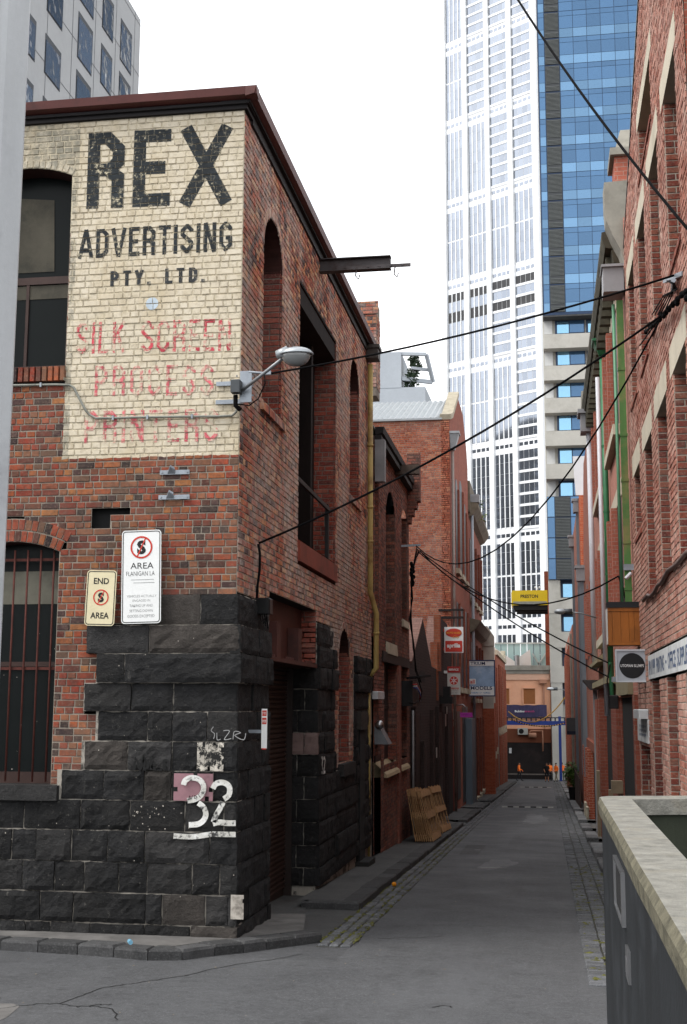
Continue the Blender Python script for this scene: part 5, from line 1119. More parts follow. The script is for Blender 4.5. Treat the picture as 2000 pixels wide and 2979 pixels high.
# ---- ornate warehouse
ow = thing('ornate_warehouse', 'brick warehouse with moulded cornice and scrolled stone parapet ends', 'building')
O2L = brick_tex('ornate_brick_lane', 'a86e60', 'b47c6c', 'b39c8e', 1, soot=.08, var=.25); O2F = brick_tex('ornate_brick_front', 'a45a48', 'ae6654', 'a88e80', 0, soot=.08)
GREY = M('grey_render', '8d897f', .9, var=.2, scale=2.5, dirt='6a665c'); MOLD = M('black_mould_render', '4c483c', .95, var=.5, scale=3, dirt='24221c')
E2R = 40.0
part('wall', O2L, ow, lambda b: b.box(RX, 9, 22.92, E2R, -2, 11.9))
part('cornice', MOLD, ow, lambda b: [b.prism(pp_, (0, E2R-24.2, 0)) for pp_ in ([(RX, 24.2, 11.4), (RX-.12, 24.2, 11.5), (RX-.16, 24.2, 11.75), (RX, 24.2, 11.75)], [(RX, 24.2, 11.751), (RX-.28, 24.2, 11.8), (RX-.34, 24.2, 12.0), (RX-.34, 24.2, 12.12), (RX, 24.2, 12.2)], [(RX+.1, 24.2, 12.2), (RX-.1, 24.2, 12.2), (RX-.1, 24.2, 12.45), (RX+.1, 24.2, 12.5)])])
for i in range(24): part('cornice_bracket', MOLD, ow, lambda b: b.box(RX-.25, RX-.005, 24.6+i*.62, 24.8+i*.62, 11.3, 11.745))
for ys, zt in ((23.0, 13.2), (E2R-.9, 13.0)):
    part('parapet_pier', O2F, ow, lambda b: b.box(RX-.12, RX+.8, ys+.1, ys+.9, 11.9, zt)); part('pier_cap', GREY, ow, lambda b: (b.box(RX-.2, RX+.9, ys, ys+1, zt, zt+.14), b.hexa([(RX-.1, ys+.1, zt+.141), (RX+.6, ys+.1, zt+.141), (RX+.6, ys+.9, zt+.141), (RX-.1, ys+.9, zt+.141)], [(RX+.02, ys+.3, zt+.62), (RX+.4, ys+.3, zt+.62), (RX+.4, ys+.7, zt+.62), (RX+.02, ys+.7, zt+.62)])))
    zc = 11.35
    part('scroll_console', GREY, ow, lambda b: b.prism([(x, ys, zc+z) for x, z in ((RX, -.3), (RX-.06, -.05), (RX-.2, .25), (RX-.31, .55), (RX-.33, .85), (RX-.33, 1.3), (RX+.1, 1.32), (RX+.1, -.3))], (0, .55, 0)))
for za, zb, zl in ((8.6, 11.05, .0), (4.7, 7.1, .38)):
    for ya, yb in ((25.9, 29.9), (33.4, 37.6)):
        part('lintel', LINT, ow, lambda b: b.box(RX-.015, RX+.05, ya-.15, yb+.15, zb, zb+.36))
        for k in range(2):
            y0_, y1_ = ya+(yb-ya)*k/2+.05, ya+(yb-ya)*(k+1)/2-.35
            w_ = part('window', DG, ow, lambda b: b.box(RX-.004, RX-.002, y0_, y1_, za, zb))
            part('window_jamb', O2F, w_, lambda b: b.box(RX-.13, RX-.003, y1_, y1_+.28, za, zb)); part('window_sill', LINT, w_, lambda b: b.box(RX-.14, RX-.004, y0_-.1, y1_+.3, za-.22, za-.002))
# ground floor: piers, fascia canopy, recesses
part('fascia', M('olive_fascia', '8b8268', .8, var=.15, scale=2), ow, lambda b: (b.box(RX-.1, RX-.001, 24.2, 28.3, 3.05, 3.34), b.box(RX-.22, RX-.001, 30, 39.5, 3.36, 3.52), b.prism([(RX, 33, 4.3), (RX-.3, 33, 4.05), (RX-.3, 33, 3.95), (RX, 33, 4.0)], (0, 6.8, 0))))
OB = brick_tex('ornate_ground_brick', '86483a', '945646', '8a6e60', 0, soot=.2); OBL = brick_tex('ornate_ground_brick_lane', '8a5244', '985e50', 'a88a78', 1, soot=.2)
for ya, yb, x_ in ((23.0, 23.25, .07), (23.55, 23.8, .05), (28.2, 30.4, .12), (35.3, 35.9, .2), (37.8, 39.6, .15)): part('pier', OB, ow, lambda b: b.box(RX-x_, RX-.001, ya, yb, -1.6, 3.03))
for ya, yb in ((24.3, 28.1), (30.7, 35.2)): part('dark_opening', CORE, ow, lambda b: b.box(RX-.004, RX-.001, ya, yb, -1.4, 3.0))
part('pier_face', OB, ow, lambda b: b.box(RX-.03, RX-.005, 27.7, 28.15, -1.5, 3.0))
nb = part('number_block', M('tan_stone', '8a7a64', .85, var=.2, scale=3), ow, lambda b: b.box(1.33, RX-.001, 27.9, 28.19, at(1830, 2308, Y=28).z, at(1830, 2272, Y=28).z))
part('house_number', M('navy_print', '23283a', .6), nb, lambda b: text_on(b, '3', (at(1828, 2300, Y=27.89).x, 27.895, at(1828, 2300, Y=27.89).z), (1, 0, 0), (0, 0, 1), .14, .17, .03))
part('pier_base', MATS['tan_stone'], ow, lambda b: b.box(1.32, RX-.002, 36.0, 36.4, -1.2, at(1780, 2243, Y=36).z))
part('pier_base', MATS['tan_stone'], ow, lambda b: b.box(1.38, RX-.002, 30.42, 30.6, -1, .9))
o = part('meter_cabinet', MATS['grey_box_metal'], None, lambda b: b.bbox(at(1795, 2250, Y=30.3).x, 1.55, 30.0, 30.39, at(1800, 2270, Y=30).z, at(1800, 2212, Y=30).z, .015)); tag(o, 'grey meter cabinet on the brick pier beside the number block', 'cabinet')
jb = thing('cable_box', 'black junction box hanging under cables below the timber sign', 'cable box'); p = at(1785, 2043, Y=24)
part('box', BLKT, jb, lambda b: b.bbox(p.x-.08, p.x+.1, 24, 24.15, p.z-.12, p.z+.13, .02)); part('conduit', GRN3, jb, lambda b: b.tube([(p.x-.02, 24.1, p.z+.1), (p.x-.03, 24.1, at(1780, 1925, Y=24).z)], .035, 8)); part('cable', BLKT, jb, lambda b: b.tube([(p.x-.06, 24.05, p.z+.1), (p.x-.1, 24.05, p.z+.4), (p.x-.04, 24.05, p.z+.7)], .015, 6))
# ---- third and later buildings on the right
r3 = thing('curved_gable_store', 'brick store with curved gable end beyond the ornate warehouse', 'building')
R3L = brick_tex('store_brick_lane', '9a6252', 'a86e5e', '9a7e70', 1, soot=.12); prof = [(E2R+.02, -2.6), (54.6, -2.6), (54.6, 6.0), (53.9, 6.6), (52.8, 7.6), (51.6, 9.2), (50.2, 11.0), (49, 12.2), (E2R+.02, 12.2)]
part('wall', R3L, r3, lambda b: b.prism([(RX, y, z) for y, z in prof], (5, 0, 0)))
for ya, za, zb in ((41.5, 4.6, 7.0), (44.5, 4.6, 7.0), (47.5, 4.6, 7.0), (50.2, 4.4, 6.6)):
    w_ = part('window', DG, r3, lambda b: b.prism([(RX-.004, ya+.6-.6*math.cos(k*math.pi/8), zb+.4*math.sin(k*math.pi/8)) for k in range(9)]+[(RX-.004, ya+1.2, za), (RX-.004, ya, za)], (-.01, 0, 0))); part('window_jamb', O2F, w_, lambda b: b.box(RX-.12, RX-.002, ya+1.2, ya+1.5, za, zb))
for y in (46.0, 48.2, 51.6): part('front_bay', brick_tex('bay_brick', '98452f', 'a55640', 'b09a86', 0, soot=.05), r3, lambda b: b.box(RX-.22, RX-.002, y, y+.7, -2.2, 1.3))
part('band', B6L, r3, lambda b: b.box(RX-.1, RX-.003, 41, 54, 1.3, 1.6)); part('painted_recess_shade', CORE, r3, lambda b: b.box(RX-.006, RX-.003, 42, 54, -2, 1.25))  # flat black sheet on the wall paints the shade of a recess
part('base_block', STN, r3, lambda b: [b.box(RX-.3, RX-.223, y-.05, y+.8, -2, -.7) for y in (46.0, 48.2)])
g3 = thing('rain_head', 'pale grey canopy box above the brick bay of the curved gable store', 'rain head'); p = at(1730, 1975, X=1.4); part('box', MATS['grey_box_metal'], g3, lambda b: b.hexa([(1.35, 39.7, p.z-.3), (1.58, 39.7, p.z-.3), (1.58, 40.6, p.z-.3), (1.35, 40.6, p.z-.3)], [(1.12, 39.5, p.z), (1.58, 39.5, p.z), (1.58, 41, p.z), (1.12, 41, p.z)])); part('pipe', MATS['grey_box_metal'], g3, lambda b: b.box(1.42, 1.55, 40, 40.2, -1.2, p.z-.3))
r4 = thing('orange_brick_store', 'weathered orange brick store whose side wall shows above the curved gable', 'building')
OR = brick_tex('patchy_orange_brick', 'a54a2e', 'b86444', 'b39a80', 0, soot=.05, var=.25, blen=.3)
part('side_wall', OR, r4, lambda b: b.box(RX+.001, 4, 56.0, 56.3, -2.6, at(1700, 1440, Y=56).z)); part('lane_wall', R3L, r4, lambda b: b.box(RX, 6, 56.31, 72, -3.4, at(1700, 1440, Y=56).z))
part('roof_monitor', M('bright_iron', 'd4d6d8', .5, var=.05), r4, lambda b: b.prism([(at(1676, 1440, Y=57).x, 57, 0), (4, 57, 0), (4, 57, 1.8), (at(1676, 1440, Y=57).x-.1, 57, 1.8)], (0, .3, 0)) or None)
o4 = [o for o in r4.children if o.name.startswith('roof_monitor')][0]; o4.location.z = at(1700, 1440, Y=57).z
for (x, yt, lab) in ((1681, 1490, 'grey pipe with square head beside the patchy orange wall'), (1693, 1690, 'grey pipe with square head low beside the curved gable'), (1667, 1590, 'slim grey pipe with small head further along the right side')):
    Yq = (1.42*3683/(x-1590)); t = thing('downpipe', lab, 'downpipe', None); p = at(x, yt, Y=Yq)
    part('pipe', GREYP, t, lambda b: b.box(p.x-.08, p.x+.08, Yq, Yq+.16, gz(Yq)+1.5, p.z)); part('rain_head', MATS['grey_box_metal'], t, lambda b: (b.box(p.x-.2, p.x+.25, Yq-.1, Yq+.5, p.z, p.z+.5), b.box(p.x-.26, p.x+.28, Yq-.14, Yq+.54, p.z+.501, p.z+.62)))
r5 = thing('far_right_shops', 'row of low brick fronts with timber fence near the end of the lane', 'building')
part('wall', R3L, r5, lambda b: b.box(RX-.1, 8, 72.01, 100, -4, 7.4)); part('grey_strip', GREY, r5, lambda b: b.box(RX-.22, RX-.101, 74, 75.2, -3.6, 7)); part('grey_strip', GREY, r5, lambda b: b.box(RX-.2, RX-.101, 84, 85, -3.6, 7))
for i in range(5): part('window', DG, r5, lambda b: b.box(RX-.11, RX-.1005, 76+i*4.6, 78+i*4.6, -2.6, 1.4)); part('pilaster', B6L, r5, lambda b: b.box(RX-.25, RX-.1005, 78.3+i*4.6, 79+i*4.6, -4, 6.5))
r6 = thing('concrete_end_wall', 'grey concrete end wall on the right corner of the lane', 'wall'); part('wall', GREY, r6, lambda b: b.box(RX+.1, 8, 100.01, 116, -4.4, 2.6))
hs_ = thing('hanging_box_sign', 'dark grey box sign with navy stripe projecting from the right side', 'sign'); p, q = at(1648, 2088, Y=70), at(1683, 2138, Y=70)
part('box', M('sign_dark_grey', '4c4b4d', .5, var=.1), hs_, lambda b: b.box(p.x, q.x, 70, 70.3, q.z, p.z)); part('stripe', M('navy_print', '23283a'), hs_, lambda b: b.box(p.x+.03, q.x, 69.98, 69.995, q.z+.05, q.z+.2)); part('bracket', GREYP, hs_, lambda b: b.box(q.x, 1.62, 70.1, 70.2, p.z-.2, p.z-.1))
pot = thing('potted_shrub', 'bright green shrub in a black pot against the right side wall', 'potted plant'); p = at(1676, 2330, G=.05)
part('pot', BLKT, pot, lambda b: b.tube([(1.25, p.y, gz(p.y)+.1), (1.25, p.y, gz(p.y)+.75)], [.2, .28], 10))
def shrub(b):
    rng = random.Random(9)
    for k in range(700):
        d = V((rng.gauss(0, 1), rng.gauss(0, 1), rng.gauss(0, 1))).normalized()*rng.uniform(.3, 1); c = V((1.15+d.x*.42, p.y+d.y*.5, gz(p.y)+1.35+d.z*.75)); a = rng.uniform(0, 6.3); s = rng.uniform(.05, .11)
        e, f = V((math.cos(a), math.sin(a), rng.uniform(-.7, .7)))*s, V((-math.sin(a), math.cos(a), rng.uniform(-.7, .7)))*s*.5; b.poly([c-e, c+f, c+e, c-f], rng.random())
part('foliage', M('bright_leaf', (.09, .17, .03), .6, var=.5), pot, shrub)
o = part('timber_fence', M('fence_brown', '4a352c', .8, var=.3, scale=3, streak=True), None, lambda b: [b.box(1.32, 1.36, 56+i*.3, 56.27+i*.3, -3, -.3+R.uniform(-.03, .03)) for i in range(40)]); tag(o, 'brown timber paling fence low along the right side of the lane', 'fence')
# ================================================================== far end and towers
# ---- white grid tower
wt = thing('white_office_tower', 'very tall white gridded office tower with grey glass bays', 'tower')
WHT = M('tower_white', (.82, .83, .84), .45, var=.03, scale=.05, bump=0); TGL = glassy('tower_glass', (.27, .295, .34), .05, .85, .5, .0, .09); TDK = M('plant_louvre', '3c3c3e', .6, bump=0)
TO = at(1583, 1200, Y=390); TO = V((TO.x, 390, 0)); TU = V((-.845, .534, 0)).normalized(); TN = V((-TU.y, TU.x, 0)); TN = TN if TN.y < 0 else -TN
def ts_(x):
    d = cf + cr*((x-CX)/FPX) - cu*((1200-CY)/FPX); k = (TO-EYE).dot(TN)/d.dot(TN); return (EYE+d*k-TO).dot(TU)
bays = [(ts_(1567), ts_(1508)), (ts_(1494), ts_(1439)), (ts_(1426), ts_(1372)), (ts_(1358), ts_(1307))]
WID = bays[-1][1]+2.2
def tq(b, s0, s1, z0, z1, d, r=.5, m=0): b.poly([TO+TU*s0+TN*d+UP*z0, TO+TU*s1+TN*d+UP*z0, TO+TU*s1+TN*d+UP*z1, TO+TU*s0+TN*d+UP*z1], r, m)
def tb(b, s0, s1, z0, z1, d0, d1): b.prism([TO+TU*s0+TN*d0+UP*z0, TO+TU*s1+TN*d0+UP*z0, TO+TU*s1+TN*d1+UP*z0, TO+TU*s0+TN*d1+UP*z0], UP*(z1-z0))
part('shaft', WHT, wt, lambda b: tb(b, 0, WID, -5, 330, -38, 0))
edges = [0]+[x for bb in bays for x in bb]+[WID]
for i in range(0, len(edges), 2): part('column', WHT, wt, lambda b: tb(b, edges[i], edges[i+1], -5, 330, .001, .8))
FH = 3.62; ZB = at(1545, 1566, Y=392).z; G0 = ZB-16*FH
panes = []
for f in range(-2, 86):
    z = G0+f*FH; g = f//8; k = f % 8
    for bi, (s0, s1) in enumerate(bays):
        if k == 0:
            for q in range(4): a = s0+(s1-s0)*(q+.12)/4; panes.append((a, s0+(s1-s0)*(q+.88)/4, z+1.2, z+2.3, 0))
            continue
        style = 'V'
        if bi == 0 and g in (2, 3, 4, 6, 7): style = 'H'
        if bi == 1 and g in (4, 6, 7): style = 'H'
        if bi == 2 and g in (7, 8): style = 'H'
        if bi in (0, 1) and g in (8, 9): style = 'H'
        dark = f in (37, 39) or (f == 36 and False)
        for q in range(4):
            w_ = (s1-s0)/4
            if style == 'V': panes.append((s0+w_*q+w_*.11, s0+w_*q+w_*.89, z+(.75 if k == 1 else .04), z+FH-(.75 if k == 7 else .04)-(.5 if k == 4 and g % 2 else 0), dark))
            else: panes.append((s0+w_*q+w_*.03, s0+w_*q+w_*.97, z+.55, z+FH-.35, dark))
panes.sort(key=lambda p: -p[3]+ (0 if at else 0)); rest = MB(); meshes = {}; cnt = 0
vis = [p for p in panes if p[3] > 14]; vis.sort(key=lambda p: p[2])
for p in vis:
    s0, s1, z0, z1, dk = p
    if cnt < 300:
        key = (round(s1-s0, 1), round(z1-z0, 1), dk, cnt % 4); c = TO+TU*((s0+s1)/2)+TN*.05+UP*((z0+z1)/2)
        if key not in meshes:
            b = MB(); hw, hh = (s1-s0)/2, (z1-z0)/2; b.poly([TU*-hw+UP*-hh, TU*hw+UP*-hh, TU*hw+UP*hh, TU*-hw+UP*hh], R.random()); o = b.build('window_pane', TDK if dk else TGL, wt); meshes[key] = o.data
        else: o = bpy.data.objects.new('window_pane', meshes[key]); col.objects.link(o); o.parent = wt
        o.location = c; cnt += 1
    else: tq(rest, s0, s1, z0, z1, .05, R.random(), 1 if dk else 0)
rest.build('upper_panes', [TGL, TDK], wt, kind='stuff')
fin = MB()
for g in range(0, 11):
    z0, z1 = G0+g*8*FH+FH+.3, G0+(g+1)*8*FH-.3
    for bi, (s0, s1) in enumerate(bays):
        hst = (bi == 0 and g in (2, 3, 4, 6, 7)) or (bi == 1 and g in (4, 6, 7)) or (bi == 2 and g in (7, 8)) or (bi in (0, 1) and g in (8, 9)); w_ = (s1-s0)/4
        if not hst:
            for q in range(5): tb(fin, s0+w_*q-(.09 if q else 0)*w_, s0+w_*q+(.09 if q < 4 else 0)*w_, z0, z1, .06, .2)
        else:
            for k in range(1, 8): tb(fin, s0, s1, G0+(g*8+k)*FH-.3, G0+(g*8+k)*FH+.5, .06, .2)
fin.build('facade_fins', WHT, wt, kind='stuff')

# ---- unseen dark slabs, added so the tower glass has something to mirror
DSL = M('slab_dark', (.035, .038, .045), .5, var=.4, scale=.05, bump=0)
for i, (x0, x1, y0, y1, h, lab) in enumerate(((-330, -235, 300, 395, 112, 'unseen dark slab added for the white grid tower to mirror'), (-320, -225, 200, 290, 150, 'taller unseen dark slab added for the white grid tower to mirror'))):
    t = thing('added_reflection_slab', lab, 'building'); part('block', DSL, t, lambda b: b.box(x0, x1, y0, y1, -5, h)); part('window_bands', TGL, t, lambda b: [b.box(x1+.01, x1+.05, y0+2, y1-2, 4+4*k, 5.4+4*k) for k in range(int(h/4)-1)], kind='stuff')
# ---- apartment tower: concrete floors below, blue glass above
ap = thing('glass_apartment_tower', 'concrete apartment tower with blue glass upper storeys at the lane end', 'tower')
YA = 128.0; XA = at(1580, 925, Y=YA).x
CON = M('fair_concrete', 'b3b0a8', .8, var=.08, scale=.6, dirt='9a978e'); BLU = glassy('blue_glass', (.066, .14, .25), .08, .55, .5, .05, .13); BLU2 = glassy('pale_blue_glass', (.115, .22, .35), .06, .55, .5, .05, .2); LOUV = M('louvre_grey', '3d4042', .5, var=.1, bump=0); MUL = M('mullion_blue', '2c3c55', .4, .3, var=.1, bump=0)
def za(y, Y=YA): return at(1640, y, Y=Y).z
part('body', CON, ap, lambda b: b.box(XA+.02, 18, YA+.9, YA+25, -4.4, 100)); zg = za(915, 127.2)
part('glass_box', MUL, ap, lambda b: b.box(XA, 18, 127.25, YA+.9, zg, 100)); part('soffit', M('soffit_dark', '4a4a4a', .7), ap, lambda b: b.box(XA+.01, 18, 127.27, YA+.9, zg-.15, zg-.002))
fl = 3.06; cols = [XA+.12, XA+.75, XA+2.35]+[XA+2.35+1.46*k for k in range(1, 9)]; pc = MB(); cnt = 0
for f in range(17):
    z = zg+.25+f*fl
    for i in range(len(cols)-1):
        if i == 1:
            bal = part('louvre', LOUV, ap, lambda b: (b.box(cols[1]+.05, cols[2]-.05, 127.2, 127.24, z+.05, z+fl-.1),)); 
            part('louvre_blades', M('blade_grey', '6f7371', .5, var=.1, bump=0), bal, lambda b: [b.box(cols[1]+.08, cols[2]-.08, 127.14, 127.195, z+.12+.14*k, z+.16+.14*k) for k in range(20) if k < 4 or k > 5], kind='stuff'); continue
        for (q0, q1, mt) in ((0, .55, BLU), (.57, 1.98, BLU), (2.0, 3.02, BLU2)):
            zz0, zz1 = z+fl-q1, z+fl-q0-.02
            rr = R.random()
            if f in (5, 6) and i == 8: mt = BLU2; rr = 1
            if cnt < 300: part('glass_panel', mt, ap, lambda b: b.poly([(cols[i]+.025, 127.22, zz0), (cols[i+1]-.025, 127.22, zz0), (cols[i+1]-.025, 127.22, zz1), (cols[i]+.025, 127.22, zz1)], rr)); cnt += 1
            else: pc.poly([(cols[i]+.025, 127.22, zz0), (cols[i+1]-.025, 127.22, zz0), (cols[i+1]-.025, 127.22, zz1), (cols[i]+.025, 127.22, zz1)], rr)
pc.build('upper_panels', BLU, ap, kind='stuff')
SKYG = glassy('sky_glass', (.22, .42, .58), .06, .75, .5, .03, .3); WPN = M('white_panel', 'c2c2c0', .6, var=.05)
def slab(y0, y1, x1=18): part('floor_band', CON, ap, lambda b: b.box(XA, x1, 127.4, YA+.9, za(y1, 127.4), za(y0, 127.4)))
for y0, y1 in ((971, 1012), (1063, 1105), (1157, 1200), (1253, 1296), (1349, 1392), (1739, 1784), (1838, 1884), (1938, 1986)): slab(y0, y1)
for y0, y1 in ((926, 971), (1012, 1063), (1105, 1157), (1200, 1253), (1296, 1349), (1392, 1444), (1688, 1739), (1784, 1838), (1884, 1938), (1986, 2050)):
    z1, z0 = za(y0, YA+.8), za(y1, YA+.8)
    part('wall_panel', WPN, ap, lambda b: b.box(XA+.1, XA+.95, YA+.7, YA+.89, z0, z1))
    for k in range(3):
        w_ = part('window', MUL, ap, lambda b: b.box(XA+1.25+k*3.2, XA+4.3+k*3.2, YA+.8, YA+.89, z0+.02, z1-.02)); part('pane', BLU, w_, lambda b: b.box(XA+2.75+k*3.2, XA+4.2+k*3.2, YA+.76, YA+.79, z0+.1, z1-.3)); part('pane', SKYG, w_, lambda b: b.box(XA+1.45+k*3.2, XA+2.65+k*3.2, YA+.76, YA+.79, z0+.05, z1-.4), )
part('bay_frame', MUL, ap, lambda b: b.box(XA, XA+8, 127.3, YA+.9, za(1686, 127.3), za(1444, 127.3)))
zb0, zb1 = za(1686, 127.3), za(1444, 127.3)
for k in range(4):
    z0 = zb0+(zb1-zb0)*k/4
    for x0, x1, mt in ((XA+.06, XA+.75, BLU2 if k == 3 else BLU), (XA+2.4, XA+3.2, BLU)): part('glass_panel', mt, ap, lambda b: (b.box(x0, x1, 127.26, 127.295, z0+.05, z0+(zb1-zb0)/4-.05, R.random())))
    lo = part('louvre', LOUV, ap, lambda b: b.box(XA+.8, XA+2.35, 127.24, 127.295, z0+.04, z0+(zb1-zb0)/4-.04)); part('louvre_blades', M('blade_grey', '6f7371'), lo, lambda b: [b.box(XA+.85, XA+2.3, 127.19, 127.235, z0+.1+.15*j, z0+.14+.15*j) for j in range(13)], kind='stuff')
part('side_column', CON, ap, lambda b: b.box(XA+.03, XA+1.15, 127.45, YA+.69, -4.4, za(1686, 127.4)))
# ---- peach building, banner, blue gantry
pe = thing('peach_building', 'peach rendered building with grey parapet facing down the lane', 'building')
PEA = M('peach_render', 'dca585', .85, var=.06, scale=.8, dirt='cc9474'); BRN = M('brown_render', '6a3c28', .85, var=.15, scale=1)
def pq(x, y, Y=YA): p = at(x, y, Y=Y); return p.x, p.z
xr = pq(1600, 1950)[0]; zt = pq(1530, 1950)[1]
part('wall', PEA, pe, lambda b: b.box(-16, xr, YA, YA+10, .6, zt)); part('parapet', M('parapet_grey', '8f8a80', .9, var=.15, scale=1.5, dirt='6f6a60'), pe, lambda b: (b.box(-16, xr+.05, YA-.35, YA+.4, zt, pq(1530, 1936)[1]), b.box(-16, xr, YA-.2, YA+.3, zt-.35, zt-.001)))
part('string_course', M('pale_peach', 'd0a890', .85, var=.06), pe, lambda b: b.box(-16, xr-.02, YA-.12, YA-.001, pq(1530, 1978)[1], pq(1530, 1958)[1]))
for xa_, xb_ in ((1455, 1482), (1524, 1557)):
    b_0, b_1 = pq(xa_, 2048), pq(xb_, 2003); w_ = part('blind_window', M('niche_brown', '8f5a34', .85, var=.08), pe, lambda b: b.box(b_0[0], b_1[0], YA-.004, YA-.002, b_0[1], b_1[1])); part('window_head', PEA, w_, lambda b: (b.box(b_0[0]-.05, b_1[0]+.05, YA-.16, YA-.005, b_1[1], b_1[1]+.1), b.box(b_0[0]-.1, b_0[0], YA-.14, YA-.005, b_0[1], b_1[1])))
part('downpipe', M('peach_pipe', 'a87a62', .7, var=.1), pe, lambda b: (b.box(pq(1580, 2000)[0], pq(1585, 2000)[0], YA-.2, YA-.01, .6, pq(1580, 1985)[1]), b.box(pq(1570, 1990)[0], pq(1592, 1990)[0], YA-.45, YA-.01, pq(1580, 1988)[1], pq(1580, 1977)[1])))
part('lower_wall', BRN, pe, lambda b: b.box(-16, xr, YA-.05, YA+10, pq(1530, 2160)[1], .6)); part('dark_base', M('shaded_hoarding', '1c1615', .8, var=.4, scale=1.2, dirt='2c2220'), pe, lambda b: b.box(-16, xr, YA+.0, YA+10, -4.4, pq(1530, 2160)[1]))  # hoarding under cover, its shadow put into the near-black base colour
part('base_line', M('pale_line', '6a625c', .8), pe, lambda b: b.box(-16, xr, YA-.03, YA-.001, -3.9, -3.78))
ac = thing('air_conditioner', 'pale air conditioner unit on the brown wall under the blue gantry', 'air conditioner'); a_, c_ = pq(1507, 2137, YA-.4), pq(1536, 2118, YA-.4)
part('casing', M('ac_white', 'a3a19a', .5, var=.08), ac, lambda b: b.bbox(a_[0], c_[0], YA-.4, YA-.06, a_[1], c_[1], .02)); part('fan_guard', BLKT, ac, lambda b: b.prism([(a_[0]+.35+.25*math.cos(k*math.pi/10), YA-.41, (a_[1]+c_[1])/2+.25*math.sin(k*math.pi/10)) for k in range(20)], (0, .008, 0)))
o = part('pipe_duct', M('peach_pipe', 'a87a62'), None, lambda b: (b.tube([(pq(1540, 2128)[0], YA-.3, pq(1540, 2132)[1]), (pq(1546, 2128)[0], YA-.3, pq(1540, 2126)[1]), (pq(1579, 2128)[0], YA-.3, pq(1579, 2126)[1]), (pq(1579, 2128)[0], YA-.3, pq(1579, 2185)[1])], .07, 8), b.bbox(pq(1539, 2140)[0], pq(1561, 2140)[0], YA-.5, YA-.06, pq(1540, 2145)[1], pq(1540, 2132)[1], .03)), True); tag(o, 'brown duct pipe bending down beside the air conditioner', 'duct')
o = part('wall_notice', M('sign_white', 'c4c6c6'), None, lambda b: b.box(pq(1482, 2190)[0], pq(1489, 2190)[0], YA-.06, YA-.04, pq(1485, 2191)[1], pq(1485, 2176)[1])); tag(o, 'small white notice on the dark base under the purple banner', 'notice')
bn = thing('purple_banner', 'wide purple banner with white and pink lettering on the peach building', 'banner'); a_, c_ = pq(1474, 2084, YA-.6), pq(1591, 2050, YA-.6)
def ban(b):
    n = 16
    for i in range(n):
        x0, x1 = [a_[0]+(c_[0]-a_[0])*k/n for k in (i, i+1)]; s0, s1 = [.06*math.sin(k*1.3)+.12*math.sin(math.pi*k/n) for k in (i, i+1)]
        b.poly([(x0, YA-.6+s0*.5, a_[1]-s0), (x1, YA-.6+s1*.5, a_[1]-s1), (x1, YA-.6-s1*.5, c_[1]-s1*.4), (x0, YA-.6-s0*.5, c_[1]-s0*.4)])
part('cloth', M('purple_cloth', '3d3854', .8, var=.2, scale=2), bn, ban)
part('lettering', M('print_white', 'dcdcdc'), bn, lambda b: text_on(b, 'Building', (pq(1499, 2070)[0], YA-.72, pq(1499, 2073)[1]), (1, 0, 0), (0, 0, 1), .95, .24, .02)); part('lettering', M('print_pink', 'a03a6a', .6, bump=0), bn, lambda b: text_on(b, 'strength', (pq(1527, 2070)[0], YA-.72, pq(1527, 2073)[1]), (1, 0, 0), (0, 0, 1), .98, .24, .02))
BLS = M('blue_steel', '22387a', .45, var=.12, scale=1); YB = 124.5
gt = thing('blue_gantry', 'blue steel gantry beam with post standing across the lane end', 'gantry')
def gq(x, y): p = at(x, y, Y=YB); return p.x, p.z
part('beam', BLS, gt, lambda b: b.box(gq(1470, 2100)[0], gq(1650, 2100)[0], YB, YB+.3, gq(1500, 2109)[1], gq(1500, 2097)[1])); part('top_rail', M('dark_rail', '1f1f2c', .5), gt, lambda b: b.box(gq(1470, 2100)[0], gq(1650, 2100)[0], YB+.1, YB+.2, gq(1500, 2089)[1], gq(1500, 2086)[1]))
for i in range(13): part('rail_post', M('dark_rail', '1f1f2c'), gt, lambda b: b.box(gq(1474+i*14, 2100)[0], gq(1478+i*14, 2100)[0], YB+.1, YB+.18, gq(1500, 2097)[1], gq(1500, 2089)[1]))
for xx in (1625, 1475): 
    if xx == 1625: part('post', BLS, gt, lambda b: b.box(gq(1625, 2100)[0], gq(1633, 2100)[0], YB-.1, YB+.2, -4.4, gq(1630, 2084)[1]))
# roofs and glass canopy behind the peach parapet
gl = thing('roof_terrace', 'white pitched roofs and pale glass screen above the peach building', 'building'); YC = 142
def cq(x, y): p = at(x, y, Y=YC); return p.x, p.z
part('white_roof', WPN, gl, lambda b: (b.prism([(cq(1440, 1890)[0], YC-1, cq(1440, 1885)[1]), (cq(1440, 1890)[0], YC-1, cq(1440, 1945)[1]), (cq(1520, 1890)[0], YC-1, cq(1520, 1940)[1])], (0, 1, 0)), b.prism([(cq(1512, 1910)[0], YC-.9, cq(1512, 1912)[1]), (cq(1543, 1890)[0], YC-.9, cq(1543, 1890)[1]), (cq(1547, 1940)[0], YC-.9, cq(1547, 1945)[1]), (cq(1512, 1940)[0], YC-.9, cq(1512, 1945)[1])], (0, .8, 0))))
part('glass_screen', glassy('teal_glass', (.32, .45, .44), .2, .2, .4, 0), gl, lambda b: [b.box(cq(1440+i*19, 1900)[0], cq(1457+i*19, 1900)[0], YC+.3, YC+.34, cq(1500, 1945)[1], cq(1500, 1871)[1]) for i in range(8)])
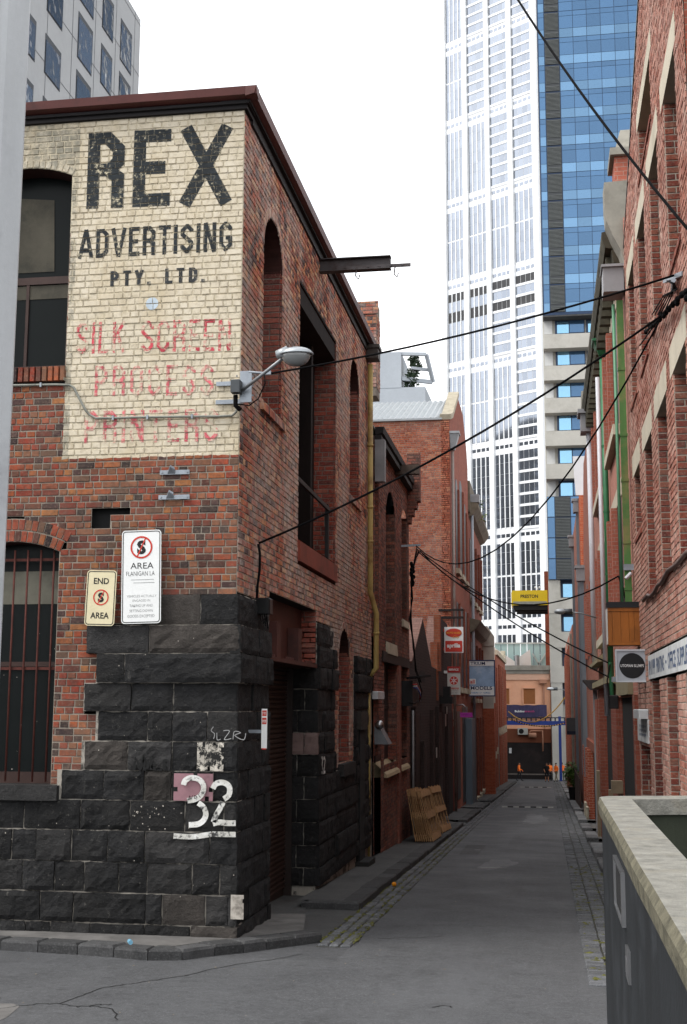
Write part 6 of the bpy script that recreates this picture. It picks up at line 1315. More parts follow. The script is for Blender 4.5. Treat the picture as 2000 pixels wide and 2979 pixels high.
part('screen_rail', M('pale_rail', 'b0b8b6', .5), gl, lambda b: (b.box(cq(1440, 1900)[0], cq(1592, 1900)[0], YC+.2, YC+.29, cq(1500, 1873)[1], cq(1500, 1869)[1]), b.bar((cq(1549, 1900)[0], YC+.2, cq(1549, 1900)[1]), (cq(1570, 1900)[0], YC+.2, cq(1570, 1935)[1]), .1, .15), b.bar((cq(1588, 1900)[0], YC+.2, cq(1588, 1900)[1]), (cq(1565, 1900)[0], YC+.2, cq(1565, 1935)[1]), .1, .15)))
part('vent_cowl', GALV, gl, lambda b: b.tube([(cq(1506, 1930)[0], YC-1.5, cq(1506, 1942)[1]), (cq(1506, 1930)[0], YC-1.5, cq(1506, 1908)[1])], .25, 8))
o = part('party_wall', brick_tex('party_brick', '7a3a28', '8a4632', '6e5244', 0), None, lambda b: b.box(at(1586, 1800, Y=140).x, at(1598, 1800, Y=140).x+.5, 140, 141, -4, at(1590, 1662, Y=140).z)); tag(o, 'narrow red brick party wall between white tower and apartment tower', 'wall')
# ---- yellow loading platform
lpf = thing('loading_platform', 'yellow loading platform with black underside jutting from the apartment tower', 'platform'); YP = 131.5
def yq(x, y): p = at(x, y, Y=YP); return p.x, p.z
YEL = M('safety_yellow', 'd9b81c', .5, var=.08, scale=1); x0, z1 = yq(1490, 1718); x1, z0 = yq(1594, 1760)
part('front_panel', YEL, lpf, lambda b: b.box(x0, x1, YP, YP+.08, z0, z1)); part('side_panel', YEL, lpf, lambda b: b.box(x0-.08, x0-.001, YP+.02, YP+3.2, z0-.05, z1-.2))
part('grey_strip', M('strip_grey', '8a8a82', .6), lpf, lambda b: b.box(x0+.12, x1-.1, YP-.02, YP-.001, yq(1500, 1758)[1], yq(1500, 1750)[1]))
part('deck', BLKT, lpf, lambda b: (b.box(x0+.1, x1, YP+.1, YP+3.4, z0-.05, z0+.03), b.box(x0+.15, x1, YP+.3, YP+.5, z0-.45, z0-.051), b.box(x0+.25, x1, YP+1.5, YP+1.7, z0-.6, z0-.051), b.box(x0+.4, x1, YP+2.6, YP+2.8, z0-.75, z0-.051)))
part('lettering', M('disc_black', '111114'), lpf, lambda b: text_on(b, 'PRESTON', (yq(1515, 1740)[0], YP-.004, yq(1515, 1740)[1]), (1, 0, 0), (0, 0, 1), yq(1566, 1740)[0]-yq(1515, 1740)[0], .36, .03))
part('lamp_cluster', M('print_white', 'dcdcdc'), lpf, lambda b: [b.ball((yq(1558+i*6, 1710)[0], YP+.2, yq(1560, 1708+4*(i % 2))[1]), .09, .09, .12, 8, 5) for i in range(3)])
# ---- grey block with punched windows, top left
tl = thing('grey_office_block', 'pale grey office block with dark punched windows behind the corner warehouse', 'building'); TX = -22.6
def tp(x, y): p = at(x*.6378, y*.6378, X=TX); return p.y, p.z
ye, zt_ = tp(643, 92); CLAD = M('grey_cladding', 'a3a5a6', .6, var=.05, scale=.4, dirt='989a9c')
part('block', CLAD, tl, lambda b: b.box(-48, TX, 26, ye, -2, zt_))
GLW = glassy('punched_glass', (.10, .115, .14), .12, .5, .5, .3, .5)
pit = tp(360, 50)[1]-tp(352, 318)[1]
for (xl, yl, xr_, yb_) in ((360, 50, 425, 262), (463, 195-0, 512, 375), (553, 82, 603, 270), (209, 150, 280, 332), (125, 45, 165, 235), (20, 120, 70, 300)):
    y0, z1 = tp(xl, yl); z0 = tp(xl-6, yb_)[1]; y1 = tp(xr_, yl+80)[0]
    for k in range(-4, 4):
        za_, zb_ = z0+k*pit, z1+k*pit
        if zb_ > zt_-.3 or za_ < 20: continue
        w_ = part('window', M('window_reveal', '23282f', .5, bump=0), tl, lambda b: b.box(TX-.02, TX+.02, y0, y1, za_, zb_)); part('pane', GLW, w_, lambda b: b.box(TX+.021, TX+.04, y0+.06, y1-.12, za_+.05, zb_-.3, R.random()))
part('panel_joint', M('joint_dark', '6a6c6e', .7, bump=0), tl, lambda b: [b.box(TX+.001, TX+.012, 26, ye, zt_-.4-k*pit, zt_-.36-k*pit) for k in range(9)] + [b.box(TX+.001, TX+.012, y, y+.04, 10, zt_) for y in [ye-1-k*3.05 for k in range(12)]], kind='stuff')
xe = at(45, 750, Y=8).x; o = thing('steel_pole', 'x', 'pole'); PM = M('grey_pole', 'b4b6b8', .5, .0, var=.1, scale=2.4, streak=True, dirt='98999c')
part('shaft', PM, o, lambda b: b.tube([(xe-.24, 8, -.3), (xe-.24, 8, 9)], .26, 8)); part('seam', M('pole_seam', '8d8f91', .6), o, lambda b: b.box(xe-.115, xe-.105, 7.755, 7.77, -.2, 9)); part('rust_spot', M('rust_mark', '5a4438', .9), o, lambda b: [b.ball((xe-.12+R.uniform(-.08, .05), 7.76, z), .012, .004, .02, 8, 4) for z in (6.4, 5.2, 5.9)], kind='stuff')
tag(o, 'thick grey faceted steel pole standing in front of the warehouse window', 'pole')
# ================================================================== fittings, signs, cables, people
ZINC = M('zinc_plate', '8d939a', .4, .5, var=.2, scale=6); BLC = M('cable_black', '08080a', .9, var=.1, bump=0, spec=.1)
# ---- street lamp on the corner
sl_ = thing('street_lamp', 'grey street lamp on an angled arm bolted to the warehouse corner', 'street lamp')
def fq(x, y, Y): return at(x, y, Y=Y)
Yl = 14.82; c0 = fq(706, 1118, Yl)
part('wall_plate', ZINC, sl_, lambda b: b.obox(fq(716, 1125, 14.80), V((.075, 0, 0)), V((0, .012, 0)), V((0, 0, .2))))
for k in range(6): part('bolt', ZINC, sl_, lambda b: b.tube([fq(690+k % 2*46, 1094+(k//2)*28, 14.785), fq(690+k % 2*46, 1094+(k//2)*28, 14.77)], .012, 6))
part('ballast_box', M('dark_grey_box', '45494c', .5, var=.15), sl_, lambda b: b.bbox(fq(676, 1120, 14.75).x, fq(704, 1120, 14.75).x, 14.66, 14.79, fq(690, 1145, 14.75).z, fq(690, 1108, 14.75).z, .01))
part('bracket_strap', ZINC, sl_, lambda b: (b.box(fq(630, 1115, 14.96).x, WX+.05, 14.955, 14.975, fq(660, 1122, 14.96).z, fq(660, 1110, 14.96).z), b.box(fq(628, 1170, 14.96).x, WX+.05, 14.955, 14.975, fq(660, 1175, 14.96).z, fq(660, 1163, 14.96).z)))
h0, h1 = fq(706, 1135, 14.74), fq(822, 1044, 14.3)
part('arm', GALV, sl_, lambda b: b.tube([h0, h0.lerp(h1, .5), h1], .022, 10), True)
hd = fq(862, 1030, 14.2); LR = .2
part('lamp_housing', M('lamp_grey', '9a9fa3', .35, .3, var=.08), sl_, lambda b: (b.ball(hd+V((.0, 0, .0)), LR, .13, .085, 16, 8, z0=0, z1=1), b.tube([hd+V((-.24, 0, .0)), hd+V((-.1, 0, .03))], [.05, .075], 10)), True)
part('lamp_lens', glassy('lamp_lens', (.16, .165, .165), .12, .0, .8, .3), sl_, lambda b: b.ball(hd-V((0, 0, .003)), LR*.9, .12, .15, 16, 8, z0=-1, z1=0), True)
part('rim', MATS['lamp_grey'], sl_, lambda b: b.tube([hd+V((LR*1.0*math.cos(k*math.pi/12), .13*math.sin(k*math.pi/12), 0)) for k in range(25)], .012, 6), True)
part('lamp_cable', BLC, sl_, lambda b: (b.tube([fq(690, 1175, 14.8), fq(725, 1180, 14.7), fq(752, 1160, 14.7), fq(772, 1115, 14.7), fq(770, 1090, 14.75)], .008, 6), b.tube([fq(686, 1150, 14.78), fq(686, 1180, 14.78), fq(700, 1192, 14.78)], .03, 8)), True)
part('cable_clamp', ZINC, sl_, lambda b: (b.tube([fq(725, 1083, 14.8), fq(780, 1086, 14.8)], .016, 8), b.box(fq(773, 1085, 14.8).x, fq(790, 1085, 14.8).x, 14.77, 14.82, fq(780, 1091, 14.8).z, fq(780, 1080, 14.8).z)))
# ---- conduit along the front
cnd = thing('conduit', 'grey cable conduit bending across the painted sign panel', 'conduit')
L = [(-30, 1122), (60, 1121), (160, 1119), (203, 1120), (216, 1128), (232, 1160), (250, 1194), (262, 1207), (280, 1217), (330, 1216), (400, 1214), (520, 1212), (640, 1211), (676, 1209), (688, 1198), (692, 1180)]
part('pipe', M('conduit_grey', '7f8078', .6, var=.25, scale=5, dirt='55534a'), cnd, lambda b: b.tube([fq(x, y, 14.955) for x, y in L], .016, 8), True)
for x, y in ((120, 1120), (330, 1216), (430, 1214), (560, 1212)): part('saddle', ZINC, cnd, lambda b: b.obox(fq(x, y, 14.955), V((.012, 0, 0)), V((0, .02, 0)), V((0, 0, .028))))
for x0, x1, y, lab in ((466, 552, 1375, 'upper zinc strap bracket on the brick front below the painted panel'), (462, 552, 1447, 'lower zinc strap bracket on the brick front below the painted panel')):
    t = thing('strap_bracket', lab, 'bracket'); a, c = fq(x0, y, 14.96), fq(x1, y, 14.96)
    part('strap', ZINC, t, lambda b: b.box(a.x, c.x, 14.955, 14.97, a.z-.028, a.z+.028)); part('clip', ZINC, t, lambda b: (b.prism([(a.x+.1, 14.954, a.z-.02), (a.x+.15, 14.90, a.z+.06), (a.x+.2, 14.93, a.z+.03), (a.x+.2, 14.954, a.z-.02)], (0, 0, .025)), b.tube([(a.x+.03, 14.954, a.z), (a.x+.03, 14.944, a.z)], .012, 6), b.tube([(c.x-.03, 14.954, a.z), (c.x-.03, 14.944, a.z)], .012, 6)))
# ---- parking signs
SW = M('reflective_white', 'e4e5e3', .4, var=.03, scale=4); SC = M('aged_sign_cream', 'd6cba8', .5, var=.1, scale=3, dirt='b8ab85'); PK = M('print_black', '141414', .5, var=.05, bump=0); PR = M('print_red', 'c23a2c', .5, var=.05, bump=0); PG = M('print_grey', '6f7070', .5, bump=0)
def rr_(cx, cz, hw, hh, r_, Y, n=5):
    P = []
    for sx, sz, a0 in ((1, 1, 0), (-1, 1, 90), (-1, -1, 180), (1, -1, 270)):
        for k in range(n+1): a = math.radians(a0+90*k/n); P.append((cx+sx*(hw-r_)+r_*math.cos(a), Y, cz+sz*(hh-r_)+r_*math.sin(a)))
    return P
def ringp(b, cx, cz, r0, r1, Y, n=36):
    for k in range(n):
        a, c = 2*math.pi*k/n, 2*math.pi*(k+1)/n
        b.poly([(cx+r0*math.cos(a), Y, cz+r0*math.sin(a)), (cx+r1*math.cos(a), Y, cz+r1*math.sin(a)), (cx+r1*math.cos(c), Y, cz+r1*math.sin(c)), (cx+r0*math.cos(c), Y, cz+r0*math.sin(c))])
def parking_sign(lab, quad, face, rows, circ, tilt):
    P = [at(x, y, Y=14.86) for x, y in quad]; cx = sum(p.x for p in P)/4; cz = sum(p.z for p in P)/4; hw = (P[1].x-P[0].x+P[2].x-P[3].x)/4; hh = (P[0].z-P[3].z+P[1].z-P[2].z)/4
    t = thing('parking_sign', lab, 'sign'); t.location = (cx, 14.86, cz); t.rotation_euler = (0, math.radians(tilt), math.radians(1.5))
    part('plate', face, t, lambda b: b.prism(rr_(0, 0, hw, hh, .045, 0), (0, .006, 0)))
    def border(b):
        A, B_ = rr_(0, 0, hw-.012, hh-.012, .036, -.002), rr_(0, 0, hw-.022, hh-.022, .028, -.002); n = len(A)
        for i in range(n): b.poly([A[i], A[(i+1) % n], B_[(i+1) % n], B_[i]])
    part('border', PK, t, border)
    cxx, czz, r_ = circ[0]*hw, circ[1]*hh, circ[2]*hw
    part('no_standing_letter', PK, t, lambda b: text_on(b, 'S', (cxx-.4*r_, -.002, czz-.62*r_), (1, 0, 0), (0, 0, 1), .8*r_, 1.24*r_, .05))
    part('red_ring', PR, t, lambda b: (ringp(b, cxx, czz, r_*.84, r_, -.0035), b.poly([(cxx+r_*x, -.0035, czz+r_*z) for x, z in ((-.42, -.78), (-.32, -.84), (.42, .78), (.32, .84))])))
    for s, f0, f1, zb, zh, m_, bold in rows: part('lettering', m_, t, lambda b: text_on(b, s, (f0*hw, -.002, zb*hh), (1, 0, 0), (0, 0, 1), (f1-f0)*hw, zh*hh, bold))
    return t, hw, hh
t, hw, hh = parking_sign('tall white no standing sign naming the lane on the warehouse corner', ((357, 1539), (470, 1546), (467, 1817), (353, 1811)), SW, [('AREA', -.55, .62, .17, .13, PK, .0), ('FLANIGAN LA', -.76, .68, .02, .095, PK, -.012), ('VEHICLES ACTUALLY', -.72, .78, -.44, .05, PG, -.015), ('ENGAGED IN', -.42, .46, -.535, .05, PG, -.015), ('TAKING UP AND', -.58, .6, -.645, .055, PG, -.012), ('SETTING DOWN', -.58, .6, -.755, .055, PG, -.01), ('GOODS EXCEPTED', -.68, .68, -.87, .06, PG, -.008)], (.0, .63, .56), -1.2)
part('ruled_lines', PG, t, lambda b: (b.poly([(-.13, -.002, -.07*hh), (.16, -.002, -.07*hh), (.16, -.002, -.062*hh), (-.13, -.002, -.062*hh)]), b.poly([(-.1, -.002, -.135*hh), (.17, -.002, -.135*hh), (.17, -.002, -.127*hh), (-.1, -.002, -.127*hh)])))
parking_sign('small aged cream end of no standing sign beside the tall white one', ((254, 1661), (339, 1657), (334, 1819), (247, 1822)), SC, [('END', -.52, .5, .5, .22, PK, .02), ('AREA', -.62, .62, -.74, .22, PK, .02)], (.02, .02, .52), 1.5)
vs_ = thing('strip_sign', 'narrow white vertical strip sign with red print beside the roller door', 'sign'); p, q = at(762, 2062, Y=15.5), at(777, 2177, Y=15.5)
part('plate', SW, vs_, lambda b: b.box(p.x, q.x, 15.5, 15.506, q.z, p.z)); part('red_print', PR, vs_, lambda b: [b.poly([(p.x+.008, 15.498, p.z-z0), (q.x-.008, 15.498, p.z-z0), (q.x-.008, 15.498, p.z-z1), (p.x+.008, 15.498, p.z-z1)]) for z0, z1 in ((.09, .02), (.19, .11), (.50, .485))])
part('lettering', SW, vs_, lambda b: [faint_print(b, (p.x+.012, 15.496, p.z-z), (1, 0, 0), (0, 0, 1), q.x-p.x-.024, .035, 4, int(z*1000)) for z in (.075, .172)]); part('standoff', ZINC, vs_, lambda b: b.box(WX+.02, p.x+.01, 15.5065, 15.52, p.z-.3, p.z-.26))
mbx = thing('service_box', 'black electricity service box at the top corner of the stone base', 'service box'); a, c = at(737, 1785, Y=16.0), at(786, 1738, Y=16.0)
part('box', M('black_plastic', '101112', .35, var=.1, bump=0), mbx, lambda b: b.bbox(a.x, c.x, 16.0, 16.2, a.z, c.z, .02)); part('wire_tail', BLC, mbx, lambda b: [b.tube([(a.x+.08+.03*k, 16.05, a.z), (a.x+.1+.03*k, 16.05, a.z-.1-.03*k), (a.x+.16, 16.1, a.z-.05)], .007, 6) for k in range(4)], True)
part('feed_cable', BLC, mbx, lambda b: b.tube([at(x, y, Y=15.7) for x, y in ((752, 1583), (757, 1610), (756, 1660), (750, 1700), (748, 1740))], .017, 8), True)
# ---- logo signs on the left
def wall_sign(name, lab, Y, x0, y0, x1, y1, mat):
    t = thing(name, lab, 'sign'); p, q = at(x0, y0, Y=Y), at(x1, y1, Y=Y); part('panel', mat, t, lambda b: b.box(p.x, q.x, Y, Y+.08, q.z, p.z)); return t, p.x, q.x, q.z, p.z
t, xa, xb, za_, zb_ = wall_sign('motorcycle_sign', 'white sign with red oval badge above red name panel', 46, 1293, 1824, 1349, 1899, SW); W_, H_ = xb-xa, zb_-za_
part('red_panel', PR, t, lambda b: b.box(xa+.05*W_, xb-.06*W_, 45.985, 45.998, za_+.04*H_, za_+.46*H_))
part('oval_badge', PR, t, lambda b: b.prism([(xa+.5*W_+.43*W_*math.cos(k*math.pi/16), 45.99, za_+.77*H_+.17*H_*math.sin(k*math.pi/16)) for k in range(32)], (0, .006, 0)))
part('badge_lettering', M('badge_yellow', 'd8a030', .5, bump=0), t, lambda b: text_on(b, 'MOTO GUZZI', (xa+.12*W_, 45.986, za_+.735*H_), (1, 0, 0), (0, 0, 1), .76*W_, .07*H_, .02)); part('script_lettering', M('badge_yellow', 'd8a030'), t, lambda b: text_on(b, 'City', (xa+.45*W_, 45.985, za_+.53*H_), (1, 0, 0), (0, 0, 1), .36*W_, .13*H_, 0, .3))
part('name_lettering', SW, t, lambda b: text_on(b, 'aprilia', (xa+.14*W_, 45.98, za_+.15*H_), (1, 0, 0), (0, 0, 1), .70*W_, .22*H_, .035)); part('bracket', PR, t, lambda b: [b.box(LX-.1, xa-.001, 46.01, 46.06, z, z+.1) for z in (za_+.1*H_, za_+.82*H_)])
t, xa, xb, za_, zb_ = wall_sign('service_sign', 'tall white and red service sign with round wheel emblem', 46.2, 1302, 1939, 1340, 2021, M('sign_offwhite', 'c4c2bc', .5, var=.05)); W_, H_ = xb-xa, zb_-za_; Yq = 46.19
part('red_header', M('print_dark_red', 'a02a26', .5, bump=0), t, lambda b: b.box(xa, xb, 46.18, 46.199, za_+.78*H_, zb_)); part('header_lettering', SW, t, lambda b: text_on(b, 'SERVICE', (xa+.12*W_, 46.176, za_+.85*H_), (1, 0, 0), (0, 0, 1), .76*W_, .075*H_, .03))
cx_, cz_, r_ = xa+.5*W_, za_+.5*H_, .36*W_
part('emblem', PR, t, lambda b: b.prism([(cx_+r_*math.cos(k*math.pi/16), Yq, cz_+r_*math.sin(k*math.pi/16)) for k in range(32)], (0, .006, 0)))
part('emblem_lines', SW, t, lambda b: (ringp(b, cx_, cz_, r_*.93, r_*.99, 46.187), ringp(b, cx_, cz_, r_*.2, r_*.28, 46.187), [b.poly([(cx_+V((math.cos(a), math.sin(a))).x*u_*r_-math.sin(a)*s*r_*.06, 46.186, cz_+math.sin(a)*u_*r_+math.cos(a)*s*r_*.06) for u_, s in ((.1, -1), (.8, -1), (.8, 1), (.1, 1))]) for a in [math.pi/2+k*math.pi/3 for k in range(6)]]))
part('name_lettering', PR, t, lambda b: text_on(b, 'YAMAHA', (xa+.1*W_, 46.19, za_+.185*H_), (1, 0, 0), (0, 0, 1), .8*W_, .08*H_, .03)); part('small_lettering', PG, t, lambda b: (text_on(b, 'YAMAHA CITY', (xa+.15*W_, 46.19, za_+.12*H_), (1, 0, 0), (0, 0, 1), .7*W_, .035*H_), faint_print(b, (xa+.2*W_, 46.19, za_+.04*H_), (1, 0, 0), (0, 0, 1), .58*W_, .045*H_, 8, 3))); part('bracket', SW, t, lambda b: b.box(LX-.1, xa-.001, 46.21, 46.26, zb_-.25, zb_-.15))
t, xa, xb, za_, zb_ = wall_sign('hanging_sign', 'large faded blue hanging sign with white lower panel and small red word', 61, 1363, 1920, 1442, 2026, M('faded_blue_board', '8fa8c4', .6, var=.35, scale=1.1, dirt='c4d0da')); W_, H_ = xb-xa, zb_-za_; DB = M('print_navy', '22345c', .5, var=.05, bump=0)
part('blue_frame', DB, t, lambda b: [b.box(*q) for q in ((xa, xb, 60.96, 60.999, zb_-.05, zb_), (xa, xb, 60.96, 60.999, za_, za_+.05), (xa, xa+.05, 60.96, 60.999, za_+.0505, zb_-.0505), (xb-.05, xb, 60.96, 60.999, za_+.0505, zb_-.0505))])
for q in ((xa+.051, xb-.051, zb_-.16*H_, zb_-.051), (xa+.051, xb-.051, za_+.051, za_+.27*H_), (xa+.051, xa+.27*W_, za_+.33*H_, za_+.48*H_)): part('white_panel', SW, t, lambda b: b.box(q[0], q[1], 60.98, 60.999, q[2], q[3]))
part('lettering', DB, t, lambda b: (text_on(b, 'TRIUM', (xa+.08*W_, 60.97, zb_-.14*H_), (1, 0, 0), (0, 0, 1), .55*W_, .09*H_, .02), text_on(b, 'MODELS', (xa+.08*W_, 60.97, za_+.18*H_), (1, 0, 0), (0, 0, 1), .8*W_, .1*H_, .02))); part('red_lettering', PR, t, lambda b: text_on(b, 'all', (xa+.06*W_, 60.965, za_+.35*H_), (1, 0, 0), (0, 0, 1), .17*W_, .11*H_, .02)); part('small_lettering', M('print_sky', '7a9cc0', .5, bump=0), t, lambda b: faint_print(b, (xa+.08*W_, 60.97, za_+.07*H_), (1, 0, 0), (0, 0, 1), .74*W_, .05*H_, 12, 5)); part('bracket', GALV, t, lambda b: b.box(LX, xa+.02, 61.001, 61.05, zb_-.35, zb_-.28))
t, xa, xb, za_, zb_ = wall_sign('pink_sign', 'small magenta sign projecting below the service sign', 52, 1339, 2073, 1375, 2087, M('magenta_board', 'b03aa8', .5, var=.06)); part('lettering', M('print_plum', '7a2278', .5, bump=0), t, lambda b: faint_print(b, (xa+.06, 51.997, za_+.05), (1, 0, 0), (0, 0, 1), xb-xa-.12, zb_-za_-.1, 8, 9)); part('bracket', GALV, t, lambda b: b.tube([(LX, 52.05, zb_+.3), (LX+.3, 52.05, zb_+.32), ((xa+xb)/2, 52.05, zb_+.2), ((xa+xb)/2, 52.05, zb_)], .025, 6), True)
for x, y, w_, h, Yy, lab in ((1316, 2106, 15, 15, 50.6, 'white meter box on the brick pier below the magenta sign'), (1320, 2078, 8, 30, 50.5, 'white upright tube lamp beside the magenta sign'), (1421, 2041, 32, 40, 62.5, 'cream blank panel hanging below the faded blue sign'), (1319, 2130, 14, 16, 50.7, 'dark grey meter box under the white one on the brick pier')):
    p, q = at(x-w_/2, y-h/2, Y=Yy), at(x+w_/2, y+h/2, Y=Yy); o = part({1316: 'meter_box', 1320: 'tube_lamp', 1421: 'blank_panel', 1319: 'meter_box'}[x], {1319: MATS['dark_grey_box']}.get(x, M('ivory_panel', 'bdb9ae', .6, var=.06)), None, lambda b: b.bbox(p.x, q.x, Yy, Yy+.25, q.z, p.z, .02)); tag(o, lab, {1316: 'meter box', 1320: 'lamp', 1421: 'panel', 1319: 'meter box'}[x])
o = part('shutter_post', M('blue_grey_steel', '5f6a74', .5, var=.15, streak=True), None, lambda b: b.box(LX, LX+.3, 58, 60.8, -2.2, at(1380, 2090, Y=59).z)); tag(o, 'tall blue grey steel door panel beyond the magenta sign', 'door')
# ---- small lamps further down
for (x0, y0, x1, y1, Yy, lab) in ((1614, 1779, 1736, 1798, 36, 'street lamp head on a thin arm from the white downpipe'), (1602, 2004, 1656, 2012, 112, 'street lamp head on a pale wooden pole near the lane end')):
    t = thing('street_lamp', lab, 'street lamp'); p, q = at(x0+22*(Yy < 50)+8, y0, Y=Yy), at(x1, y1, Y=Yy); s = .19 if Yy < 50 else .35
    part('arm', GALV, t, lambda b: b.tube([p, p.lerp(q, .5)+V((0, 0, s*.25)), q], .02 if Yy < 50 else .04, 6), True); part('housing', MATS['lamp_grey'], t, lambda b: b.ball(p-V((s*.6, 0, 0)), s, s*.6, s*.42, 12, 8), True); part('base', MATS['dark_grey_box'], t, lambda b: b.tube([p-V((s*.2, 0, 0)), p+V((s*1.1, 0, 0))], s*.42, 8), True)
wpo = thing('wooden_pole', 'pale wooden power pole at the right end of the lane', 'pole'); p = at(1655, 1893, Y=112)
part('pole', M('pole_timber', '8a8560', .8, var=.2, streak=True), wpo, lambda b: b.tube([(p.x, 112, -3.9), (p.x, 112, p.z)], [.16, .12], 8), True); part('cap', MATS['pole_timber'], wpo, lambda b: b.tube([(p.x, 112, p.z-.4), (p.x, 112, p.z-.1)], .26, 8)); part('transformer', MATS['tan_stone'], wpo, lambda b: b.tube([(p.x+.4, 112, at(1655, 2085, Y=112).z), (p.x+.4, 112, at(1655, 2010, Y=112).z)], .22, 8))
# ---- overhead cables
def wire(lab, pts, r=.014, sag=.2, name='overhead_cable', mat=None):
    L = []
    for p, q in zip(pts[:-1], pts[1:]): L += cable(p, q, sag*(q-p).length/6)[(1 if L else 0):]
    o = part(name, mat or BLC, None, lambda b: b.tube(L, r, 6), True); tag(o, lab, 'cable'); return o
wire('thick black cable slanting across the blue tower to the gabled warehouse', [at(1440, -110, Y=17), at(2040, 712, X=1.57)], .016, .12)
wire('black cable from the street lamp clamp straight across to the gabled warehouse', [at(788, 1086, Y=14.8), at(1965, 800, X=1.55)], .013, .12)
wire('black cable from the warehouse corner hook up to the cable joint', [at(754, 1580, Y=15.7), at(1925, 918, X=1.5)], .015, .2)
wire('slack black cable sagging from the workshop end to the cable joint', [at(1211, 1588, X=-3.3), at(1916, 940, X=1.5)], .014, .52)
wire('slack cable from the workshop end passing in front of the yellow platform', [at(1222, 1602, X=-3.2), at(1800, 1676, X=1.42)], .016, .62)
wire('upper straight cable from the workshop end to the round logo sign', [at(1222, 1604, X=-3.2), at(1778, 1932, X=1.2)], .014, .1)
wire('lower straight cable from the workshop end to the black junction box', [at(1218, 1606, X=-3.2), at(1776, 1972, X=1.2)], .014, .12)
bun = thing('cable_joint', 'cluster of black cable clamps on the gabled warehouse wall', 'cable joint'); rng = random.Random(12)
part('clamp_bar', BLC, bun, lambda b: b.tube([at(1880, 965, X=1.5), at(1925, 918, X=1.5), at(1960, 880, X=1.5), at(2010, 838, X=1.52)], .02, 6), True)
for i in range(16): 
    p = at(1880+i*8+rng.uniform(-6, 6), 962-i*7.4+rng.uniform(-10, 10), X=1.5); part('clamp', BLC, bun, lambda b: b.ball(p, .03, .05, .04, 8, 5))
for i in range(5): part('jumper', BLC, bun, lambda b: b.tube([at(1935+i*5, 815, X=1.52), at(1962+i*2, 825+i*4, X=1.45), at(1955-i*6, 860, X=1.45), at(1930-i*8, 915, X=1.48)], .009, 6), True)
part('wall_bracket', ZINC, bun, lambda b: (b.bar(at(1935, 818, X=1.5), at(1990, 795, X=1.6), .05, .05), b.tube([at(1960, 815, X=1.5), at(1960, 850, X=1.55)], .03, 6)))
part('drop_cable', BLC, bun, lambda b: b.tube([at(1925, 918, X=1.5), at(1862, 1005, X=1.52)], .012, 6), True)
wcon = thing('wall_conduit', 'knobbly cable conduit running down along the gabled warehouse windows', 'conduit')
part('pipe', M('conduit_purple', '5a4a46', .6, var=.3, scale=5), wcon, lambda b: b.tube([at(x, y, X=1.555) for x, y in ((2020, 1598), (1998, 1608), (1975, 1636), (1962, 1648), (1944, 1660), (1926, 1694), (1915, 1702), (1905, 1722), (1894, 1734), (1885, 1732), (1872, 1748))], .03, 7), True)
pb_ = thing('pipe_bracket', 'grey clamp bracket holding cables on the square green downpipe', 'bracket'); p = at(1800, 1676, X=1.42)
part('plate', ZINC, pb_, lambda b: b.box(p.x, 1.62, 23.05, 23.085, p.z-.06, p.z+.05)); part('insulator', PWH, pb_, lambda b: b.tube([(1.45, 23.0, p.z-.22), (1.55, 23.0, p.z-.12)], .035, 8)); part('tail', BLC, pb_, lambda b: b.tube([p, p+V((.08, -.05, -.25)), p+V((.14, -.05, -.65)), p+V((.14, -.05, -.85))], .016, 6), True)
wb = thing('cable_riser', 'bundle of black cables dropping down the end of the workshop', 'cable riser'); p = at(1211, 1588, X=-3.3)
part('hook', ZINC, wb, lambda b: b.bar((LX, p.y, p.z), (p.x+.12, p.y, p.z+.02), .05, .05))
for k in range(4): part('cable', BLC, wb, lambda b: b.tube([at(1213+k*3, 1592+k*4, X=-3.3)] + [at(x+k*2*math.sin(y*.05+k), y, X=-3.38) for x, y in ((1206, 1630), (1202, 1665), (1199, 1695), (1196, 1740), (1197, 1800), (1202, 1880), (1212, 1950), (1220, 1985))], .014, 6), True)
part('tie_knot', BLC, wb, lambda b: [b.ball(at(1201+rng.uniform(-5, 5), 1640+i*5.5, X=-3.36), .05, .06, .06, 7, 4) for i in range(12)], kind='stuff')
part('loop', BLC, wb, lambda b: (b.tube([at(x, y, X=-3.3) for x, y in ((1220, 1985), (1228, 2010), (1225, 2035), (1205, 2048), (1190, 2044))], .014, 6), b.bar(at(1186, 1973, X=-3.4), at(1252, 1966, X=-3.4), .06, .06)), True)
for lab, a, c, sg, stripe in (('plain yellow sheathed cable sagging across the lane end', (1480, 2070), (1655, 2012), 1.7, 0), ('black and yellow striped cable strung in front of the blue beam', (1486, 2092), (1646, 2103), .45, 1)):
    P = cable(at(*a, Y=117), at(*c, Y=113), sg, 44)
    if not stripe: o = part('overhead_cable', M('cable_yellow', 'b08a3c', .6, var=.15), None, lambda b: b.tube(P, .05, 6), True)
    else: o = part('overhead_cable', [M('cable_yellow', 'b08a3c'), BLC], None, lambda b: [b.tube(P[i:i+2], .05, 6, m=i % 2) for i in range(44)])
    tag(o, lab, 'cable')
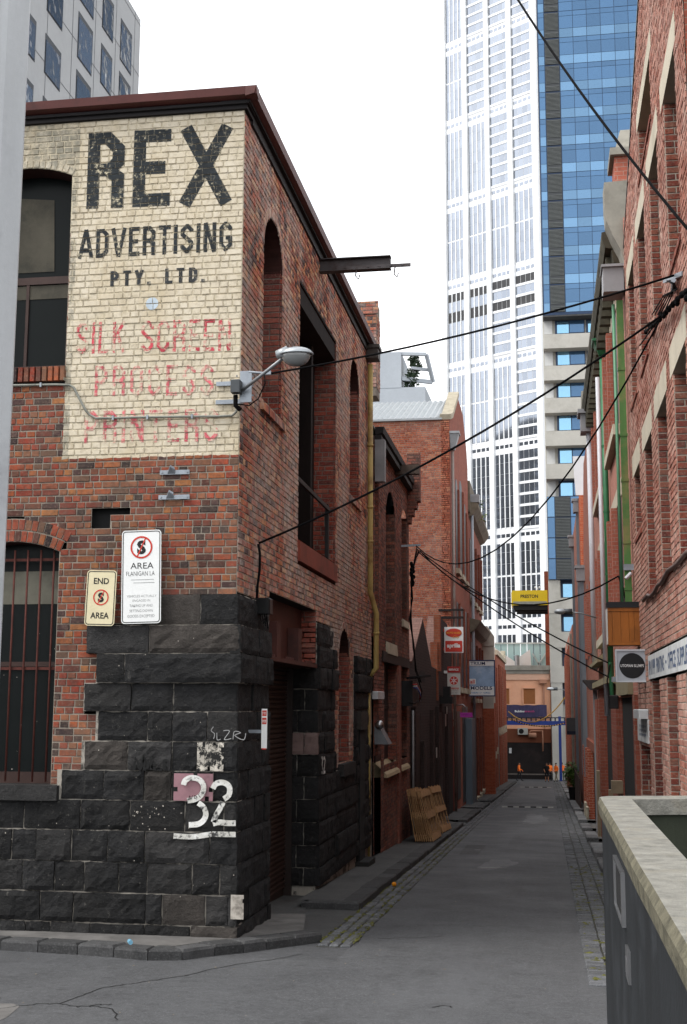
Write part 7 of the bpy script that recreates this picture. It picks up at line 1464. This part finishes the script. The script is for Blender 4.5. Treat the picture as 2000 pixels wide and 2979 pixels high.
# ---- pallets leaning on the kerb
PAL = M('pallet_wood', 'b48c62', .8, var=.3, scale=5, streak=True, dirt='a88660', face=.3)
def pallet():
    t = thing('pallet', '', 'pallet', 'pallets leaning against the black painted shop'); Lp, Hp = 2.2, 1.3
    for k in range(4):
        b = MB(); y = k*(Lp-.1)/3; b.box(-.016, 0, y, y+.1, 0, Hp, R.random()); b.build('slat', PAL, t)
    for z in (0.0, Hp/2-.1, Hp-.2):
        b = MB(); b.box(.0005, .016, 0, Lp, z+.02, z+.17, R.random()); b.build('cross_board', PAL, t)
    return t
proto = pallet()
for i in range(12):
    o = proto if i == 0 else copy_tree(proto)
    if i < 9: x, y, lean, lab = -2.86-.055*i, 32.0+R.uniform(-.03, .03), .265-.012*i+R.uniform(-.01, .01), 'bare timber pallet in the larger stack leaning beside the workshop'
    else: x, y, lean, lab = -2.93-.06*(i-9), 35.6+R.uniform(-.03, .03), .27-.03*(i-9), 'bare timber pallet in the smaller stack beyond the larger one'
    o['label'] = lab; o['group'] = 'larger pallet stack' if i < 9 else 'smaller pallet stack'
    o.location = (x, y, gz(y)+.135); o.rotation_euler = (R.uniform(-.03, .03)*0+SL, -lean, R.uniform(-.03, .03))
orr = thing('orange', 'bright orange fruit lying against the left kerb', 'fruit'); p = at(1147, 2577, G=.035)
part('peel', M('orange_peel', 'e08a10', .5, var=.08, bump=.3, bscale=200), orr, lambda b: b.ball((p.x, p.y, gz(p.y)+.062), .042, .042, .04, 14, 10), True); part('stalk', M('bark', '3a2e24'), orr, lambda b: b.tube([(p.x, p.y, gz(p.y)+.098), (p.x, p.y, gz(p.y)+.106)], .006, 6))
o = part('litter_can', M('blue_plastic_litter', '6fa0b8', .4), None, lambda b: b.tube([at(377, 2738, G=.2), at(381, 2742, G=.2)], .025, 8)); tag(o, 'crumpled pale blue scrap lying on the corner kerb', 'litter')
# ---- people at the lane end
HV = M('hivis_orange', (1.0, .2, .02), .7, var=.08, scale=8); SKN = M('skin', 'a87456', .6, var=.08); TRK = M('dark_trousers', '17181d', .8, var=.2); BOOT = M('boots', '14110f', .7); KHK = M('khaki_trousers', '7a705a', .8, var=.15); BLT = M('black_shirt', '141416', .8, var=.2); HAIR = M('hair_dark', '1c1512', .7)
def person(lab, loc, face, top, leg, pose, shorts=False, long_sleeve=True):
    me = bpy.data.meshes.new('person'); J = {'pelvis': (0, 0, .96), 'belly': (0, .0, 1.12), 'chest': (0, pose.get('lean', 0)*.6, 1.33), 'neck': (0, pose.get('lean', 0), 1.47), 'chin': (0, pose.get('lean', 0)-.02, 1.56), 'crown': (0, pose.get('lean', 0)-.005, 1.70), 'nose': (0, pose.get('lean', 0)-.105, 1.61)}
    E = [('pelvis', 'belly'), ('belly', 'chest'), ('chest', 'neck'), ('neck', 'chin'), ('chin', 'crown'), ('chin', 'nose')]; Rd = {'pelvis': (.15, .11), 'belly': (.17, .125), 'chest': (.19, .135), 'neck': (.06, .06), 'chin': (.072, .085), 'crown': (.075, .088), 'nose': (.015, .015)}
    for s, n in ((1, 'l'), (-1, 'r')):
        st = pose['step'][0 if s > 0 else 1]; ar = pose['arm'][0 if s > 0 else 1]
        pts = [('hip'+n, (.1*s, 0, .9), .095), ('knee'+n, (.1*s, -st*.5-.03, .5), .06), ('ank'+n, (.1*s, -st, .09), .042), ('toe'+n, (.11*s, -st-.17, .04), .036)]
        pr = 'pelvis'
        for k, c, r_ in pts: J[k] = c; Rd[k] = (r_, r_); E.append((pr, k)); pr = k
        pts = [('sho'+n, (.19*s, pose.get('lean', 0), 1.42), .06), ('elb'+n, (.25*s, ar*.35+pose.get('lean', 0), 1.14), .043), ('wri'+n, (.23*s, -abs(ar)*1.2+pose.get('lean', 0), .93+abs(ar)*.35), .03), ('palm'+n, (.225*s, -abs(ar)*1.2-.03+pose.get('lean', 0), .86+abs(ar)*.35), .032)]
        pr = 'chest'
        for k, c, r_ in pts: J[k] = c; Rd[k] = (r_, r_); E.append((pr, k)); pr = k
        px, py_, pz = J['palm'+n]
        for f in range(5):
            k = 'f%d%s' % (f, n); L_ = (.05, .085, .095, .09, .07)[f]; J[k] = (px+(-.035*s if f == 0 else 0), py_-.028+.016*f, pz-L_); Rd[k] = (.009, .009); E.append(('palm'+n, k))
    nm = list(J); me.from_pydata([J[k] for k in nm], [(nm.index(a), nm.index(c)) for a, c in E], []); ob = bpy.data.objects.new('person', me); col.objects.link(ob)
    md = ob.modifiers.new('s', 'SKIN'); md.use_smooth_shade = True
    for i, k in enumerate(nm): me.skin_vertices[0].data[i].radius = Rd[k]
    me.skin_vertices[0].data[0].use_root = True
    sb = ob.modifiers.new('u', 'SUBSURF'); sb.levels = 1; sb.render_levels = 1
    bpy.context.view_layer.update(); m2 = bpy.data.meshes.new_from_object(ob.evaluated_get(bpy.context.evaluated_depsgraph_get())); bpy.data.objects.remove(ob)
    for m_ in (SKN, top, leg, BOOT): m2.materials.append(m_)
    for pl in m2.polygons:
        x, y, z = pl.center; ax = abs(x); k = 0
        if z < .12: k = 3
        elif z < .97 and ax < .19: k = 2 if (not shorts or z > .5) else 0
        elif z < 1.475 and (ax < .20 or z > (.95 if long_sleeve else 1.2)): k = 1
        pl.material_index = k; pl.use_smooth = True
    o = bpy.data.objects.new('person', m2); col.objects.link(o); o.location = loc; o.rotation_euler.z = math.radians(face); tag(o, lab, 'person', 'people at the lane end')
    part('hair', HAIR, o, lambda b: b.ball((0, pose.get('lean', 0)+.012, 1.665), .086, .1, .085, 10, 6, z0=-.15, z1=1), True); return o
def pg_(x, Y): p = at(x, 2270, Y=Y); return (p.x, Y, gz(Y)+.006)
person('person in orange top and black trousers walking past the dark hoarding', pg_(1511, 121), 70, HV, TRK, {'step': (.22, -.22), 'arm': (.2, -.15), 'lean': -.02})
person('person in black clothes and shorts walking in front of an orange top', pg_(1592, 117.5), 10, BLT, TRK, {'step': (.18, -.16), 'arm': (.25, .2)}, True, False)
person('person in orange top standing behind the person in shorts', pg_(1601, 122.5), 200, HV, TRK, {'step': (.05, -.05), 'arm': (.1, .1)})
person('person in orange top and khaki trousers striding beside the blue post', pg_(1620, 118.5), -50, HV, KHK, {'step': (.28, -.22), 'arm': (.3, .15), 'lean': -.05})
person('person in orange top half hidden behind the blue post', pg_(1637, 125.6), 180, HV, TRK, {'step': (.04, -.04), 'arm': (.1, .1)})
